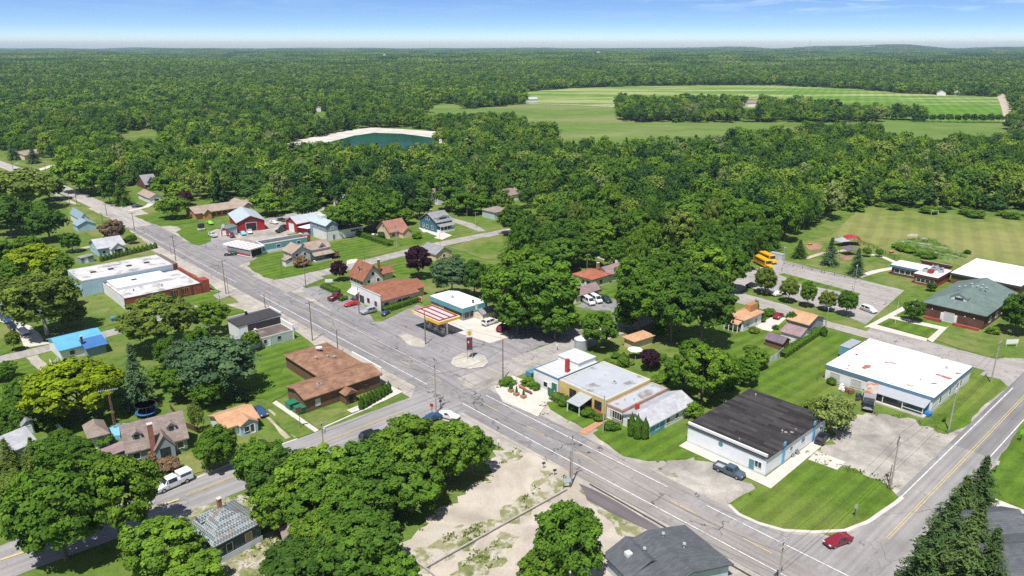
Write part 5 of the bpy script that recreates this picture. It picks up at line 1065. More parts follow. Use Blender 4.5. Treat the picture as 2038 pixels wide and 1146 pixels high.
# school buses
def bus(c, f, label):
    p = G(*c); d = (G(*f) - p).normalized()
    r = thing('school_bus', label, 'bus', p + d * 5, math.atan2(d.y, d.x), .10, 'school buses')
    body = MB().prism([(-1.9, -1.2, .6), (-1.7, -1.2, 1.6), (-2.0, -1.2, 3.0), (-10.4, -1.2, 3.0), (-10.5, -1.2, .6)], (0, 2.4, 0)).build('body', MATS['bus_yellow'], r, bevel=.12)
    MB().prism([(0, -.95, .6), (-.05, -.95, 1.35), (-1.8, -1.0, 1.62), (-1.9, -1.0, .6)], (0, 1.9, 0)).build('bonnet', MATS['bus_yellow'], r, bevel=.08)
    MB().prism([(-1.70, -1.05, 1.72), (-1.95, -1.05, 2.75), (-1.95, 1.05, 2.75), (-1.70, 1.05, 1.72)][::-1], (.05, 0, .02)).build('windscreen', GL, r)
    for s in (-1, 1):
        for k in range(8): box((-3.3 - k * .88, s * 1.205 - .02, 1.8), (-2.55 - k * .88, s * 1.205 + .02, 2.5)).build('side_window', GL, r)
        box((-10.3, s * 1.21 - .015, 1.35), (-2.3, s * 1.21 + .015, 1.45)).build('side_stripe', MATS['black_trim'], r)
    wheels(r, (1.2, 7.8), 1.2, .48, .3); lamps(r, 10.5, 1.1, .9, 2.4)
bus((1526, 520), (1544, 528), 'yellow school bus standing right beside the grey storage box')
bus((1519, 530), (1536, 539), 'yellow school bus on the outer side, farther from the grey storage box')
r = thing('grey_container', 'grey storage box beside the yellow school buses', 'container', G(1546, 516), GA - 1.57, .05); box((-2.5, -1.2, 0), (2.5, 1.2, 2.3)).build('container_box', MATS['light_grey'], r); box((-2.55, -1.25, 2.301), (2.55, 1.25, 2.38)).build('lid', MATS['galvanised'], r)
# scrap by the porch
for i, (x, y, lab, mt) in enumerate([(1688, 782, 'rusty scrap cart beside the straggly scrub', 'rust_shingle'), (1700, 770, 'heap of grey scrap frames under the boarded windows', 'galvanised'), (1676, 778, 'white tub with orange flowers on the scrap lawn', 'white_paint'), (1712, 795, 'dark derelict mower next to the box truck', 'dark_metal')]):
    r = thing('scrap_pile', lab, 'scrap', G(x, y), .4 * i)
    rr = random.Random(i)
    o = MB()
    for k in range(7):
        a, b2, cc = rr.uniform(-1.2, 1), rr.uniform(-.8, .6), rr.uniform(0, .5); o.box((a, b2, cc * .6), (a + rr.uniform(.3, 1), b2 + rr.uniform(.2, .7), cc + rr.uniform(.3, .8)))
    o.build('scrap_heap', MATS[mt], r)
# ---------------------------------------------------------------- poles, signs, furniture
M('pole_wood', (.20, .155, .12), .2, 1., .9); M('pole_grey', (.36, .33, .30), .15, 1., .9); M('insulator', (.3, .3, .32), .1, 3., .3)
POLES = []
def pole(x, yb, yt, label, arms=1, trafo=False, m='pole_wood', r=.16, h=None, dirs=None, lean=(0, 0), group='utility poles', name='utility_pole', lamp=None):
    p = G(x, yb); h = h or max(3, hgt(x, yb, yt))
    o = thing(name, label, 'utility pole' if name == 'utility_pole' else 'lamp post', p, GA if dirs is None else dirs, 0, group)
    MB().tube((0, 0, -.3), (0, 0, h), r, r * .65, 8).build('post', MATS[m], o)
    for k in range(arms):
        z = h - .35 - k * .9
        a = box((-1.3, -.2, z), (1.3, -.06, z + .12)).build('crossarm', MATS[m], o)
        for q in (-1.2, -.6, .6, 1.2): MB().tube((q, -.13, z + .1), (q, -.13, z + .32), .05, .04, 6).build('insulator', MATS['insulator'], a)
    if trafo:
        for s in ((-1, 1) if trafo == 2 else (1,)): MB().lathe([(.28, h - 2.6), (.3, h - 2.5), (.3, h - 1.6), (.22, h - 1.5)], 12, (.45 * s, .1)).build('transformer', MATS['light_grey'], o)
    if lamp:
        u = Vector((math.cos(lamp), math.sin(lamp), 0)) * 2.
        la = MB().tube((0, 0, h - .5), u + Vector((0, 0, h)), .05, .04, 6).build('lamp_arm', MATS['grey_metal'], o)
        e = u + Vector((0, 0, h - .02)); box((e.x - .3, e.y - .14, e.z - .1), (e.x + .3, e.y + .14, e.z + .06)).build('lamp_head', MATS['light_grey'], la)
    POLES.append((p, h)); return p, h
P = {}
P['a'] = pole(1772, 972, 862, 'tall pole with crossarm and transformer at the edge of the gravel yard', 1, True, 'pole_grey')
pole(1767, 974, 925, 'short stub pole bracing the transformer pole at the gravel yard', 0, r=.12)
P['b'] = pole(1888, 856, 757, 'pole with paired transformers beside the white-roofed building', 1, 2, 'pole_grey')
P['c'] = pole(1972, 762, 678, 'grey pole with one crossarm on the grass where the school street ends', 1, False, 'pole_grey')
P['d'] = pole(1137, 966, 862, 'grey pole with a crossarm in front of the brick path, across the main road', 1, False, 'pole_grey')
pole(1134, 968, 910, 'short stub pole beside the grey pole at the gravel lot sign', 0, r=.11)
P['e'] = pole(868, 822, 723, 'tall pole with a crossarm on the street corner by the white car', 1, False, 'pole_grey')
P['f'] = pole(1001, 756, 675, 'dark brown pole without crossarms by the station sign', 0)
P['g'] = pole(622, 678, 600, 'pole with a crossarm beside the pale green low shop', 1)
P['h'] = pole(673, 703, 656, 'plain pole behind the brown hall on the main road', 0)
P['i'] = pole(528, 613, 585, 'short pole behind the taller black-roofed shop', 0)
P['j'] = pole(450, 585, 518, 'wooden pole with a crossarm at the corner of the red brick shop', 1)
pole(455, 585, 550, 'stub pole beside the red brick shop corner pole', 0, r=.11)
P['k'] = pole(609, 573, 522, 'pole with a crossarm at the mouth of the side street by the cottage', 1)
P['l'] = pole(561, 549, 512, 'plain pole on the corner lawn of the brown-roofed house', 0)
P['m'] = pole(350, 519, 468, 'pole with a transformer at the end of the patchy white-roofed shop', 1, True)
pole(341, 507, 486, 'short stub pole beside the transformer pole', 0, r=.1)
P['n'] = pole(268, 459, 423, 'roadside pole opposite the motel', 1); P['o'] = pole(213, 430, 405, 'roadside pole opposite the beige bungalow', 1)
pole(205, 446, 422, 'plain pole on the verge behind the small reddish tree', 0); P['p'] = pole(154, 411, 372, 'roadside pole next to the big dark tree on the far road', 1); pole(140, 412, 386, 'dark streetside stub pole by the big dark tree', 0)
P['q'] = pole(92, 346, 322, 'far roadside pole near the concrete drives', 1); pole(27, 342, 320, 'farthest roadside pole on the main road', 1)
P['r'] = pole(715, 624, 572, 'plain pole in front of the restaurant', 0); P['s'] = pole(847, 686, 618, 'pole with a lamp in the pale island of the forecourt', 0, lamp=2.2)
P['t'] = pole(1200, 862, 787, 'grey pole on the lawn in front of the yellow shop', 0, m='pole_grey')
P['u'] = pole(645, 904, 839, 'pole with a transformer on the verge of the crossing street', 1, True, 'pole_grey')
pole(1627, 760, 716, 'thin bare pole standing in the striped lawn', 0, r=.07)
P['v'] = pole(790, 494, 448, 'pale pole with transformer in front of the tan house', 1, True, 'pole_grey'); P['w'] = pole(947, 453, 422, 'pole with crossarm at the bend by the deep blue house', 1, False, 'pole_grey')
pole(876, 492, 463, 'thin pole where the two streets fork', 0, r=.09); pole(726, 524, 489, 'plain pole by the small purple tree', 0, r=.1); pole(653, 486, 455, 'pole behind the long blue-walled building', 0, r=.1)
P['x'] = pole(1850, 1160, 1084, 'pale pole in front of the lowest spruce', 0, m='pole_grey'); P['y'] = pole(1548, 1168, 1072, 'pole with double crossarms at the bottom of the main road', 2, False, 'pole_grey')
pole(1198, 395, 360, 'bare pole among the dense trees above the red hip roof', 0, r=.1, m='pole_grey')
pole(683, 548, 530, 'thin pole by the red-roofed cottage drive', 0, r=.07); pole(645, 532, 500, 'thin pole in front of the brown-roofed house porch', 0, r=.07)
pole(1168, 540, 505, 'twin-armed lamp pole by the road under the tall trees', 1, r=.08, m='pole_grey')
for x, yb, yt, l in ((1556, 543, 495, 'car park lamp post beside the school buses'), (1699, 580, 531, 'car park lamp post at the tip of the grass island'), (1644, 650, 616, 'lamp post by the dark cedar on the school street')):
    pole(x, yb, yt, l, 0, m='grey_metal', r=.09, lamp=.4, group='lamp posts', name='lamp_post')
pole(438, 604, 577, 'bent-arm street lamp beside the red brick shop', 0, m='dark_metal', r=.08, lamp=2.6, group='lamp posts', name='lamp_post')
# conductors
def wire(a, b, za, zb, lab, r=.022, sag=1.0, off=(0, 0)):
    pts = []
    for k in range(17):
        t = k / 16; p = a.lerp(b, t); pts.append((p.x + off[0], p.y + off[1], za + (zb - za) * t - sag * 4 * t * (1 - t)))
    mb = MB(); rows = []
    for i, q in enumerate(pts):
        d = (Vector(pts[min(i + 1, 16)]) - Vector(pts[max(i - 1, 0)])).normalized(); u = d.orthogonal().normalized(); w = d.cross(u); q = Vector(q)
        rows.append(mb.vs([q + u * r, q - u * r * .5 + w * r * .87, q - u * r * .5 - w * r * .87]))
    for a_, b_ in zip(rows, rows[1:]):
        for k in range(3): mb.f.append((a_ + k, a_ + (k + 1) % 3, b_ + (k + 1) % 3, b_ + k))
    o = mb.build('overhead_wire', MATS['dark_metal'])
    tag(o, lab, 'wire', 'overhead wires')
def span(k1, k2, lab):
    (a, ha), (b, hb2) = P[k1], P[k2]
    wire(a, b, ha - .05, hb2 - .05, 'overhead wire ' + lab + ', upper strand', off=(.5, .5)); wire(a, b, ha - 2.4, hb2 - 2.4, 'thick overhead cable ' + lab + ', lower strand', .03, 1.3)
for k1, k2, lab in (('y', 'd', 'over the bottom of the main road'), ('d', 'e', 'across the gravel lot entrance'), ('e', 'h', 'past the brown hall front'), ('h', 'g', 'behind the brown hall'), ('g', 'j', 'past the black-roofed shop'), ('j', 'm', 'in front of the red brick shop'), ('m', 'n', 'along the far verge by the cedar hedge'), ('n', 'o', 'along the verge opposite the bungalow'), ('e', 'f', 'over the crossing towards the station sign'), ('f', 's', 'over the station forecourt'), ('s', 'r', 'from the forecourt island to the restaurant'), ('r', 'k', 'from the restaurant to the side street'), ('e', 'u', 'along the crossing street verge'), ('a', 'b', 'over the gravel yard'), ('b', 'c', 'along the county road lawn'), ('a', 'y', 'over the striped corner lawn'), ('k', 'v', 'up the side street')): span(k1, k2, lab)
wire(P['t'][0], P['f'][0], P['t'][1] - .3, P['f'][1] - .3, 'overhead wire in front of the yellow shop')
# fuel canopy
c0 = G(873.5, 640, 5.2); c1 = G(910, 625.5, 5.2); c2 = G(820, 617, 5.2)
lx = (c1 - c0).dot(D2); ly = (c2 - c0).dot(D1)
cv = thing('fuel_canopy', 'white fuel canopy with red roof bars and a yellow edge over the pumps', 'canopy', c0, GA)
M('canopy_sheet', (.46, .44, .44), .15, .8, .7)
dk = box((0, 0, 4.3), (lx, ly, 5.0)).build('canopy_roof', MATS['canopy_sheet'], cv)
yl = MB().box((-.12, -.12, 4.3), (lx + .12, -.005, 5.0)).box((-.12, 0, 4.25), (-.005, ly, 5.1)).box((lx + .005, 0, 4.25), (lx + .12, ly, 5.1)).box((-.12, ly + .005, 4.25), (lx + .12, ly + .12, 5.1)).build('yellow_fascia', MATS['yellow_paint'], cv)
for y in (ly * .62, ly * .82): box((-.13, y - 1.2, 4.36), (-.121, y + 1.2, 4.94)).build('fascia_panel', MATS['white_paint'], yl)
for a, b2 in (((.5, .6), (lx - .3, .95)), ((.5, ly - .65), (lx - .3, ly - .3)), ((.5, .95), (.85, ly - .65)), ((lx - .65, .95), (lx - .3, ly - .65)), ((lx * .33, .95), (lx * .33 + .3, ly - .65)), ((lx * .62, .95), (lx * .62 + .3, ly - .65))): box((*a, 5.0), (*b2, 5.22)).build('roof_bar', MATS['dark_red_bar'], cv)
for x, y in ((lx * .5, 1.2), (lx * .5, ly - 1.2)): box((x - .18, y - .18, 0), (x + .18, y + .18, 4.3)).build('column', MATS['white_paint'], cv)
patch('pump_island', [c0 + D2 * (lx * .5 - .9) + D1 * .6, c0 + D2 * (lx * .5 + .9) + D1 * .6, c0 + D2 * (lx * .5 + .9) + D1 * (ly - .6), c0 + D2 * (lx * .5 - .9) + D1 * (ly - .6)], 'concrete', 0, px=False)
for i, f in enumerate((.25, .5, .75)):
    p = c0 + D2 * lx * .5 + D1 * ly * f
    u = thing('fuel_pump', ('fuel pump nearest the main sign under the canopy', 'middle fuel pump under the canopy', 'fuel pump nearest the restaurant under the canopy')[i], 'fuel pump', p, GA, .15, 'fuel pumps')
    box((-.35, -.5, 0), (.35, .5, 1.5)).build('cabinet', MATS['white_paint'], u); box((-.36, -.45, 1.5), (.36, .45, 1.9)).build('header', MATS['red_paint'], u); box((-.37, -.3, .9), (-.351, .3, 1.3)).build('display', MATS['dark_opening'], u); MB().tube((-.42, .42, .5), (-.42, .42, 1.3), .04).build('hose', MATS['black_trim'], u)
# station sign
plain('dark_green_panel', (.05, .10, .08))
p = G(935, 714); sg = thing('station_sign', 'tall twin-post station sign with a yellow scallop emblem above red and dark price panels', 'sign', p, GA - math.pi / 2 + 1.0)
for s in (-1, 1): MB().tube((s * .8, 0, 0), (s * .8, 0, 6.0), .11, n=8).build('post', MATS['grey_metal'], sg)
hd = MB().prism([(-1.05, -.2, 5.9), (1.05, -.2, 5.9), (1.05, -.2, 8.0), (.75, -.2, 8.25), (-.75, -.2, 8.25), (-1.05, -.2, 8.0)], (0, .4, 0)).build('emblem_box', MATS['white_paint'], sg)
sh = [(math.cos(a) * .68 * (1 + .05 * math.cos(9 * a)), -.235, 7.1 + math.sin(a) * .62) for a in np.linspace(math.radians(-62), math.radians(242), 30)] + [(-.28, -.235, 6.38), (.28, -.235, 6.38)]
MB().prism(sh, (0, .033, 0)).build('emblem', MATS['yellow_paint'], hd)
for a in np.linspace(math.radians(25), math.radians(155), 6): MB().prism([(-.02 + math.cos(a) * .12, -.245, 6.6), (.02 + math.cos(a) * .12, -.245, 6.6), (.02 + math.cos(a) * .55, -.245, 7.1 + math.sin(a) * .5), (-.02 + math.cos(a) * .55, -.245, 7.1 + math.sin(a) * .5)], (0, .009, 0)).build('emblem_ray', MATS['red_paint'], hd)
for z0, z1, mt in ((5.0, 5.85, 'car_maroon'), (4.3, 4.95, 'dark_green_panel'), (3.45, 4.25, 'car_maroon'), (2.5, 3.4, 'dark_metal')): box((-.92, -.17, z0), (.92, .17, z1)).build('price_panel', MATS[mt], sg)
MB().lathe([(.3, 0), (.3, .02)], 12).build('panel_badge', MATS['light_grey'], sg).matrix_local = Matrix.Translation((-.35, -.18, 4.62)) @ Matrix.Rotation(math.pi / 2, 4, 'X'); sg.scale = (.78, .9, 1.0)
patch('gravel_bed', [(897, 725), (902, 712), (920, 703), (945, 702), (965, 708), (972, 722), (962, 731), (935, 735), (908, 732)], 'island_gravel', .1)
# dumpsters, bins, boxes
def dumpster(x, y, lab, m='green_paint', s=1., rot=GA):
    o = thing('dumpster', lab, 'dumpster', G(x, y), rot); o.scale = (s,) * 3
    MB().prism([(-1., -.8, .15), (1., -.8, .15), (1., -.95, 1.15), (-1., -.95, 1.15)], (0, 1.7, 0)).build('bin_body', MATS[m], o); box((-1.05, -.98, 1.16), (1.05, .85, 1.24)).build('lid', MATS[m], o)
dumpster(583, 811, 'green dumpster farther from the street at the brown hall end', s=1.25); dumpster(600, 820, 'green dumpster nearer the street at the brown hall end', s=1.25)
dumpster(1846, 827, 'small bright blue bin at the corner of the white-roofed building', 'bright_blue', .7)
dumpster(1073, 760, 'bright blue covered box beside the white workshop', 'bright_blue', .9); dumpster(1058, 748, 'teal container behind the planted garden', 'teal_trim', 1.1); dumpster(228, 638, 'teal bin on the lawn behind the white rear wall', 'teal_trim', .9)
# signs
def sign(x, yb, lab, w=1.6, h=1., z=.8, m='white_paint', post='dark_metal', rot=GA - 1.57, two=True, name='sign', border=None):
    o = thing(name, lab, 'sign', G(x, yb), rot)
    for s in ((-1, 1) if two else (0,)): box((s * w * .42 - .05, -.05, 0), (s * w * .42 + .05, .05, z + h)).build('post', MATS[post], o)
    pb = box((-w / 2, -.11, z), (w / 2, -.051, z + h)).build('sign_panel', MATS[m], o)
    if border: box((-w / 2 + .1, -.13, z + .12), (w / 2 - .1, -.111, z + h - .12)).build('sign_face', MATS[border], pb)
sign(2012, 690, 'wide white school sign on the dry lawn', 3.4, 1.2, .9, post='white_paint', rot=.1)
sign(1128, 972, 'framed blue-green sign at the corner of the gravel lot', 1.5, 1.0, 1.2, 'sky_blue', 'brick_chimney', .2, border='light_grey')
sign(1096, 790, 'green and black menu sign in front of the white workshop', 1.8, 1.6, .6, 'black_trim', rot=GA - 1.57, border='green_paint')
sign(860, 826, 'small red stop sign at the street corner pole', .75, .75, 2., 'red_paint', two=False, rot=-.3)
sign(877, 815, 'small dark street sign behind the corner pole', .6, .6, 1.8, 'dark_metal', two=False, rot=.4)
sign(1700, 1028, 'small grey sign on the striped corner lawn', .6, .8, 1.6, 'grey_metal', two=False, rot=.3)
sign(1980, 942, 'small white sign at the top of the spruce row', .8, .8, 1.8, 'white_paint', two=False, rot=.3)
sign(2030, 878, 'yellow-green diamond warning sign on the county road verge', 1., 1., 1.6, 'lime', two=False, rot=.2)
sign(992, 893, 'small white sign at the thicket edge by the main road', .5, .6, 1.5, 'white_paint', two=False, rot=.2)
sign(655, 566, 'white angled sign on the restaurant verge', 2.4, 1.1, .8, rot=GA - .6)
sign(837, 603, 'white and red sign boards beside the restaurant hedge', 1.6, 1.4, .6, border='red_paint')
sign(598, 852, 'brown square sign on a pole by the concrete walk', 1.2, 1.2, 3.6, 'brown_trim', two=False, rot=0.3)
sign(960, 640, 'small white board at the garden shed', .8, .9, .4)
sign(1109, 697, 'small white roadside sign by the mulch bed', .6, .7, 1.2, two=False)
# mailbox
for x, y, l in ((1082, 932, 'dark mailbox on a post at the gravel lot entrance'), (1104, 946, 'green mailbox beside the gravel lot weeds')):
    o = thing('mailbox', l, 'mailbox', G(x, y), .3); box((-.06, -.06, 0), (.06, .06, 1.)).build('post', MATS['tan_wood'], o); MB().prism([(-.3, -.15, 1.), (-.3, -.15, 1.25), (-.3, 0, 1.38), (-.3, .15, 1.25), (-.3, .15, 1.)][::-1], (.6, 0, 0)).build('box_shell', MATS['black_trim'], o)
# planters with topiary
M('topiary_leaf', (.04, .09, .02), .4, 3., .9, fine=.4, finescale=6.)
for i, (x, y) in enumerate(((1017, 781), (1028, 788), (1042, 793))):
    o = thing('planter', ('square timber planter with twin small cones', 'square timber planter with one slim shrub between the others', 'square timber planter nearest the main road')[i], 'planter', G(x, y), GA, .05, 'planters')
    MB().prism([(-.55, -.55, .85), (.55, -.55, .85), (.4, -.4, 0), (-.4, -.4, 0)], (0, 1.1, 0)).build('planter_box', MATS['tan_wood'], o)
    for q in ((-.25, .25) if i == 0 else (0,)): MB().lathe([(.05, .8), (.3, 1.), (.28, 1.5), (.16, 2.1), (.03, 2.5)], 10, (q, 0)).build('topiary', MATS['topiary_leaf'], o)
for x, y, l, m2 in ((1040, 775, 'red picnic bench in the planted garden', 'orange_paint'), (1052, 783, 'long red planter bench next to the timber planters', 'brick_chimney'), (2005, 648, 'brown bench', None)):
    if m2 is None: continue
    o = thing('bench', l, 'bench', G(x, y), GA + 1.57, .05); box((-1.1, -.25, .45), (1.1, .25, .52)).build('seat', MATS[m2], o); box((-1.1, .2, .53), (1.1, .27, .95)).build('backrest', MATS[m2], o)
    for s in (-.9, .9): box((s - .06, -.22, 0), (s + .06, .22, .45)).build('leg', MATS['dark_metal'], o)
# silo, gazebo, playground
o = thing('grain_bin', 'round corrugated steel grain bin with a conical lid', 'grain bin', G(1156, 697)); MB().lathe([(1.75, 0), (1.75, 3.2)], 24).build('bin_wall', MATS['galvanised'], o); MB().lathe([(1.85, 3.2), (1.8, 3.28), (.3, 4.1), (.25, 4.3)], 24).build('lid', MATS['light_grey'], o)
o = thing('garden_parasol', 'white garden canopy on posts beside the orange hut', 'canopy', G(1263, 712)); MB().lathe([(1.9, 2.2), (1.9, 2.35), (.1, 2.9)], 8).build('canopy_top', MATS['white_paint'], o)
for a in range(4): MB().tube((1.3 * math.cos(a * 1.57), 1.3 * math.sin(a * 1.57), 0), (1.3 * math.cos(a * 1.57), 1.3 * math.sin(a * 1.57), 2.2), .05).build('post', MATS['grey_metal'], o)
o = thing('playground_shelter', 'open shelter with a bright red curved roof in the playground', 'shelter', G(1697, 490), -.25)
arc = [(x, 0, 2.6 + .8 * math.sin(math.pi * (x + 3) / 6)) for x in np.linspace(-3, 3, 9)]; MB().prism(arc + [(x, 0, z - .12) for x, _, z in arc[::-1]], (0, 6, 0)).build('roof', MATS['car_red'], o)
for x, y in ((-2.8, .3), (2.7, .3), (-2.8, 5.6), (2.7, 5.6)): box((x, y, 0), (x + .15, y + .15, 2.7)).build('post', MATS['red_paint'], o)
for x, y, l, m2, h in ((1688, 506, 'dark grey pyramid-roofed shelter on a mulch patch', 'purple_shingle', 2.2), (1674, 488, 'grey domed play structure beside the red shelter', 'galvanised', 2.0)):
    o = thing('picnic_shelter', l, 'shelter', G(x, y), .3); MB().poly([(-2.6, -2.2, h), (2.6, -2.2, h), (0, 0, h + 1.4)]).poly([(2.6, -2.2, h), (2.6, 2.2, h), (0, 0, h + 1.4)]).poly([(2.6, 2.2, h), (-2.6, 2.2, h), (0, 0, h + 1.4)]).poly([(-2.6, 2.2, h), (-2.6, -2.2, h), (0, 0, h + 1.4)]).build('roof', MATS[m2], o)
    for a, b2 in ((-2.4, -2), (2.3, -2), (-2.4, 1.9), (2.3, 1.9)): box((a, b2, 0), (a + .12, b2 + .12, h)).build('post', MATS['dark_metal'], o)
for x, y, l in ((1774, 503, 'small orange play table on the playground grass'), (1612, 488, 'low red play bench in the mulch patch under trees')):
    o = thing('play_table', l, 'play table', G(x, y), .4); box((-1., -.5, .6), (1., .5, .7)).build('top', MATS['orange_paint'], o)
    for s in (-.8, .8): box((s - .05, -.4, 0), (s + .05, .4, .6)).build('leg', MATS['orange_paint'], o)
o = thing('goal_frame', 'white goal frame at the far edge of the school field', 'goal', G(1860, 428), .3)
MB().tube((-2, 0, 0), (-2, 0, 2.2), .06).build('post', MATS['white_paint'], o); MB().tube((2, 0, 0), (2, 0, 2.2), .06).build('post', MATS['white_paint'], o); MB().tube((-2.05, 0, 2.2), (2.05, 0, 2.2), .06).build('crossbar', MATS['white_paint'], o)
o = thing('flagpole', 'slim white flagpole on the lawn in front of the school', 'flagpole', G(1781, 645)); MB().tube((0, 0, 0), (0, 0, 6.5), .06, .035, 8).build('post', MATS['white_paint'], o); MB().lathe([(.02, 6.5), (.1, 6.58), (.02, 6.68)], 8).build('finial', MATS['yellow_paint'], o)
# back garden of the chimney house
o = thing('trampoline', 'round trampoline with a blue rim and dark safety net under trees', 'trampoline', G(292, 826)); 
MB().lathe([(2.1, .85), (2.1, .95), (1.7, .96), (1.7, .86)], 20).build('blue_rim', MATS['bright_blue'], o); MB().lathe([(1.69, .9), (1.69, .93)], 20).build('mat', MATS['black_trim'], o)
for k in range(6): MB().tube((2.12 * math.cos(k * 1.047), 2.12 * math.sin(k * 1.047), 0), (2.12 * math.cos(k * 1.047), 2.12 * math.sin(k * 1.047), 2.7), .045).build('net_post', MATS['dark_metal'], o)
MB().lathe([(2.12, 2.6), (2.12, 2.68), (2.08, 2.68), (2.08, 2.6)], 20).build('net_rim', MATS['dark_metal'], o)
o = thing('paddling_pool', 'light blue round pool partly behind the chimney house roof', 'pool', G(240, 862)); MB().lathe([(2.6, 0), (2.6, .9), (2.45, .92), (2.45, .8)], 24).build('pool_wall', MATS['car_lightblue'], o); MB().lathe([(2.44, .7), (2.44, .78)], 24).build('water_surface', MATS['sky_blue'], o)
o = thing('antenna_mast', 'rusty lattice antenna mast with a spread aerial behind the chimney house', 'antenna', G(230, 858), .4)
h = hgt(230, 858, 778); mm = MB()
for k in range(3):
    a = k * 2.094; mm.tube((.28 * math.cos(a), .28 * math.sin(a), 0), (.16 * math.cos(a), .16 * math.sin(a), h), .04, n=5)
for k in range(int(h / .7)):
    for q in range(3):
        a, a2 = q * 2.094, (q + 1) * 2.094; rr = .28 - .12 * k * .7 / h; mm.tube((rr * math.cos(a), rr * math.sin(a), k * .7), (rr * math.cos(a2), rr * math.sin(a2), k * .7 + .7), .025, n=4)
mm.build('lattice_tower', MATS['brick_chimney'], o)
an = MB().tube((-1.8, 0, h + .2), (1.8, 0, h + .2), .05, n=5)
for k in range(9): x = -1.7 + k * .42; an.tube((x, -.9 + .05 * k, h + .22), (x, .9 - .05 * k, h + .22), .03, n=4)
an.build('aerial', MATS['galvanised'], o)
# fences, barriers
def fence(pts, lab, h=1.1, m='white_paint', post=2.2, solid=False, name='fence', th=.05):
    Q = [G(*p) for p in pts]; o = thing(name, lab, 'fence', Q[0], 0)
    rail = MB(); n = 0
    for a, b2 in zip(Q, Q[1:]):
        d = b2 - a; L = d.length; u = d / L; nn = Vector((-u.y, u.x)) * th / 2; A = a - Q[0]
        def slab(z0, z1): 
            p = [A - nn, A + u * L - nn, A + u * L + nn, A + nn]; rail.prism([(q.x, q.y, z0) for q in p], (0, 0, z1 - z0))
        if solid: slab(.05, h)
        else: slab(h - .14, h - .02); slab(h * .45, h * .45 + .12)
        for k in range(int(L / post) + 1):
            c = A + u * min(k * post, L); box((c.x - .06, c.y - .06, 0), (c.x + .06, c.y + .06, h + .05)).build('post', MATS[m], o); n += 1
    rail.build('rails' if not solid else 'boards', MATS[m], o)
fence([(738, 523), (772, 517), (808, 510)], 'long white rail fence along the side street above the cottage', post=3.5)
fence([(1525, 727), (1545, 715), (1558, 703)], 'weathered board fence beside the purple shed', 1.7, 'light_grey', solid=True)
fence([(1700, 480), (1745, 498), (1790, 520)], 'dark wire fence between playground and school field', 1.4, 'dark_metal', post=3)
fence([(1560, 527), (1640, 545), (1705, 558)], 'dark low fence along the top of the school car park', 1.2, 'dark_metal', post=3.5)
fence([(340, 815), (368, 850), (396, 862)], 'dark timber fence between the chimney house and the orange-brown bungalow', 1.3, 'brown_trim', post=2.5, solid=True)
fence([(112, 850), (128, 866)], 'pale board fence behind the hip garage', 1.6, 'white_paint', solid=True)
fence([(100, 722), (105, 730), (116, 718)], 'white picket fence by the bright blue metal roof', 1., 'white_paint', post=1.2)
fence([(848, 1132), (1030, 1030), (1128, 976)], 'low timber barrier rail across the gravel lot', .45, 'pole_grey', post=4, name='timber_barrier', th=.25)
fence([(812, 1108), (850, 1136), (870, 1152)], 'short low timber rail at the end of the gravel lot', .4, 'pole_grey', post=4, name='timber_barrier', th=.2)
fence([(1440, 985 - 183), (1452, 815 - 10)], 'short white rail behind the black-roofed shop', .9, 'white_paint', post=1.5)
# stacked crates at the block shop
for x, y, l in ((1576, 908, 'grey slatted crate leaning on the white block shop wall'), (1586, 903, 'second grey slatted crate on the white block shop wall, nearer the black SUV')):
    o = thing('pallet', l, 'pallet', G(x, y), GA, .05); q = MB()
    for k in range(6): q.box((-.5, -.5 + k * .17, .1 + k * .16), (.5, -.36 + k * .17, .22 + k * .16))
    q.build('slats', MATS['pole_grey'], o); MB().prism([(-.45, -.5, 0), (-.45, .4, 0), (-.45, .4, 1.05), (-.45, -.5, .1)], (.9, 0, 0)).build('frame', MATS['dark_metal'], o)
# radio mast and water tower far off
for x, yb, yt, l in ((1815, 103, 86, 'thin radio mast on the far horizon'),):
    p = Vector((1560, 4100)); o = thing('radio_mast', l, 'mast', p, 0, float(terrain(p.x, p.y))); MB().tube((0, 0, 0), (0, 0, 92), 1.2, .6, 5).build('mast_pole', MATS['grey_metal'], o); MB().lathe([(2.2, 70), (2.2, 72)], 8).build('platform', MATS['light_grey'], o)
p = Vector((3650, 8000)); o = thing('distant_warehouse', 'white warehouse on the far hill line', 'warehouse', p, .4, float(terrain(p.x, p.y)) + 20); box((-60, -25, 0), (60, 25, 12)).build('wall', MATS['white_paint'], o); box((-62, -27, 12.01), (62, 27, 13)).build('roof', MATS['white_membrane'], o)
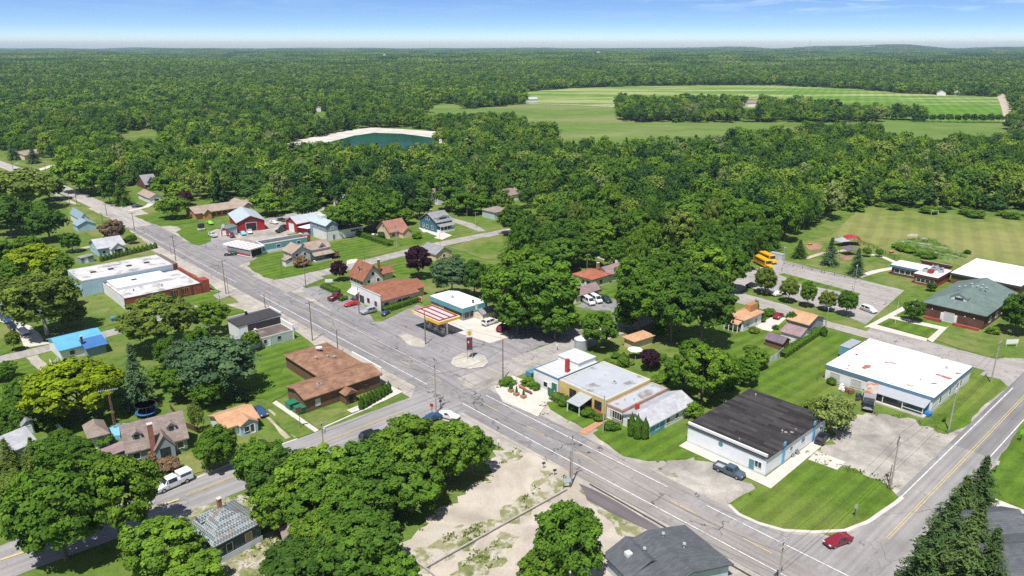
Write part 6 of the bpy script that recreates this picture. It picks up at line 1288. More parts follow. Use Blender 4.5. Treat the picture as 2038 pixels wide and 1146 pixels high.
# ---------------------------------------------------------------- trees
def leafmat(name, forest=False):
    m = bpy.data.materials.new(name); nt = NT(m); nt.n.remove(nt.n['Principled BSDF']); out = nt.n['Material Output']
    oi = nt.add('ShaderNodeObjectInfo'); at = nt.add('ShaderNodeAttribute', attribute_name='tone')
    if forest:
        base = nt.ramp(oi.outputs['Random'], [(0, (.036, .082, .030)), (.18, (.060, .128, .032)), (.40, (.086, .170, .029)), (.62, (.112, .205, .030)), (.80, (.15, .252, .032)), (.92, (.19, .275, .044)), (1, (.21, .25, .11))])
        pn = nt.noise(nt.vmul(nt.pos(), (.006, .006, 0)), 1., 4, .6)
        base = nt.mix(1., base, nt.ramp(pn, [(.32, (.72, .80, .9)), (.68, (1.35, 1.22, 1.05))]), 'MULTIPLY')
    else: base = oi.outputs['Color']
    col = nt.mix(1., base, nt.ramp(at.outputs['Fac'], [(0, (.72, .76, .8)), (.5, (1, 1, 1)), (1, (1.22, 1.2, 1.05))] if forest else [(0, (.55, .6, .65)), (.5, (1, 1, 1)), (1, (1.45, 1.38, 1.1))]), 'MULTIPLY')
    d = nt.add('ShaderNodeBsdfDiffuse'); nt.l.new(col, d.inputs[0])
    t = nt.add('ShaderNodeBsdfTranslucent'); nt.l.new(nt.mix(1., col, (1.0, 1.15, .5), 'MULTIPLY'), t.inputs[0])
    mx = nt.add('ShaderNodeMixShader'); mx.inputs[0].default_value = .26 if forest else .2; nt.l.new(d.outputs[0], mx.inputs[1]); nt.l.new(t.outputs[0], mx.inputs[2])
    nt.l.new(mx.outputs[0], out.inputs['Surface']); MATS[name] = m; return m
leafmat('leaf'); leafmat('forest_leaf', True)
M('bark', (.16, .13, .105), .2, 2., .95); M('pale_bark', (.42, .40, .36), .2, 2., .9)
def quads_mesh(name, C, N, S, tone, m, asp=1.25, rng=None):
    n = len(C); rng = rng or np.random.default_rng(1)
    N = N / np.linalg.norm(N, axis=1, keepdims=True)
    A = rng.normal(size=(n, 3)); U = np.cross(N, A); U /= np.linalg.norm(U, axis=1, keepdims=True) + 1e-9; V = np.cross(N, U)
    S = np.asarray(S).reshape(-1, 1) * np.ones((n, 1)); U = U * S * asp / 2; V = V * S / 2
    P = np.stack([C - U * .9 - V * .35, C - U * .1 - V, C + U - V * .1, C + U * .1 + V], 1).reshape(-1, 3)
    me = bpy.data.meshes.new(name); me.vertices.add(4 * n); me.vertices.foreach_set('co', P.astype(np.float32).ravel())
    me.loops.add(4 * n); me.loops.foreach_set('vertex_index', np.arange(4 * n, dtype=np.int32))
    me.polygons.add(n); me.polygons.foreach_set('loop_start', np.arange(0, 4 * n, 4, dtype=np.int32)); me.polygons.foreach_set('loop_total', np.full(n, 4, np.int32))
    me.update(calc_edges=True)
    at = me.attributes.new('tone', 'FLOAT', 'POINT'); at.data.foreach_set('value', np.repeat(np.clip(tone, 0, 1), 4).astype(np.float32))
    me.materials.append(m); return me
def sph(rng, n):
    d = rng.normal(size=(n, 3)); return d / np.linalg.norm(d, axis=1, keepdims=True)
def broad(seed, nc, nl, ls, m, z0=.14, flat=.8, cr=(.085, .15), tight=.5, narrow=0.):
    rng = np.random.default_rng(seed); lob = sph(rng, 9); amp = rng.uniform(-.16, .20, 9)
    def lobe(d): return 1 + (np.maximum(0, d @ lob.T) ** 4 * amp).sum(1)
    k = nc * 3; d = sph(rng, k); d = d[d[:, 2] > -.75][:nc]; nc = len(d)
    r = rng.uniform(.30, .92, nc) ** tight; rz = (1 - z0) / 2
    c = d * r[:, None] * lobe(d)[:, None] * np.array([.42, .42, rz * .86]) + np.array([0, 0, z0 + rz])
    if narrow: c[:, :2] *= (1 - narrow * np.clip((c[:, 2:3] - .5) * 1.6, 0, 1))
    R = rng.uniform(*cr, nc); ct = rng.uniform(.05, .95, nc)
    C = np.repeat(np.arange(nc), nl); dd = sph(rng, nc * nl); dd[:, 2] = np.where((dd[:, 2] < -.2) & (rng.random(nc * nl) < .6), -dd[:, 2], dd[:, 2])
    rad = R[C] * rng.uniform(.55, 1.08, nc * nl)
    P = c[C] + dd * rad[:, None] * np.array([1, 1, flat])
    out = (P - np.array([0, 0, z0 + rz * .7])); out /= np.linalg.norm(out, axis=1, keepdims=True)
    N = dd * .8 + out * .35 + rng.normal(size=dd.shape) * .38 + np.array([0, 0, .15])
    return quads_mesh('crown', P, N, ls * rng.uniform(.6, 1.35, nc * nl), ct[C] * .75 + rng.random(nc * nl) * .25, m, rng=rng)
def spruce(seed, nw, ls, m, wid=.5, droop=.35, per=13, z0=.04):
    rng = np.random.default_rng(seed); P = []; N = []; S = []; T = []
    for i in range(nw):
        f = i / nw; z = z0 + (1 - z0) * f ** .92; rad = wid * (1 - f) ** .85 * rng.uniform(.72, 1.12) + .012
        nb = max(4, int(per * (1 - f * .6)))
        for b in range(nb):
            a = rng.uniform(0, 6.283); R = rad * rng.uniform(.55, 1.18); tone = rng.random(); ns = max(3, int(R / wid * 16))
            for s in range(ns):
                t = (s + .6) / ns; q = R * t
                for side in (-1, 1, 0):
                    w = .10 * wid * (1 - t * .5) * side * rng.uniform(.5, 1.3)
                    P.append((q * math.cos(a) - w * math.sin(a), q * math.sin(a) + w * math.cos(a), z - droop * q * t * .55 + .02 * rng.normal() * (1 if side else .4)))
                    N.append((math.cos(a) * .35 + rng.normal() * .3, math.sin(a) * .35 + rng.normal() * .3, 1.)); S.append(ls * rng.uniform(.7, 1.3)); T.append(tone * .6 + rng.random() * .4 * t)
    return quads_mesh('crown', np.array(P), np.array(N), np.array(S), np.array(T), m, 2.6, rng)
def column(seed, m, n=2600, ls=.085):
    rng = np.random.default_rng(seed); z = rng.random(n) ** .9; a = rng.uniform(0, 6.283, n)
    prof = .5 * np.clip(np.minimum(1, (1 - z) * 2.4) * np.minimum(1, .55 + z * 2.5), 0, 1) * (1 + .12 * np.sin(a * 3 + z * 9 + seed)) * rng.uniform(.86, 1.02, n)
    P = np.stack([prof * np.cos(a), prof * np.sin(a), z * .97 + .01], 1); N = np.stack([np.cos(a), np.sin(a), np.full(n, .5)], 1) + rng.normal(size=(n, 3)) * .35
    return quads_mesh('crown', P, N, ls * rng.uniform(.6, 1.3, n), rng.random(n), m, 1.7, rng)
def trunk_mesh(seed, h=.6, r=.024, limbs=6):
    rng = random.Random(seed); mb = MB(); mb.tube((0, 0, -.02), (rng.uniform(-.02, .02), rng.uniform(-.02, .02), h * .55), r * 1.25, r * .8, 7); top = Vector(mb.v[-1]); top = Vector((0, 0, h * .5))
    mb.tube(top, (rng.uniform(-.05, .05), rng.uniform(-.05, .05), h * 1.25), r * .8, r * .3, 6)
    for k in range(limbs):
        a = k * 6.283 / limbs + rng.uniform(-.3, .3); z = h * rng.uniform(.35, .8); L = rng.uniform(.16, .30)
        mb.tube((0, 0, z), (L * math.cos(a), L * math.sin(a), z + rng.uniform(.12, .25)), r * .5, r * .15, 5)
    me = bpy.data.meshes.new('trunk'); me.from_pydata(mb.v, [], mb.f); me.update(); return me
LM = MATS['leaf']
NEAR = [broad(s, 190, 85, .034, LM, cr=(.045, .095)) for s in (1, 2, 3)] + [broad(4, 150, 90, .034, LM, .2, .8, (.045, .09), .42), broad(5, 210, 80, .032, LM, .08, .8, (.045, .095))]
MIDT = [broad(s, 60, 60, .056, LM, .12) for s in (11, 12, 13, 14, 15)]
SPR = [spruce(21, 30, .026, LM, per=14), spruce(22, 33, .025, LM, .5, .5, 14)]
PINE = [broad(31, 130, 95, .034, LM, .12, .32, (.07, .13), .55, .35)]
COLM = [column(41, LM), column(42, LM)]
SHRUB = [broad(s, 34, 90, .075, LM, .02, .85, (.15, .24), .6) for s in (51, 52)]
SPARSE = [broad(61, 46, 60, .04, LM, .05, .9, (.07, .14), .5)]
TRK = [trunk_mesh(s) for s in (1, 2, 3)]; TRKS = [trunk_mesh(9, .8, .018, 0)]
for t in TRK + TRKS: t.materials.append(MATS['bark'])
TRKP = trunk_mesh(4, .6, .026, 7); TRKP.materials.append(MATS['pale_bark'])
HUE = {'mid': (0.09, 0.177, 0.022), 'bright': (0.123, 0.215, 0.025), 'yellowgreen': (0.2, 0.27, 0.014), 'dark': (0.058, 0.118, 0.022), 'blue': (0.087, 0.151, 0.069), 'purple': (0.05, 0.02, 0.034), 'olive': (0.14, 0.196, 0.036), 'pale': (0.224, 0.28, 0.078), 'redbrown': (0.213, 0.146, 0.09), 'deep': (0.078, 0.155, 0.022), 'fir': (0.097, 0.151, 0.046), 'darkfir': (0.07, 0.119, 0.038)}
trng = random.Random(99); NTREE = [0]; SPOTS = []
def tree_at(p, h, w, kind, hue, label, cat='tree', group=None, name=None, near=True, z=0.):
    pool, trk, nm = {'broad': (NEAR if near else MIDT, TRK, 'broadleaf_tree'), 'spruce': (SPR, TRKS, 'spruce_tree'), 'pine': (PINE, TRKS, 'pine_tree'), 'cedar': (COLM, TRKS, 'cedar_tree'), 'birch': (NEAR, [TRKP], 'broadleaf_tree'), 'sparse': (SPARSE, TRK, 'small_tree')}[kind]
    o = thing(name or nm, label, cat, p, trng.uniform(0, 6.283), z, group)
    j = lambda: trng.uniform(.93, 1.07)
    c = bpy.data.objects.new('crown', trng.choice(pool)); COL.objects.link(c); c.parent = o; c.scale = (w * j(), w * j(), h)
    hc = HUE[hue] if isinstance(hue, str) else hue; k = trng.uniform(.9, 1.12); c.color = (hc[0] * k, hc[1] * k, hc[2] * k, 1)
    t = bpy.data.objects.new('trunk', trng.choice(trk)); COL.objects.link(t); t.parent = o; t.scale = (w * .8, w * .8, h)
    NTREE[0] += 1; SPOTS.append((p.x, p.y, w * .42)); return o
def mpp(x, y):                                     # metres per photo pixel at a ground point
    p = G(x, y); return (p.y * CP + CAMH * SP) / F
def T(x, yb, yt, wpx, kind, hue, label, group=None):
    h = hgt(x, yb, yt) * .97; w = wpx * mpp(x, yb) * 1.06
    if kind in ('broad', 'pine', 'birch'):          # the trunk stands under the middle of the crown, not at its lower visible edge
        p = G(x, yb); d = p.normalized(); p = p + d * w * .12; h = max(3., h * .94)
    else: p = G(x, yb)
    return tree_at(p, h, w, kind, hue, label, group=group, near=p.length < 330)
def bush(x, yb, yt, wpx, hue, label, group=None, name='shrub'):
    h = max(.5, hgt(x, yb, yt) * .8); w = wpx * mpp(x, yb); p = G(x, yb)
    o = bpy.data.objects.new(name, trng.choice(SHRUB)); COL.objects.link(o); o.location = (p.x, p.y, -.05); o.scale = (w, w, h); o.rotation_euler = (0, 0, trng.uniform(0, 6)); o.color = (*HUE[hue], 1)
    return tag(o, label, 'hedge' if name == 'hedge' else 'shrub', group)
TL = [
 # foreground left
 (135, 1128, 925, 215, 'broad', 'mid', 'huge broadleaf tree at the lower edge overhanging the end of the crossing street'),
 (245, 1095, 912, 160, 'broad', 'bright', 'huge bright broadleaf tree beside the white camper pickup'),
 (60, 1050, 940, 90, 'broad', 'olive', 'olive tree on the weedy slope behind the huge roadside tree'),
 (340, 1160, 1035, 165, 'broad', 'bright', 'light green tree leaning over the patchwork roof'),
 (435, 938, 842, 92, 'broad', 'mid', 'round full tree alone on the verge between bungalow and crossing street'),
 # thicket
 (528, 985, 868, 118, 'broad', 'mid', 'tree at the street end of the thicket, opposite the round tree'), (560, 1020, 905, 125, 'broad', 'dark', 'dark tree of the thicket beside the crossing street'), (640, 1030, 885, 165, 'broad', 'bright', 'bright tree in the thicket below the transformer pole'),
 (560, 1065, 955, 120, 'broad', 'bright', 'bright tree of the thicket above the tiny shed'), (640, 1085, 965, 150, 'broad', 'mid', 'full tree in the middle of the thicket by the tiny shed'), (735, 1020, 875, 170, 'broad', 'deep', 'deep green tree in the middle of the thicket over the dark parked car'),
 (820, 985, 828, 165, 'broad', 'bright', 'tall bright tree of the thicket behind the white corner car'), (895, 965, 838, 150, 'broad', 'bright', 'bright tree at the gravel lot end of the thicket'), (940, 950, 858, 85, 'broad', 'mid', 'smaller tree at the main road tip of the thicket'),
 (720, 1080, 950, 165, 'broad', 'deep', 'deep green tree of the thicket facing the gravel lot'), (820, 1030, 920, 150, 'broad', 'mid', 'thicket tree casting shade on the gravel lot'), (640, 1130, 1020, 120, 'broad', 'bright', 'bright young tree between derelict house and gravel lot'),
 (725, 1165, 1030, 175, 'broad', 'deep', 'round deep green tree where the gravel lot narrows'), (590, 1185, 1090, 150, 'broad', 'dark', 'dark tree below the weeds of the derelict house'), (790, 1190, 1100, 110, 'broad', 'mid', 'tree at the lower edge of the gravel lot track'),
 (385, 1190, 1110, 140, 'broad', 'bright', 'bright leafy tree in front of the derelict house'), (1130, 1180, 1000, 165, 'broad', 'mid', 'open-crowned maple standing in the gravel lot'), (1080, 1190, 1085, 100, 'broad', 'bright', 'lower leafy tree at the foot of the gravel lot maple'),
 # spruces lower right
 (1945, 1000, 903, 78, 'spruce', 'darkfir', 'slim spruce at the far end of the spruce row'), (1908, 1040, 943, 88, 'spruce', 'fir', 'spruce second from the far end of the spruce row'), (1878, 1105, 980, 108, 'spruce', 'darkfir', 'tall spruce in the middle of the spruce row, road side'), (1928, 1120, 992, 110, 'spruce', 'fir', 'spruce in the middle of the row beside the pale driveway'), (1842, 1160, 1030, 112, 'spruce', 'darkfir', 'spruce over the pale pole at the road side of the row'), (1900, 1190, 1025, 125, 'spruce', 'fir', 'big spruce at the near end of the spruce row'), (1955, 1190, 1045, 110, 'spruce', 'darkfir', 'spruce beside the slate-roofed house'),
 # left middle
 (165, 845, 712, 175, 'broad', 'yellowgreen', 'large golden-green tree beside the bright blue roof'), (100, 835, 755, 80, 'broad', 'yellowgreen', 'smaller golden-green tree against the large golden one'), (278, 810, 678, 78, 'spruce', 'blue', 'tall ragged spruce beside the golden-green tree'), (325, 700, 585, 150, 'broad', 'olive', 'big olive-green tree in front of the red brick shop'), (420, 668, 598, 70, 'broad', 'bright', 'light young tree next to the pale green shop lawn'),
 (440, 792, 662, 165, 'pine', 'blue', 'wide blue-green pine behind the brown hall lawn'), (375, 760, 668, 90, 'pine', 'blue', 'smaller blue-green pine beside the wide pine'), (368, 800, 722, 85, 'broad', 'mid', 'leafy tree above the trampoline'), (420, 812, 735, 85, 'broad', 'mid', 'leafy tree below the wide blue-green pine'), (322, 772, 725, 50, 'broad', 'bright', 'small bright tree between ragged spruce and trampoline'), (395, 862, 790, 36, 'sparse', 'olive', 'thin greyish tree between the two brown-roofed houses'),
 (96, 672, 525, 150, 'birch', 'olive', 'large old tree with a pale trunk by the lane drive'), (145, 655, 600, 60, 'broad', 'olive', 'low tree beside the old pale-trunked tree'),
 (70, 560, 480, 120, 'broad', 'yellowgreen', 'yellow-green tree mass above the old pale-trunked tree'), (25, 570, 505, 75, 'broad', 'mid', 'rounded tree at the edge below the open meadow'), (120, 555, 500, 70, 'broad', 'bright', 'bright low tree behind the patchy white-roofed shop'), (100, 482, 405, 88, 'broad', 'dark', 'dense dark round tree behind the white and blue house'), (145, 503, 458, 42, 'broad', 'deep', 'small upright tree in front of the dense dark round tree'),
 (45, 420, 328, 130, 'broad', 'olive', 'great spreading tree left of the far main road'), (100, 400, 345, 70, 'broad', 'olive', 'brownish tree leaning towards the far main road'), (25, 470, 385, 100, 'broad', 'dark', 'dark tree below the great spreading tree'), (70, 450, 395, 70, 'broad', 'mid', 'tree in the gap between the great tree and the dense dark one'), (228, 486, 432, 52, 'broad', 'redbrown', 'reddish-brown round tree above the pale blue cottage'), (263, 486, 465, 22, 'broad', 'deep', 'small bush-like tree by the cottage path'),
 (62, 598, 540, 75, 'broad', 'mid', 'mid green tree of the mass behind the old pale-trunked tree'), (5, 612, 545, 60, 'broad', 'olive', 'olive tree at the edge above the lane house'), (10, 540, 470, 70, 'broad', 'deep', 'deep green tree at the edge above the yellow-green mass'), (-5, 455, 375, 85, 'broad', 'mid', 'tall tree at the very edge beside the great spreading tree'), (135, 612, 560, 55, 'broad', 'mid', 'tree at the rear corner of the patchy white-roofed shop'), (60, 515, 462, 60, 'broad', 'bright', 'bright tree beside the open meadow below the dense dark one'), (10, 850, 800, 60, 'broad', 'mid', 'tree at the edge under the mown lane lawn'), (105, 860, 812, 50, 'broad', 'deep', 'dark shady tree left of the brown hip garage'),
 (405, 735, 640, 70, 'broad', 'mid', 'tree between the olive-green tree and the wide blue-green pine'), (345, 745, 668, 70, 'broad', 'deep', 'deep green tree beside the smaller blue-green pine'), (55, 815, 745, 75, 'broad', 'mid', 'leafy tree of the mass under the golden-green trees'), (18, 905, 835, 60, 'broad', 'deep', 'deep green tree at the edge above the pale roof'), (125, 905, 852, 55, 'broad', 'mid', 'leafy tree between blue shed and hip garage'), (225, 790, 730, 60, 'broad', 'mid', 'green tree between golden tree and ragged spruce'), (500, 700, 655, 40, 'broad', 'bright', 'small bright tree at the corner of the pale green shop'), (30, 700, 655, 30, 'broad', 'olive', 'small tree on the lane lawn by the parked cars'), (165, 700, 672, 20, 'broad', 'mid', 'small tree behind the bright blue roof'),
 # left top along the far road
 (160, 385, 305, 85, 'broad', 'bright', 'bright tall tree beside the far main road drives'), (205, 390, 320, 70, 'broad', 'mid', 'tall tree between bright roadside tree and A-frame house'), (220, 405, 352, 42, 'broad', 'dark', 'dark tree nearest the road before the A-frame house'), (245, 408, 350, 48, 'spruce', 'deep', 'conifer-like tree in front of the A-frame house'), (345, 437, 385, 60, 'broad', 'bright', 'bright tree on the lawn before the motel'), (368, 410, 375, 40, 'broad', 'purple', 'dark purple-leaved tree behind the motel lawn tree'), (330, 395, 345, 60, 'broad', 'mid', 'tree behind the beige bungalow'),
 (28, 318, 280, 30, 'spruce', 'blue', 'small blue spruce by the farthest bungalow'), (68, 325, 290, 32, 'spruce', 'blue', 'blue-grey spruce at the concrete drives'),
 # behind the barns
 (533, 430, 377, 60, 'broad', 'bright', 'open bright tree behind the red barn yard'), (612, 440, 380, 68, 'broad', 'dark', 'dark round tree behind the red workshop'), (562, 425, 388, 34, 'broad', 'mid', 'narrow tree beside the open bright barn-yard tree'), (665, 445, 410, 50, 'broad', 'bright', 'bright tree behind the grey house with the cupola'), (700, 470, 392, 85, 'broad', 'mid', 'large tree between cupola house and tan house'), (752, 462, 385, 95, 'broad', 'mid', 'large tree directly behind the tan house'), (808, 448, 412, 42, 'broad', 'bright', 'bright young tree between tan house and deep blue house'), (835, 435, 385, 60, 'broad', 'dark', 'dark tree behind the deep blue house'), (930, 428, 378, 75, 'broad', 'mid', 'round tree behind the road bend'), (900, 420, 365, 70, 'broad', 'deep', 'deep green tree above the lane behind the deep blue house'),
 # purple trees and the pines by the station
 (833, 556, 482, 54, 'broad', 'purple', 'large dark purple round tree behind the restaurant'), (677, 560, 514, 36, 'broad', 'purple', 'small dark purple tree beside the red-roofed cottage'), (1292, 738, 692, 48, 'broad', 'purple', 'dark purple tree in the garden behind the shop row'), (900, 597, 497, 92, 'pine', 'blue', 'big blue-green pine with pale branches behind the station store'), (945, 598, 510, 60, 'broad', 'dark', 'dark tree between the blue-green pine and the leafy grove'),
 # grove right of the station
 (1000, 640, 520, 105, 'broad', 'mid', 'leafy tree of the grove just behind the small cream shed'), (1072, 668, 498, 165, 'broad', 'mid', 'tallest leafy tree of the grove over the forecourt edge'), (1040, 610, 490, 110, 'broad', 'bright', 'bright tree at the back of the grove by the station'), (1105, 640, 515, 100, 'broad', 'mid', 'grove tree beside the mauve garage'), (1030, 668, 585, 100, 'broad', 'deep', 'deep green tree shading the maroon SUV'), (1105, 678, 590, 100, 'broad', 'mid', 'lower grove tree shading the gravel street'), (980, 590, 520, 70, 'broad', 'bright', 'bright tree behind the station store flue'), (1060, 560, 480, 90, 'broad', 'deep', 'tree on the far side of the grove'),
 (1190, 700, 615, 78, 'broad', 'mid', 'leafy tree beside the steel grain bin'), (1270, 672, 525, 118, 'broad', 'mid', 'tall loose tree beside the gravel street and vans'), (1335, 685, 535, 120, 'broad', 'deep', 'tall tree between the loose tree and the big dark one'), (1395, 692, 532, 140, 'broad', 'dark', 'big dark rounded tree in front of the cream house'), (1300, 640, 530, 100, 'broad', 'deep', 'tree behind the tall loose pair'), (1245, 660, 600, 60, 'broad', 'mid', 'small leafy tree over the gravel street'),
 (1395, 805, 685, 118, 'broad', 'bright', 'big leafy tree behind the pale gabled hall'), (1350, 780, 700, 70, 'broad', 'mid', 'smaller tree beside the shop row garden'), (1430, 790, 700, 80, 'broad', 'mid', 'tree at the striped lawn edge behind the black felt roof'), (1480, 768, 705, 62, 'broad', 'mid', 'rounded tree at the end of the garage fence'), (1505, 735, 695, 50, 'broad', 'bright', 'small bright tree beside the purple shed'), (1375, 730, 670, 60, 'broad', 'mid', 'leafy tree between the garden and the big dark rounded tree'),
 (1262, 605, 500, 85, 'broad', 'mid', 'tall tree at the road bend behind the red hip roof'), (1325, 612, 492, 105, 'broad', 'deep', 'tall deep green tree behind the tall loose pair, towards the car park'), (1405, 600, 475, 105, 'broad', 'bright', 'bright tall tree over the car park entrance'), (1450, 585, 480, 80, 'broad', 'mid', 'tree shading the dark SUV at the car park entrance'),
 (1022, 470, 398, 66, 'broad', 'deep', 'deep green tree beside the pale green porch house'), (957, 424, 384, 44, 'broad', 'mid', 'tree between the road bend and the pale green porch house'), (1000, 425, 372, 50, 'broad', 'bright', 'bright tree behind the pale green porch house'),
 (1118, 545, 468, 80, 'broad', 'mid', 'tree behind the grove, beside the red hip roof'), (1168, 532, 462, 70, 'broad', 'deep', 'tall tree directly behind the red hip roof'), (1222, 540, 470, 66, 'broad', 'mid', 'tree behind the mauve gabled wing of the red hip roof house'), (1195, 498, 432, 70, 'broad', 'bright', 'bright tree across the road behind the red hip roof'), (1130, 496, 430, 74, 'broad', 'deep', 'deep green tree across the road behind the grove'),
 # school
 (1522, 588, 522, 50, 'broad', 'olive', 'first and largest tree of the car park row'), (1568, 603, 550, 38, 'broad', 'olive', 'second tree of the car park row'), (1606, 613, 553, 36, 'broad', 'mid', 'third, upright tree of the car park row'), (1643, 620, 575, 38, 'broad', 'olive', 'fourth, thin tree of the car park row'), (1683, 630, 572, 42, 'broad', 'deep', 'last tree of the car park row, nearest the minivan'),
 (1650, 527, 470, 40, 'spruce', 'blue', 'broad blue spruce in the playground, farther from the school'), (1703, 547, 492, 40, 'spruce', 'blue', 'blue spruce in the playground next to the lamp post'), (1590, 513, 475, 36, 'spruce', 'dark', 'dark spruce at the wood edge by the play area'), (1725, 512, 490, 18, 'broad', 'olive', 'small tree on the playground path'), (1750, 512, 494, 16, 'broad', 'mid', 'tiny tree beside the playground path bend'),
 (1815, 642, 592, 46, 'broad', 'deep', 'bushy tree at the corner of the school front'), (1853, 580, 560, 22, 'broad', 'dark', 'small round tree at the white-roofed classroom'), (2022, 668, 570, 70, 'broad', 'deep', 'large dark tree at the end of the school'), (1500, 640, 590, 18, 'sparse', 'mid', 'thin small tree by the cream house drive'),
 (1573, 650, 616, 22, 'broad', 'mid', 'shrubby tree at the orange-roofed garage'), (1638, 668, 648, 14, 'cedar', 'dark', 'small dark cedar at the hedge end by the lamp post'),
 (1650, 862, 775, 95, 'sparse', 'pale', 'straggly grey-green scrub tree on the gravel yard edge'), (1618, 835, 790, 60, 'sparse', 'olive', 'low half of the straggly scrub behind the black SUV'),
 (1240, 728, 700, 22, 'cedar', 'mid', 'egg-shaped cedar in the garden behind the yellow shop'),
 # field trees
 (1476, 211, 187, 26, 'broad', 'dark', 'lone round tree beside the pale barn in the crop field'), (605, 445, 405, 30, 'sparse', 'redbrown', 'small tree at the barn yard')]
for t in TL[:-1]: T(*t)
# columnar cedars
for i, x in enumerate(np.linspace(720, 774, 9)):
    T(x, 815 - i * 4.0, 786 - i * 3.6, 11, 'cedar', 'deep', 'clipped columnar cedar in the close row beside the brown hall', 'row of columnar cedars')
for x, yb, yt, w, l in ((1256, 868, 820, 15, 'columnar cedar nearest the pink brick shop, one of three'), (1268, 874, 823, 15, 'middle columnar cedar of three at the gabled hall'), (1283, 874, 829, 15, 'columnar cedar nearest the hall corner, one of three')): T(x, yb, yt, w, 'cedar', 'deep', l)
for i in range(14): T(203 + i * 8.2, 520 - i * 2.0, 506 - i * 1.9, 7, 'cedar', 'mid', 'small cedar of the hedge row beside the pale blue cottage', 'cedar hedge row')
for i in range(12): T(1822 + i * 16.5, 242.5 + i * .15, 223 + (i % 3), 17, 'broad', 'dark', 'round field tree in the single row at the near edge of the crop field', 'row of round field trees')
# shrubs and hedges
BL = [(484, 797, 768, 34, 'blue', 'rounded blue-green shrub on the brown hall lawn'), (600, 530, 505, 34, 'redbrown', 'bare reddish shrub in front of the brown-roofed house'), (663, 512, 494, 26, 'redbrown', 'smaller reddish shrub beside the brown-roofed house'),
 (1125, 806, 790, 30, 'deep', 'rounded hedge shrub under the yellow shop window'), (1145, 815, 797, 26, 'deep', 'hedge shrub beside the shop awning'), (1170, 828, 808, 30, 'mid', 'leafy shrub below the shop awning corner'), (1190, 836, 820, 26, 'deep', 'shrub between awning and brick path'), (1217, 853, 836, 34, 'deep', 'low round clipped shrub beside the brick path'),
 (1010, 765, 752, 36, 'mid', 'low green bed at the foot of the dark brown pole'), (1050, 768, 750, 28, 'bright', 'bright leafy bush in the planted garden'), (1065, 775, 758, 22, 'mid', 'bush next to the bright blue box'), (1273, 770, 750, 34, 'deep', 'ivy-like shrub growing over the pink shop roof edge'),
 (1380, 830, 795, 40, 'bright', 'bright shrub at the rear corner of the gabled hall'), (1345, 825, 800, 40, 'deep', 'dark shrub along the side of the gabled hall'), (1360, 812, 790, 34, 'mid', 'shrub behind the gabled hall windows'), (1320, 720, 704, 26, 'mid', 'garden shrub near the purple garden tree'), (1225, 712, 698, 22, 'mid', 'shrub beside the egg-shaped garden cedar'), (1330, 750, 735, 40, 'bright', 'bright garden shrubs behind the shop row'), (1210, 725, 712, 24, 'bright', 'garden shrub behind the white workshop'),
 (1300, 728, 712, 30, 'mid', 'leafy shrub behind the purple garden tree'), (1285, 712, 698, 26, 'deep', 'dark shrub beside the orange hut'), (1340, 735, 715, 36, 'mid', 'wide garden shrub towards the big leafy tree'), (1310, 760, 745, 30, 'bright', 'bright shrub in the garden above the pink shop roof'), (1220, 735, 722, 22, 'deep', 'low shrub behind the yellow shop roof'), (1440, 770, 748, 40, 'mid', 'shrub at the edge of the striped lawn by the white rail'), (1415, 720, 700, 36, 'bright', 'bright shrub on the lawn edge below the big dark rounded tree'), (1495, 700, 684, 30, 'mid', 'shrub behind the purple shed'), (1455, 725, 706, 34, 'bright', 'bright shrub in the garden near the cedar pair'),
 (1530, 628, 610, 26, 'mid', 'shrub in front of the cream house'), (1515, 640, 618, 18, 'mid', 'narrow shrub by the cream house corner'), (1543, 655, 645, 14, 'deep', 'small shrub beside the pale drive'), (1500, 662, 648, 22, 'olive', 'shrubs at the porch of the cream house'),
 (760, 474, 458, 16, 'dark', 'shrub at the tan house wall'), (830, 475, 458, 20, 'bright', 'bright yellowish shrub between tan house and concrete drive'), (1975, 664, 648, 26, 'bright', 'bright clipped shrub at the school corner'),
 (1655, 575 + 190, 748, 20, 'mid', 'weedy shrub at the boarded windows'), (1310, 665, 640, 30, 'mid', 'shrub under the big dark rounded tree'), (365, 893, 878, 26, 'bright', 'bright shrub at the chimney house front'), (310, 912, 885, 40, 'redbrown', 'brownish shrub at the chimney house gable'), (340, 935, 905, 46, 'redbrown', 'larger brownish shrub on the street side of the chimney house'),
 (1190, 578, 566, 16, 'bright', 'round bright shrub between red hip roof and mauve garage'), (1805, 500, 486, 40, 'bright', 'bright weedy shrubs in the school garden patch'), (1845, 512, 498, 40, 'mid', 'shrubs in the middle of the school garden patch'), (1790, 493, 482, 30, 'bright', 'weedy shrub at the wire fence end'), (1925, 505, 495, 14, 'dark', 'lone dark shrub on the school field edge'), (1255, 725, 712, 16, 'pale', 'pale garden shrub beside the white garden canopy'), (205, 885, 860, 40, 'mid', 'shrub at the hip garage'), (500, 845, 828, 20, 'deep', 'shrub at the white front of the orange-brown bungalow'),
 (190, 960, 905, 100, 'mid', 'big leafy shrub below the hip garage'), (255, 965, 920, 80, 'bright', 'leafy shrub in front of the chimney house wing'), (100, 925, 865, 60, 'deep', 'dark shrub mass beside the pale house'), (30, 985, 930, 60, 'olive', 'olive shrub under the pale-roofed house')]
for q in BL:
    bush(*q)
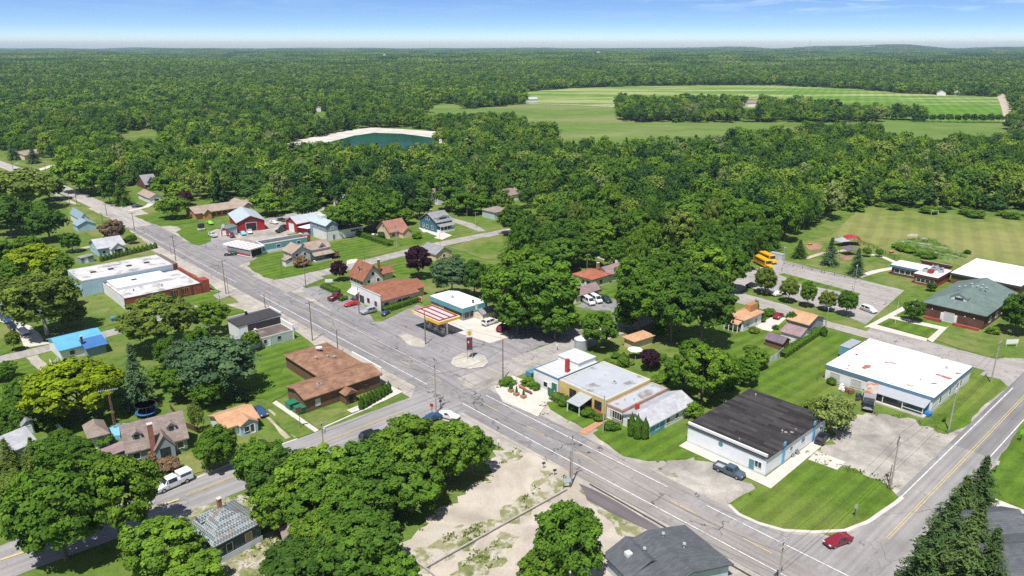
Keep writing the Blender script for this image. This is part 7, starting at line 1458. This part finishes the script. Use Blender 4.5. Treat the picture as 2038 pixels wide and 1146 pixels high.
for q in ((45, 855, 790, 62, 'spruce', 'deep', 'bushy conifer beside the pale-roofed house at the edge'), (70, 925, 868, 50, 'spruce', 'olive', 'grey-green spruce in front of the blue and white shed'), (20, 935, 870, 60, 'spruce', 'olive', 'ragged grey spruce at the edge of the weedy slope'), (10, 760, 720, 50, 'broad', 'mid', 'tree at the edge beside the mown lane lawn'), (45, 835, 775, 70, 'broad', 'deep', 'dark tree below the mown lane lawn'), (195, 975, 900, 90, 'broad', 'mid', 'leafy tree between chimney house and the camper pickup'), (155, 940, 870, 90, 'broad', 'deep', 'leafy tree below the hip garage')): T(*q)
for i, x in enumerate((1745, 1790, 1840, 1880, 1915, 1950, 1985, 2022)): bush(x + 9 * (-1) ** i, 411 + (x - 1745) * .076 + 3 * (i % 3), 400 + (x - 1745) * .072, 26 + 5 * (i % 3), ('bright', 'mid')[i % 2], 'low leafy shrub at the foot of the wood along the school field', 'shrubs along the wood edge')
def hedge(a, b2, wid, h, hue, lab):
    p, q = G(*a), G(*b2); L = (q - p).length; rng = np.random.default_rng(int(a[0])); n = int(L * 420); t = rng.random(n); face = rng.random(n)
    hm = wid / 2; ang = np.where(face < .6, rng.uniform(0, math.pi, n), rng.uniform(0, math.pi, n)); cx_ = np.cos(ang) * hm * rng.uniform(.9, 1.08, n); cz = np.where(np.abs(np.cos(ang)) > .75, rng.uniform(0, h, n), h * np.sin(ang) ** .4 * rng.uniform(.92, 1.04, n))
    P_ = np.stack([t * L, cx_, cz], 1); N_ = np.stack([rng.normal(size=n) * .3, np.cos(ang), np.sin(ang) + .2], 1) + rng.normal(size=(n, 3)) * .25
    o = bpy.data.objects.new('hedge', quads_mesh('hedge', P_, N_, .2 * rng.uniform(.7, 1.3, n), rng.random(n), LM)); COL.objects.link(o); o.location = (p.x, p.y, 0); d = q - p; o.rotation_euler = (0, 0, math.atan2(d.y, d.x)); o.color = (*HUE[hue], 1); tag(o, lab, 'hedge')
hedge((762, 622), (812, 606), 2.2, 1.6, 'deep', 'clipped hedge along the restaurant side wall'); hedge((812, 606), (832, 600), 2.0, 1.8, 'deep', 'shorter taller clipped hedge at the rear of the restaurant')
hedge((643, 571), (673, 584), 2.4, 1.2, 'deep', 'low clipped hedge in front of the red-roofed cottage'); hedge((712, 468), (778, 490), 2.6, 2., 'deep', 'long clipped hedge on the lawn edge before the tan house')
hedge((1555, 712), (1630, 662), 2.2, 1.6, 'mid', 'overgrown hedge between the garages and the striped lawn'); hedge((676, 600), (690, 595), 1.6, 1.2, 'mid', 'small hedge between maroon pickup and red sports car')
hedge((1100, 792), (1150, 815), 2.6, 1.5, 'deep', 'rounded hedge under the yellow shop front')
print('hand trees', NTREE[0])
# ---- weed tufts on lots and verges
def in_poly(px, py, poly):
    inside = np.zeros(len(px), bool); n = len(poly)
    for i in range(n):
        x0, y0 = poly[i]; x1, y1 = poly[(i + 1) % n]
        c = ((y0 > py) != (y1 > py)); inside ^= c & (px < (x1 - x0) * (py - y0) / ((y1 - y0) or 1e-9) + x0)
    return inside
wr = np.random.default_rng(8); WC = []
for nm, poly in AREAS:
    if nm not in ('weeds', 'gravel_lot', 'garden_patch', 'planted_garden'): continue
    pl = np.array(poly); lo, hi = pl.min(0), pl.max(0)
    if lo[1] > 330: continue
    n = int((hi - lo).prod() * (1.6 if nm in ('weeds', 'garden_patch') else .55)); x, y = wr.uniform(lo[0], hi[0], n), wr.uniform(lo[1], hi[1], n)
    ins = in_poly(x, y, poly)
    cl = np.sin(x * .9 + 1) * np.sin(y * .8) + np.sin(x * .37 + y * .29) + wr.normal(size=n) * .5
    if nm in ('weeds', 'garden_patch'): ok_ = ins & (cl > .55)
    else:                                            # only along the edges of a lot
        d = np.full(n, 1e9)
        for q in range(len(pl)):
            a_, b_ = pl[q], pl[(q + 1) % len(pl)]; ab = b_ - a_; tt = np.clip(((x - a_[0]) * ab[0] + (y - a_[1]) * ab[1]) / (ab @ ab + 1e-9), 0, 1); d = np.minimum(d, np.hypot(x - a_[0] - tt * ab[0], y - a_[1] - tt * ab[1]))
        ok_ = (d < 1.3) & (cl > .2)
    ts_, tt_ = x * D1.x + y * D1.y, x * D2.x + y * D2.y; ok_ &= (np.abs(tt_ - 95.1) > 6.2) & ~((np.abs(ts_ - 33.4) < 5) & (tt_ > 100)) & ~((tt_ > 88) & (tt_ < 104) & (ts_ < 70)) & ~((np.abs(ts_ - 121.4) < 6) & (tt_ < 92)) & ~((ts_ > 50) & (ts_ < 80) & (tt_ > 82) & (tt_ < 90))
    WC.append(np.stack([x[ok_], y[ok_]], 1))
WC = np.concatenate(WC); k = 7
P_ = np.repeat(np.concatenate([WC, np.full((len(WC), 1), .16)], 1), k, 0) + wr.normal(size=(len(WC) * k, 3)) * np.array([.28, .28, .07])
o = bpy.data.objects.new('weed_tufts', quads_mesh('weed_tufts', P_, wr.normal(size=P_.shape) * .6 + np.array([0, 0, .7]), .26 * wr.uniform(.6, 1.5, len(P_)), wr.random(len(P_)), LM)); COL.objects.link(o); o['kind'] = 'stuff'; o.color = (.13, .17, .035, 1)
print('tufts', len(WC))
# ---- woods

def pxv(X, Y, Z):
    z = Z - CAMH; d = Y * CP - z * SP; u = -(Y * SP + z * CP); return CX + F * X / d, CY + F * u / d
FRONT = [(-600, 290), (0, 300), (60, 302), (110, 330), (140, 343), (200, 362), (250, 372), (300, 366), (330, 398), (370, 408), (400, 402), (480, 405), (520, 408), (560, 422), (650, 432), (700, 450), (740, 458), (790, 446), (830, 436), (850, 424), (890, 414), (930, 424), (960, 438), (995, 440), (1005, 480), (1015, 530), (1060, 540), (1140, 536), (1240, 545), (1250, 600), (1255, 640), (1300, 660), (1380, 676), (1450, 645), (1455, 580), (1490, 535), (1530, 502), (1600, 478), (1650, 455), (1690, 425), (1722, 411), (1800, 413), (1900, 421), (2038, 434), (2300, 470), (2600, 500)]
CLEAR = [FIELD_UP, FIELD_LOW, FIELD_RIGHT, [(575, 284), (640, 270), (700, 258), (740, 253), (790, 255), (892, 263), (893, 285), (862, 298), (700, 306), (640, 308), (570, 302)], SFIELD, [(240, 276), (250, 260), (315, 259), (318, 272)], [(0, 133), (30, 127), (105, 126), (100, 132)], [(1150, 126), (1180, 121), (1215, 121), (1205, 126)], [(1983, 195), (1995, 183), (2006, 190), (2025, 246), (2005, 250)]]
WOODS = [[(918, 217), (1000, 212), (1046, 206), (1040, 194), (935, 197)], [(1226, 226), (1240, 242), (1350, 246), (1460, 248), (1475, 240), (1330, 216), (1232, 209)]]
rng = np.random.default_rng(5)
def sample(y0, y1, sp):
    xs = []; ys = []
    for y in np.arange(y0, y1, sp):
        hw = .80 * y + 160; x = np.arange(-hw, hw, sp); xs.append(x + (int(y / sp) % 2) * sp / 2); ys.append(np.full(len(x), y))
    x = np.concatenate(xs); y = np.concatenate(ys); return x + rng.uniform(-.38, .38, len(x)) * sp, y + rng.uniform(-.38, .38, len(x)) * sp
X, Y = sample(215, 2300, 8.4)
hx = terrain(X, Y); px, py = pxv(X, Y, hx)
fx, fy = np.array(FRONT).T
ok = py < np.interp(px, fx, fy)
for c in CLEAR: ok &= ~in_poly(px, py, c)
dark = np.zeros(len(X), bool)
for w in WOODS: i = in_poly(px, py, w); ok |= i; dark |= i
s = X * D1.x + Y * D1.y; t = X * D2.x + Y * D2.y
ok &= ~((np.abs(s - 124) < 8) & (t > 96) & (t < 208)); ok &= ~((np.abs(t - 208) < 8) & (s > 100) & (s < 220)); ok &= ~((np.abs(s - 228) < 7) & (t < 232)); ok &= ~((np.abs(t - 94 + np.clip((s - 400) / 16, 0, 20)) < 11) & (s > 330) & (s < 700)); ok &= ~((np.abs(s - 312) < 7) & (t > 95) & (t < 178))
H = rng.uniform(10., 18.5, len(X)); Wd = 7. + 9.5 * rng.random(len(X)) ** 1.6; edge = rng.random(len(X)); H *= np.where(edge < .15, .65, 1.); ok &= edge < .955
R_ = np.hypot(X, Y)
for qx, qy, qr in SPOTS: ok &= ~(((X - qx) ** 2 + (Y - qy) ** 2) < (qr + 2.) ** 2)
# keep houses, roads and openings that the photo shows in view (x0, y0, x1, y1, foot y)
SHOW = [(268, 350, 322, 408, 405), (368, 392, 508, 440, 425), (664, 392, 690, 420, 415), (860, 382, 884, 410, 405), (992, 380, 1026, 404, 398), (970, 410, 1006, 440, 434), (845, 422, 960, 458, 440), (0, 296, 95, 345, 318), (100, 330, 260, 420, 372), (628, 215, 650, 226, 222), (1140, 545, 1225, 600, 560), (1155, 508, 1236, 530, 522), (575, 255, 892, 281, 296), (240, 258, 316, 272, 268), (1675, 412, 2038, 450, 420), (1050, 180, 2000, 240, 244), (1225, 190, 1460, 246, 250), (1080, 225, 1440, 268, 290), (850, 205, 1040, 222, 225), (1760, 236, 2005, 262, 262), (1480, 205, 1500, 214, 212), (1505, 495, 1550, 535, 520), (540, 420, 620, 450, 445)]
pxt, pyt = pxv(X, Y, hx + H * .95); wp = Wd / ((Y * CP + (CAMH - hx) * SP) / F) * .42
for x0, y0, x1, y1, yf in SHOW: ok &= ~((py > yf) & (px + wp > x0) & (px - wp < x1) & (pyt < y1) & (py > y0))
X, Y, H, Wd, hx, px, py, R_, dark = (a[ok] for a in (X, Y, H, Wd, hx, px, py, R_, dark))
inframe = (px > -10) & (px < 2048)
order = np.argsort(np.where(inframe, R_, 1e9)); NIND = max(0, 297 - NTREE[0]); near = order[:NIND]
HN = [('dark', 'dark green'), ('deep', 'deep green'), ('mid', 'mid green'), ('bright', 'bright green'), ('olive', 'olive green')]
def region(x):
    for lim, n in ((400, 'wood behind the far main road houses'), (760, 'wood behind the red barns'), (1010, 'wood above the deep blue house'), (1290, 'dense wood behind the red hip roof'), (1530, 'dense wood beside the car park entrance'), (9999, 'wood edge along the school field')):
        if x < lim: return n
for i in near:
    rg = region(px[i]); con = trng.random() < .05
    hu, hn = trng.choices(HN, (2, 4, 4, 3, 2))[0]
    tree_at(Vector((X[i], Y[i])), float(H[i]), float(Wd[i]) * 1.08, 'spruce' if con else 'broad', hu, (('dark pointed conifer in the ' if con else hn + ' broadleaf tree in the ') + rg), group='trees of the ' + rg + (' conifers' if con else ' ' + hn), near=R_[i] < 300)
mask = np.ones(len(X), bool); mask[near] = False
FM = MATS['forest_leaf']
def proto(me): me.materials.clear(); me.materials.append(FM); o = bpy.data.objects.new('tree_source', me); return o
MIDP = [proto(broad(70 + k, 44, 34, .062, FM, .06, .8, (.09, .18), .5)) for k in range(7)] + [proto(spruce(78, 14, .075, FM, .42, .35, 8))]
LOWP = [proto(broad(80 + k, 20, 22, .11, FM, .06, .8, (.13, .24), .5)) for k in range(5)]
def patch_mesh(seed, size, n):
    r = np.random.default_rng(seed); P_ = []; N_ = []; S_ = []; T_ = []
    for k in range(n):
        c = np.array([*r.uniform(-size / 2, size / 2, 2), 0]); h = r.uniform(12, 21); w = r.uniform(9, 15); q = 26; d = sph(r, q); d[:, 2] = np.abs(d[:, 2]) * 1.1 - .15
        P_.append(c + d * np.array([w / 2, w / 2, h * .45]) * r.uniform(.7, 1.05, (q, 1)) + np.array([0, 0, h * .52])); N_.append(d + r.normal(size=(q, 3)) * .35); S_.append(r.uniform(2.2, 4.2, q)); T_.append(np.clip(r.random() * .9 + r.uniform(-.15, .15, q), 0, 1))
    return proto(quads_mesh('canopy', np.concatenate(P_), np.concatenate(N_), np.concatenate(S_), np.concatenate(T_), FM, 1.2, r))
PATP = [patch_mesh(90 + k, 125, 190) for k in range(3)]
def scatter(name, co, rot, scl, groups):
    """groups: list of (boolean mask, [source objects])"""
    me = bpy.data.meshes.new(name); me.vertices.add(len(co)); me.vertices.foreach_set('co', co.astype(np.float32).ravel())
    for nm, ty, v in (('rot', 'FLOAT', rot), ('scl', 'FLOAT_VECTOR', scl)):
        a = me.attributes.new(nm, ty, 'POINT'); a.data.foreach_set('vector' if ty == 'FLOAT_VECTOR' else 'value', v.astype(np.float32).ravel())
    gi = np.zeros(len(co), np.int32); pi = rng.integers(0, 1000, len(co)).astype(np.int32)
    for k, (mk, _) in enumerate(groups): gi[mk] = k
    for nm, v in (('grp', gi), ('pick', pi)): a = me.attributes.new(nm, 'INT', 'POINT'); a.data.foreach_set('value', v)
    me.materials.append(FM); o = bpy.data.objects.new(name, me); COL.objects.link(o); o['kind'] = 'stuff'
    ng = bpy.data.node_groups.new(name, 'GeometryNodeTree'); ng.interface.new_socket('Geometry', in_out='INPUT', socket_type='NodeSocketGeometry'); ng.interface.new_socket('Geometry', in_out='OUTPUT', socket_type='NodeSocketGeometry')
    N, L = ng.nodes, ng.links; gin = N.new('NodeGroupInput'); gout = N.new('NodeGroupOutput'); fin = N.new('GeometryNodeJoinGeometry')
    def attr(nm, ty): a = N.new('GeometryNodeInputNamedAttribute'); a.data_type = ty; a.inputs['Name'].default_value = nm; return a.outputs['Attribute']
    cr = N.new('ShaderNodeCombineXYZ'); L.new(attr('rot', 'FLOAT'), cr.inputs[2]); sclo = attr('scl', 'FLOAT_VECTOR'); gr = attr('grp', 'INT'); pk = attr('pick', 'INT')
    for k, (mk, srcs) in enumerate(groups):
        j = N.new('GeometryNodeJoinGeometry')
        for sobj in srcs:
            oi = N.new('GeometryNodeObjectInfo'); oi.inputs['Object'].default_value = sobj; oi.inputs['As Instance'].default_value = False
            g2 = N.new('GeometryNodeGeometryToInstance'); L.new(oi.outputs['Geometry'], g2.inputs[0]); L.new(g2.outputs[0], j.inputs[0])
        ip = N.new('GeometryNodeInstanceOnPoints'); L.new(gin.outputs[0], ip.inputs['Points']); L.new(j.outputs[0], ip.inputs['Instance']); ip.inputs['Pick Instance'].default_value = True
        L.new(pk, ip.inputs['Instance Index']); L.new(cr.outputs[0], ip.inputs['Rotation']); L.new(sclo, ip.inputs['Scale'])
        cmp = N.new('FunctionNodeCompare'); cmp.data_type = 'INT'; cmp.operation = 'EQUAL'
        L.new(gr, [i for i in cmp.inputs if i.type == 'INT'][0]); [i for i in cmp.inputs if i.type == 'INT'][1].default_value = k
        L.new(cmp.outputs[0], ip.inputs['Selection']); L.new(ip.outputs[0], fin.inputs[0])
    L.new(fin.outputs[0], gout.inputs[0]); md = o.modifiers.new('scatter', 'NODES'); md.node_group = ng
    return o
X, Y, H, Wd, hx, R_, dark = (a[mask] for a in (X, Y, H, Wd, hx, R_, dark))
print('forest trees', len(X))
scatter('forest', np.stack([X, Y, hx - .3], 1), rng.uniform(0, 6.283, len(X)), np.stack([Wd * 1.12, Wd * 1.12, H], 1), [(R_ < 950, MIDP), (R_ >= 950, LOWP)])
# farther woods in plots
gx = []; sp = 112
for y in np.arange(2250, 12200, sp):
    hw = .80 * y; x = np.arange(-hw, hw, sp); gx.append(np.stack([x + rng.uniform(-20, 20, len(x)), np.full(len(x), y) + rng.uniform(-20, 20, len(x))], 1))
g = np.concatenate(gx); fpx, fpy = pxv(g[:, 0], g[:, 1], terrain(g[:, 0], g[:, 1]))
kp = np.ones(len(g), bool)
for c in CLEAR[6:8]: kp &= ~in_poly(fpx, fpy, c)
n1 = np.sin(g[:, 0] / 700 + 2) * np.sin(g[:, 1] / 900 + 1) + .5 * np.sin(g[:, 0] / 260) * np.sin(g[:, 1] / 410); kp &= n1 < 1.08
g = g[kp]; gz = terrain(g[:, 0], g[:, 1]); sc1 = rng.uniform(.9, 1.15, len(g))
print('plots', len(g))
scatter('distant_forest', np.stack([g[:, 0], g[:, 1], gz - 1.5], 1), rng.integers(0, 4, len(g)) * 1.5708 + rng.uniform(-.2, .2, len(g)), np.stack([np.full(len(g), 1.05), np.full(len(g), 1.05), sc1], 1), [(np.ones(len(g), bool), PATP)])
# ---------------------------------------------------------------- air, sky, sun, camera
hz = box((-15000, -2500, -1.5), (15000, 15200, 135)).build('haze', bpy.data.materials.new('haze_air'))
hz['kind'] = 'stuff'
m = hz.data.materials[0]; m.use_nodes = True; nt = m.node_tree; nt.nodes.clear()
ov = nt.nodes.new('ShaderNodeOutputMaterial'); pv = nt.nodes.new('ShaderNodeVolumePrincipled')
pv.inputs['Color'].default_value = (.56, .78, 1., 1); pv.inputs['Density'].default_value = HAZE; pv.inputs['Anisotropy'].default_value = .0
nt.links.new(pv.outputs[0], ov.inputs['Volume'])
SUN_EL = math.radians(66); SUN_DIR = Vector((-.30, -.954, 0)).normalized()   # towards the sun (behind the camera, a little left)
sl = bpy.data.lights.new('sun', 'SUN'); sl.energy = 4.7; sl.angle = math.radians(.53); sl.color = (1, .97, .925)
so = bpy.data.objects.new('sun', sl); COL.objects.link(so)
sv = Vector((SUN_DIR.x * math.cos(SUN_EL), SUN_DIR.y * math.cos(SUN_EL), math.sin(SUN_EL)))
so.rotation_euler = (-sv).to_track_quat('-Z', 'Y').to_euler(); so.location = (0, 0, 120)
wd = bpy.data.worlds.new('World'); SC.world = wd; wd.use_nodes = True; nt = wd.node_tree; bg = nt.nodes['Background']
sky = nt.nodes.new('ShaderNodeTexSky'); sky.sky_type = 'NISHITA'; sky.sun_disc = False; sky.sun_elevation = SUN_EL
sky.sun_rotation = math.atan2(SUN_DIR.x, SUN_DIR.y); sky.altitude = 200; sky.air_density = 1.0; sky.dust_density = .6; sky.ozone_density = 2.5
w = NT.__new__(NT); w.t = nt; w.n = nt.nodes; w.l = nt.links
tc = nt.nodes.new('ShaderNodeTexCoord').outputs['Generated']
z = w.sep(tc)
el = w.math('ADD', w.math('MULTIPLY', z[2], 5.5), 0.0)          # clear blue sky already close above the horizon
cb = nt.nodes.new('ShaderNodeCombineXYZ'); nt.links.new(z[0], cb.inputs[0]); nt.links.new(z[1], cb.inputs[1]); nt.links.new(el, cb.inputs[2])
nv = nt.nodes.new('ShaderNodeVectorMath'); nv.operation = 'NORMALIZE'; nt.links.new(cb.outputs[0], nv.inputs[0]); nt.links.new(nv.outputs[0], sky.inputs['Vector'])
cn = w.noise(w.vmul(tc, (9, 9, 90)), 1.4, 7, .6, .5)
cl = w.math('MULTIPLY', w.frange(cn, .48, .70, 0, .42), w.frange(z[2], .028, .05, 0., 1.))
cl = w.math('MULTIPLY', cl, w.frange(z[0], .1, .4, .15, 1.))
tint = w.ramp(w.math('MULTIPLY', z[2], 2.), [(0, (.66, .64, .69)), (.044, (.53, .59, .63)), (.12, (.585, .69, .775)), (.4, (.357, .361, .37)), (1, (.351, .351, .351))])
col = w.mix(1., sky.outputs[0], w.vmul(tint, (2.85, 2.85, 2.85)), 'MULTIPLY')
col = w.mix(cl, col, (14., 14.5, 15.))
nt.links.new(col, bg.inputs[0]); bg.inputs[1].default_value = SKYS
cam = bpy.data.cameras.new('camera'); co = bpy.data.objects.new('camera', cam); COL.objects.link(co); SC.camera = co
co.location = (0, 0, CAMH); co.rotation_euler = (math.pi / 2 - PT, 0, 0)
cam.sensor_width = 36; cam.lens = F * 36 / W; cam.clip_start = 1; cam.clip_end = 40000
SC.view_settings.view_transform = 'Standard'; SC.view_settings.look = 'None'; SC.view_settings.exposure = EXPO; SC.view_settings.gamma = 1
SC.cycles.max_bounces = 6; SC.cycles.diffuse_bounces = 3; SC.cycles.glossy_bounces = 2; SC.cycles.transmission_bounces = 3; SC.cycles.volume_bounces = 0; SC.cycles.transparent_max_bounces = 4
SC.cycles.sample_clamp_indirect = 4
SC.cycles.use_denoising = False
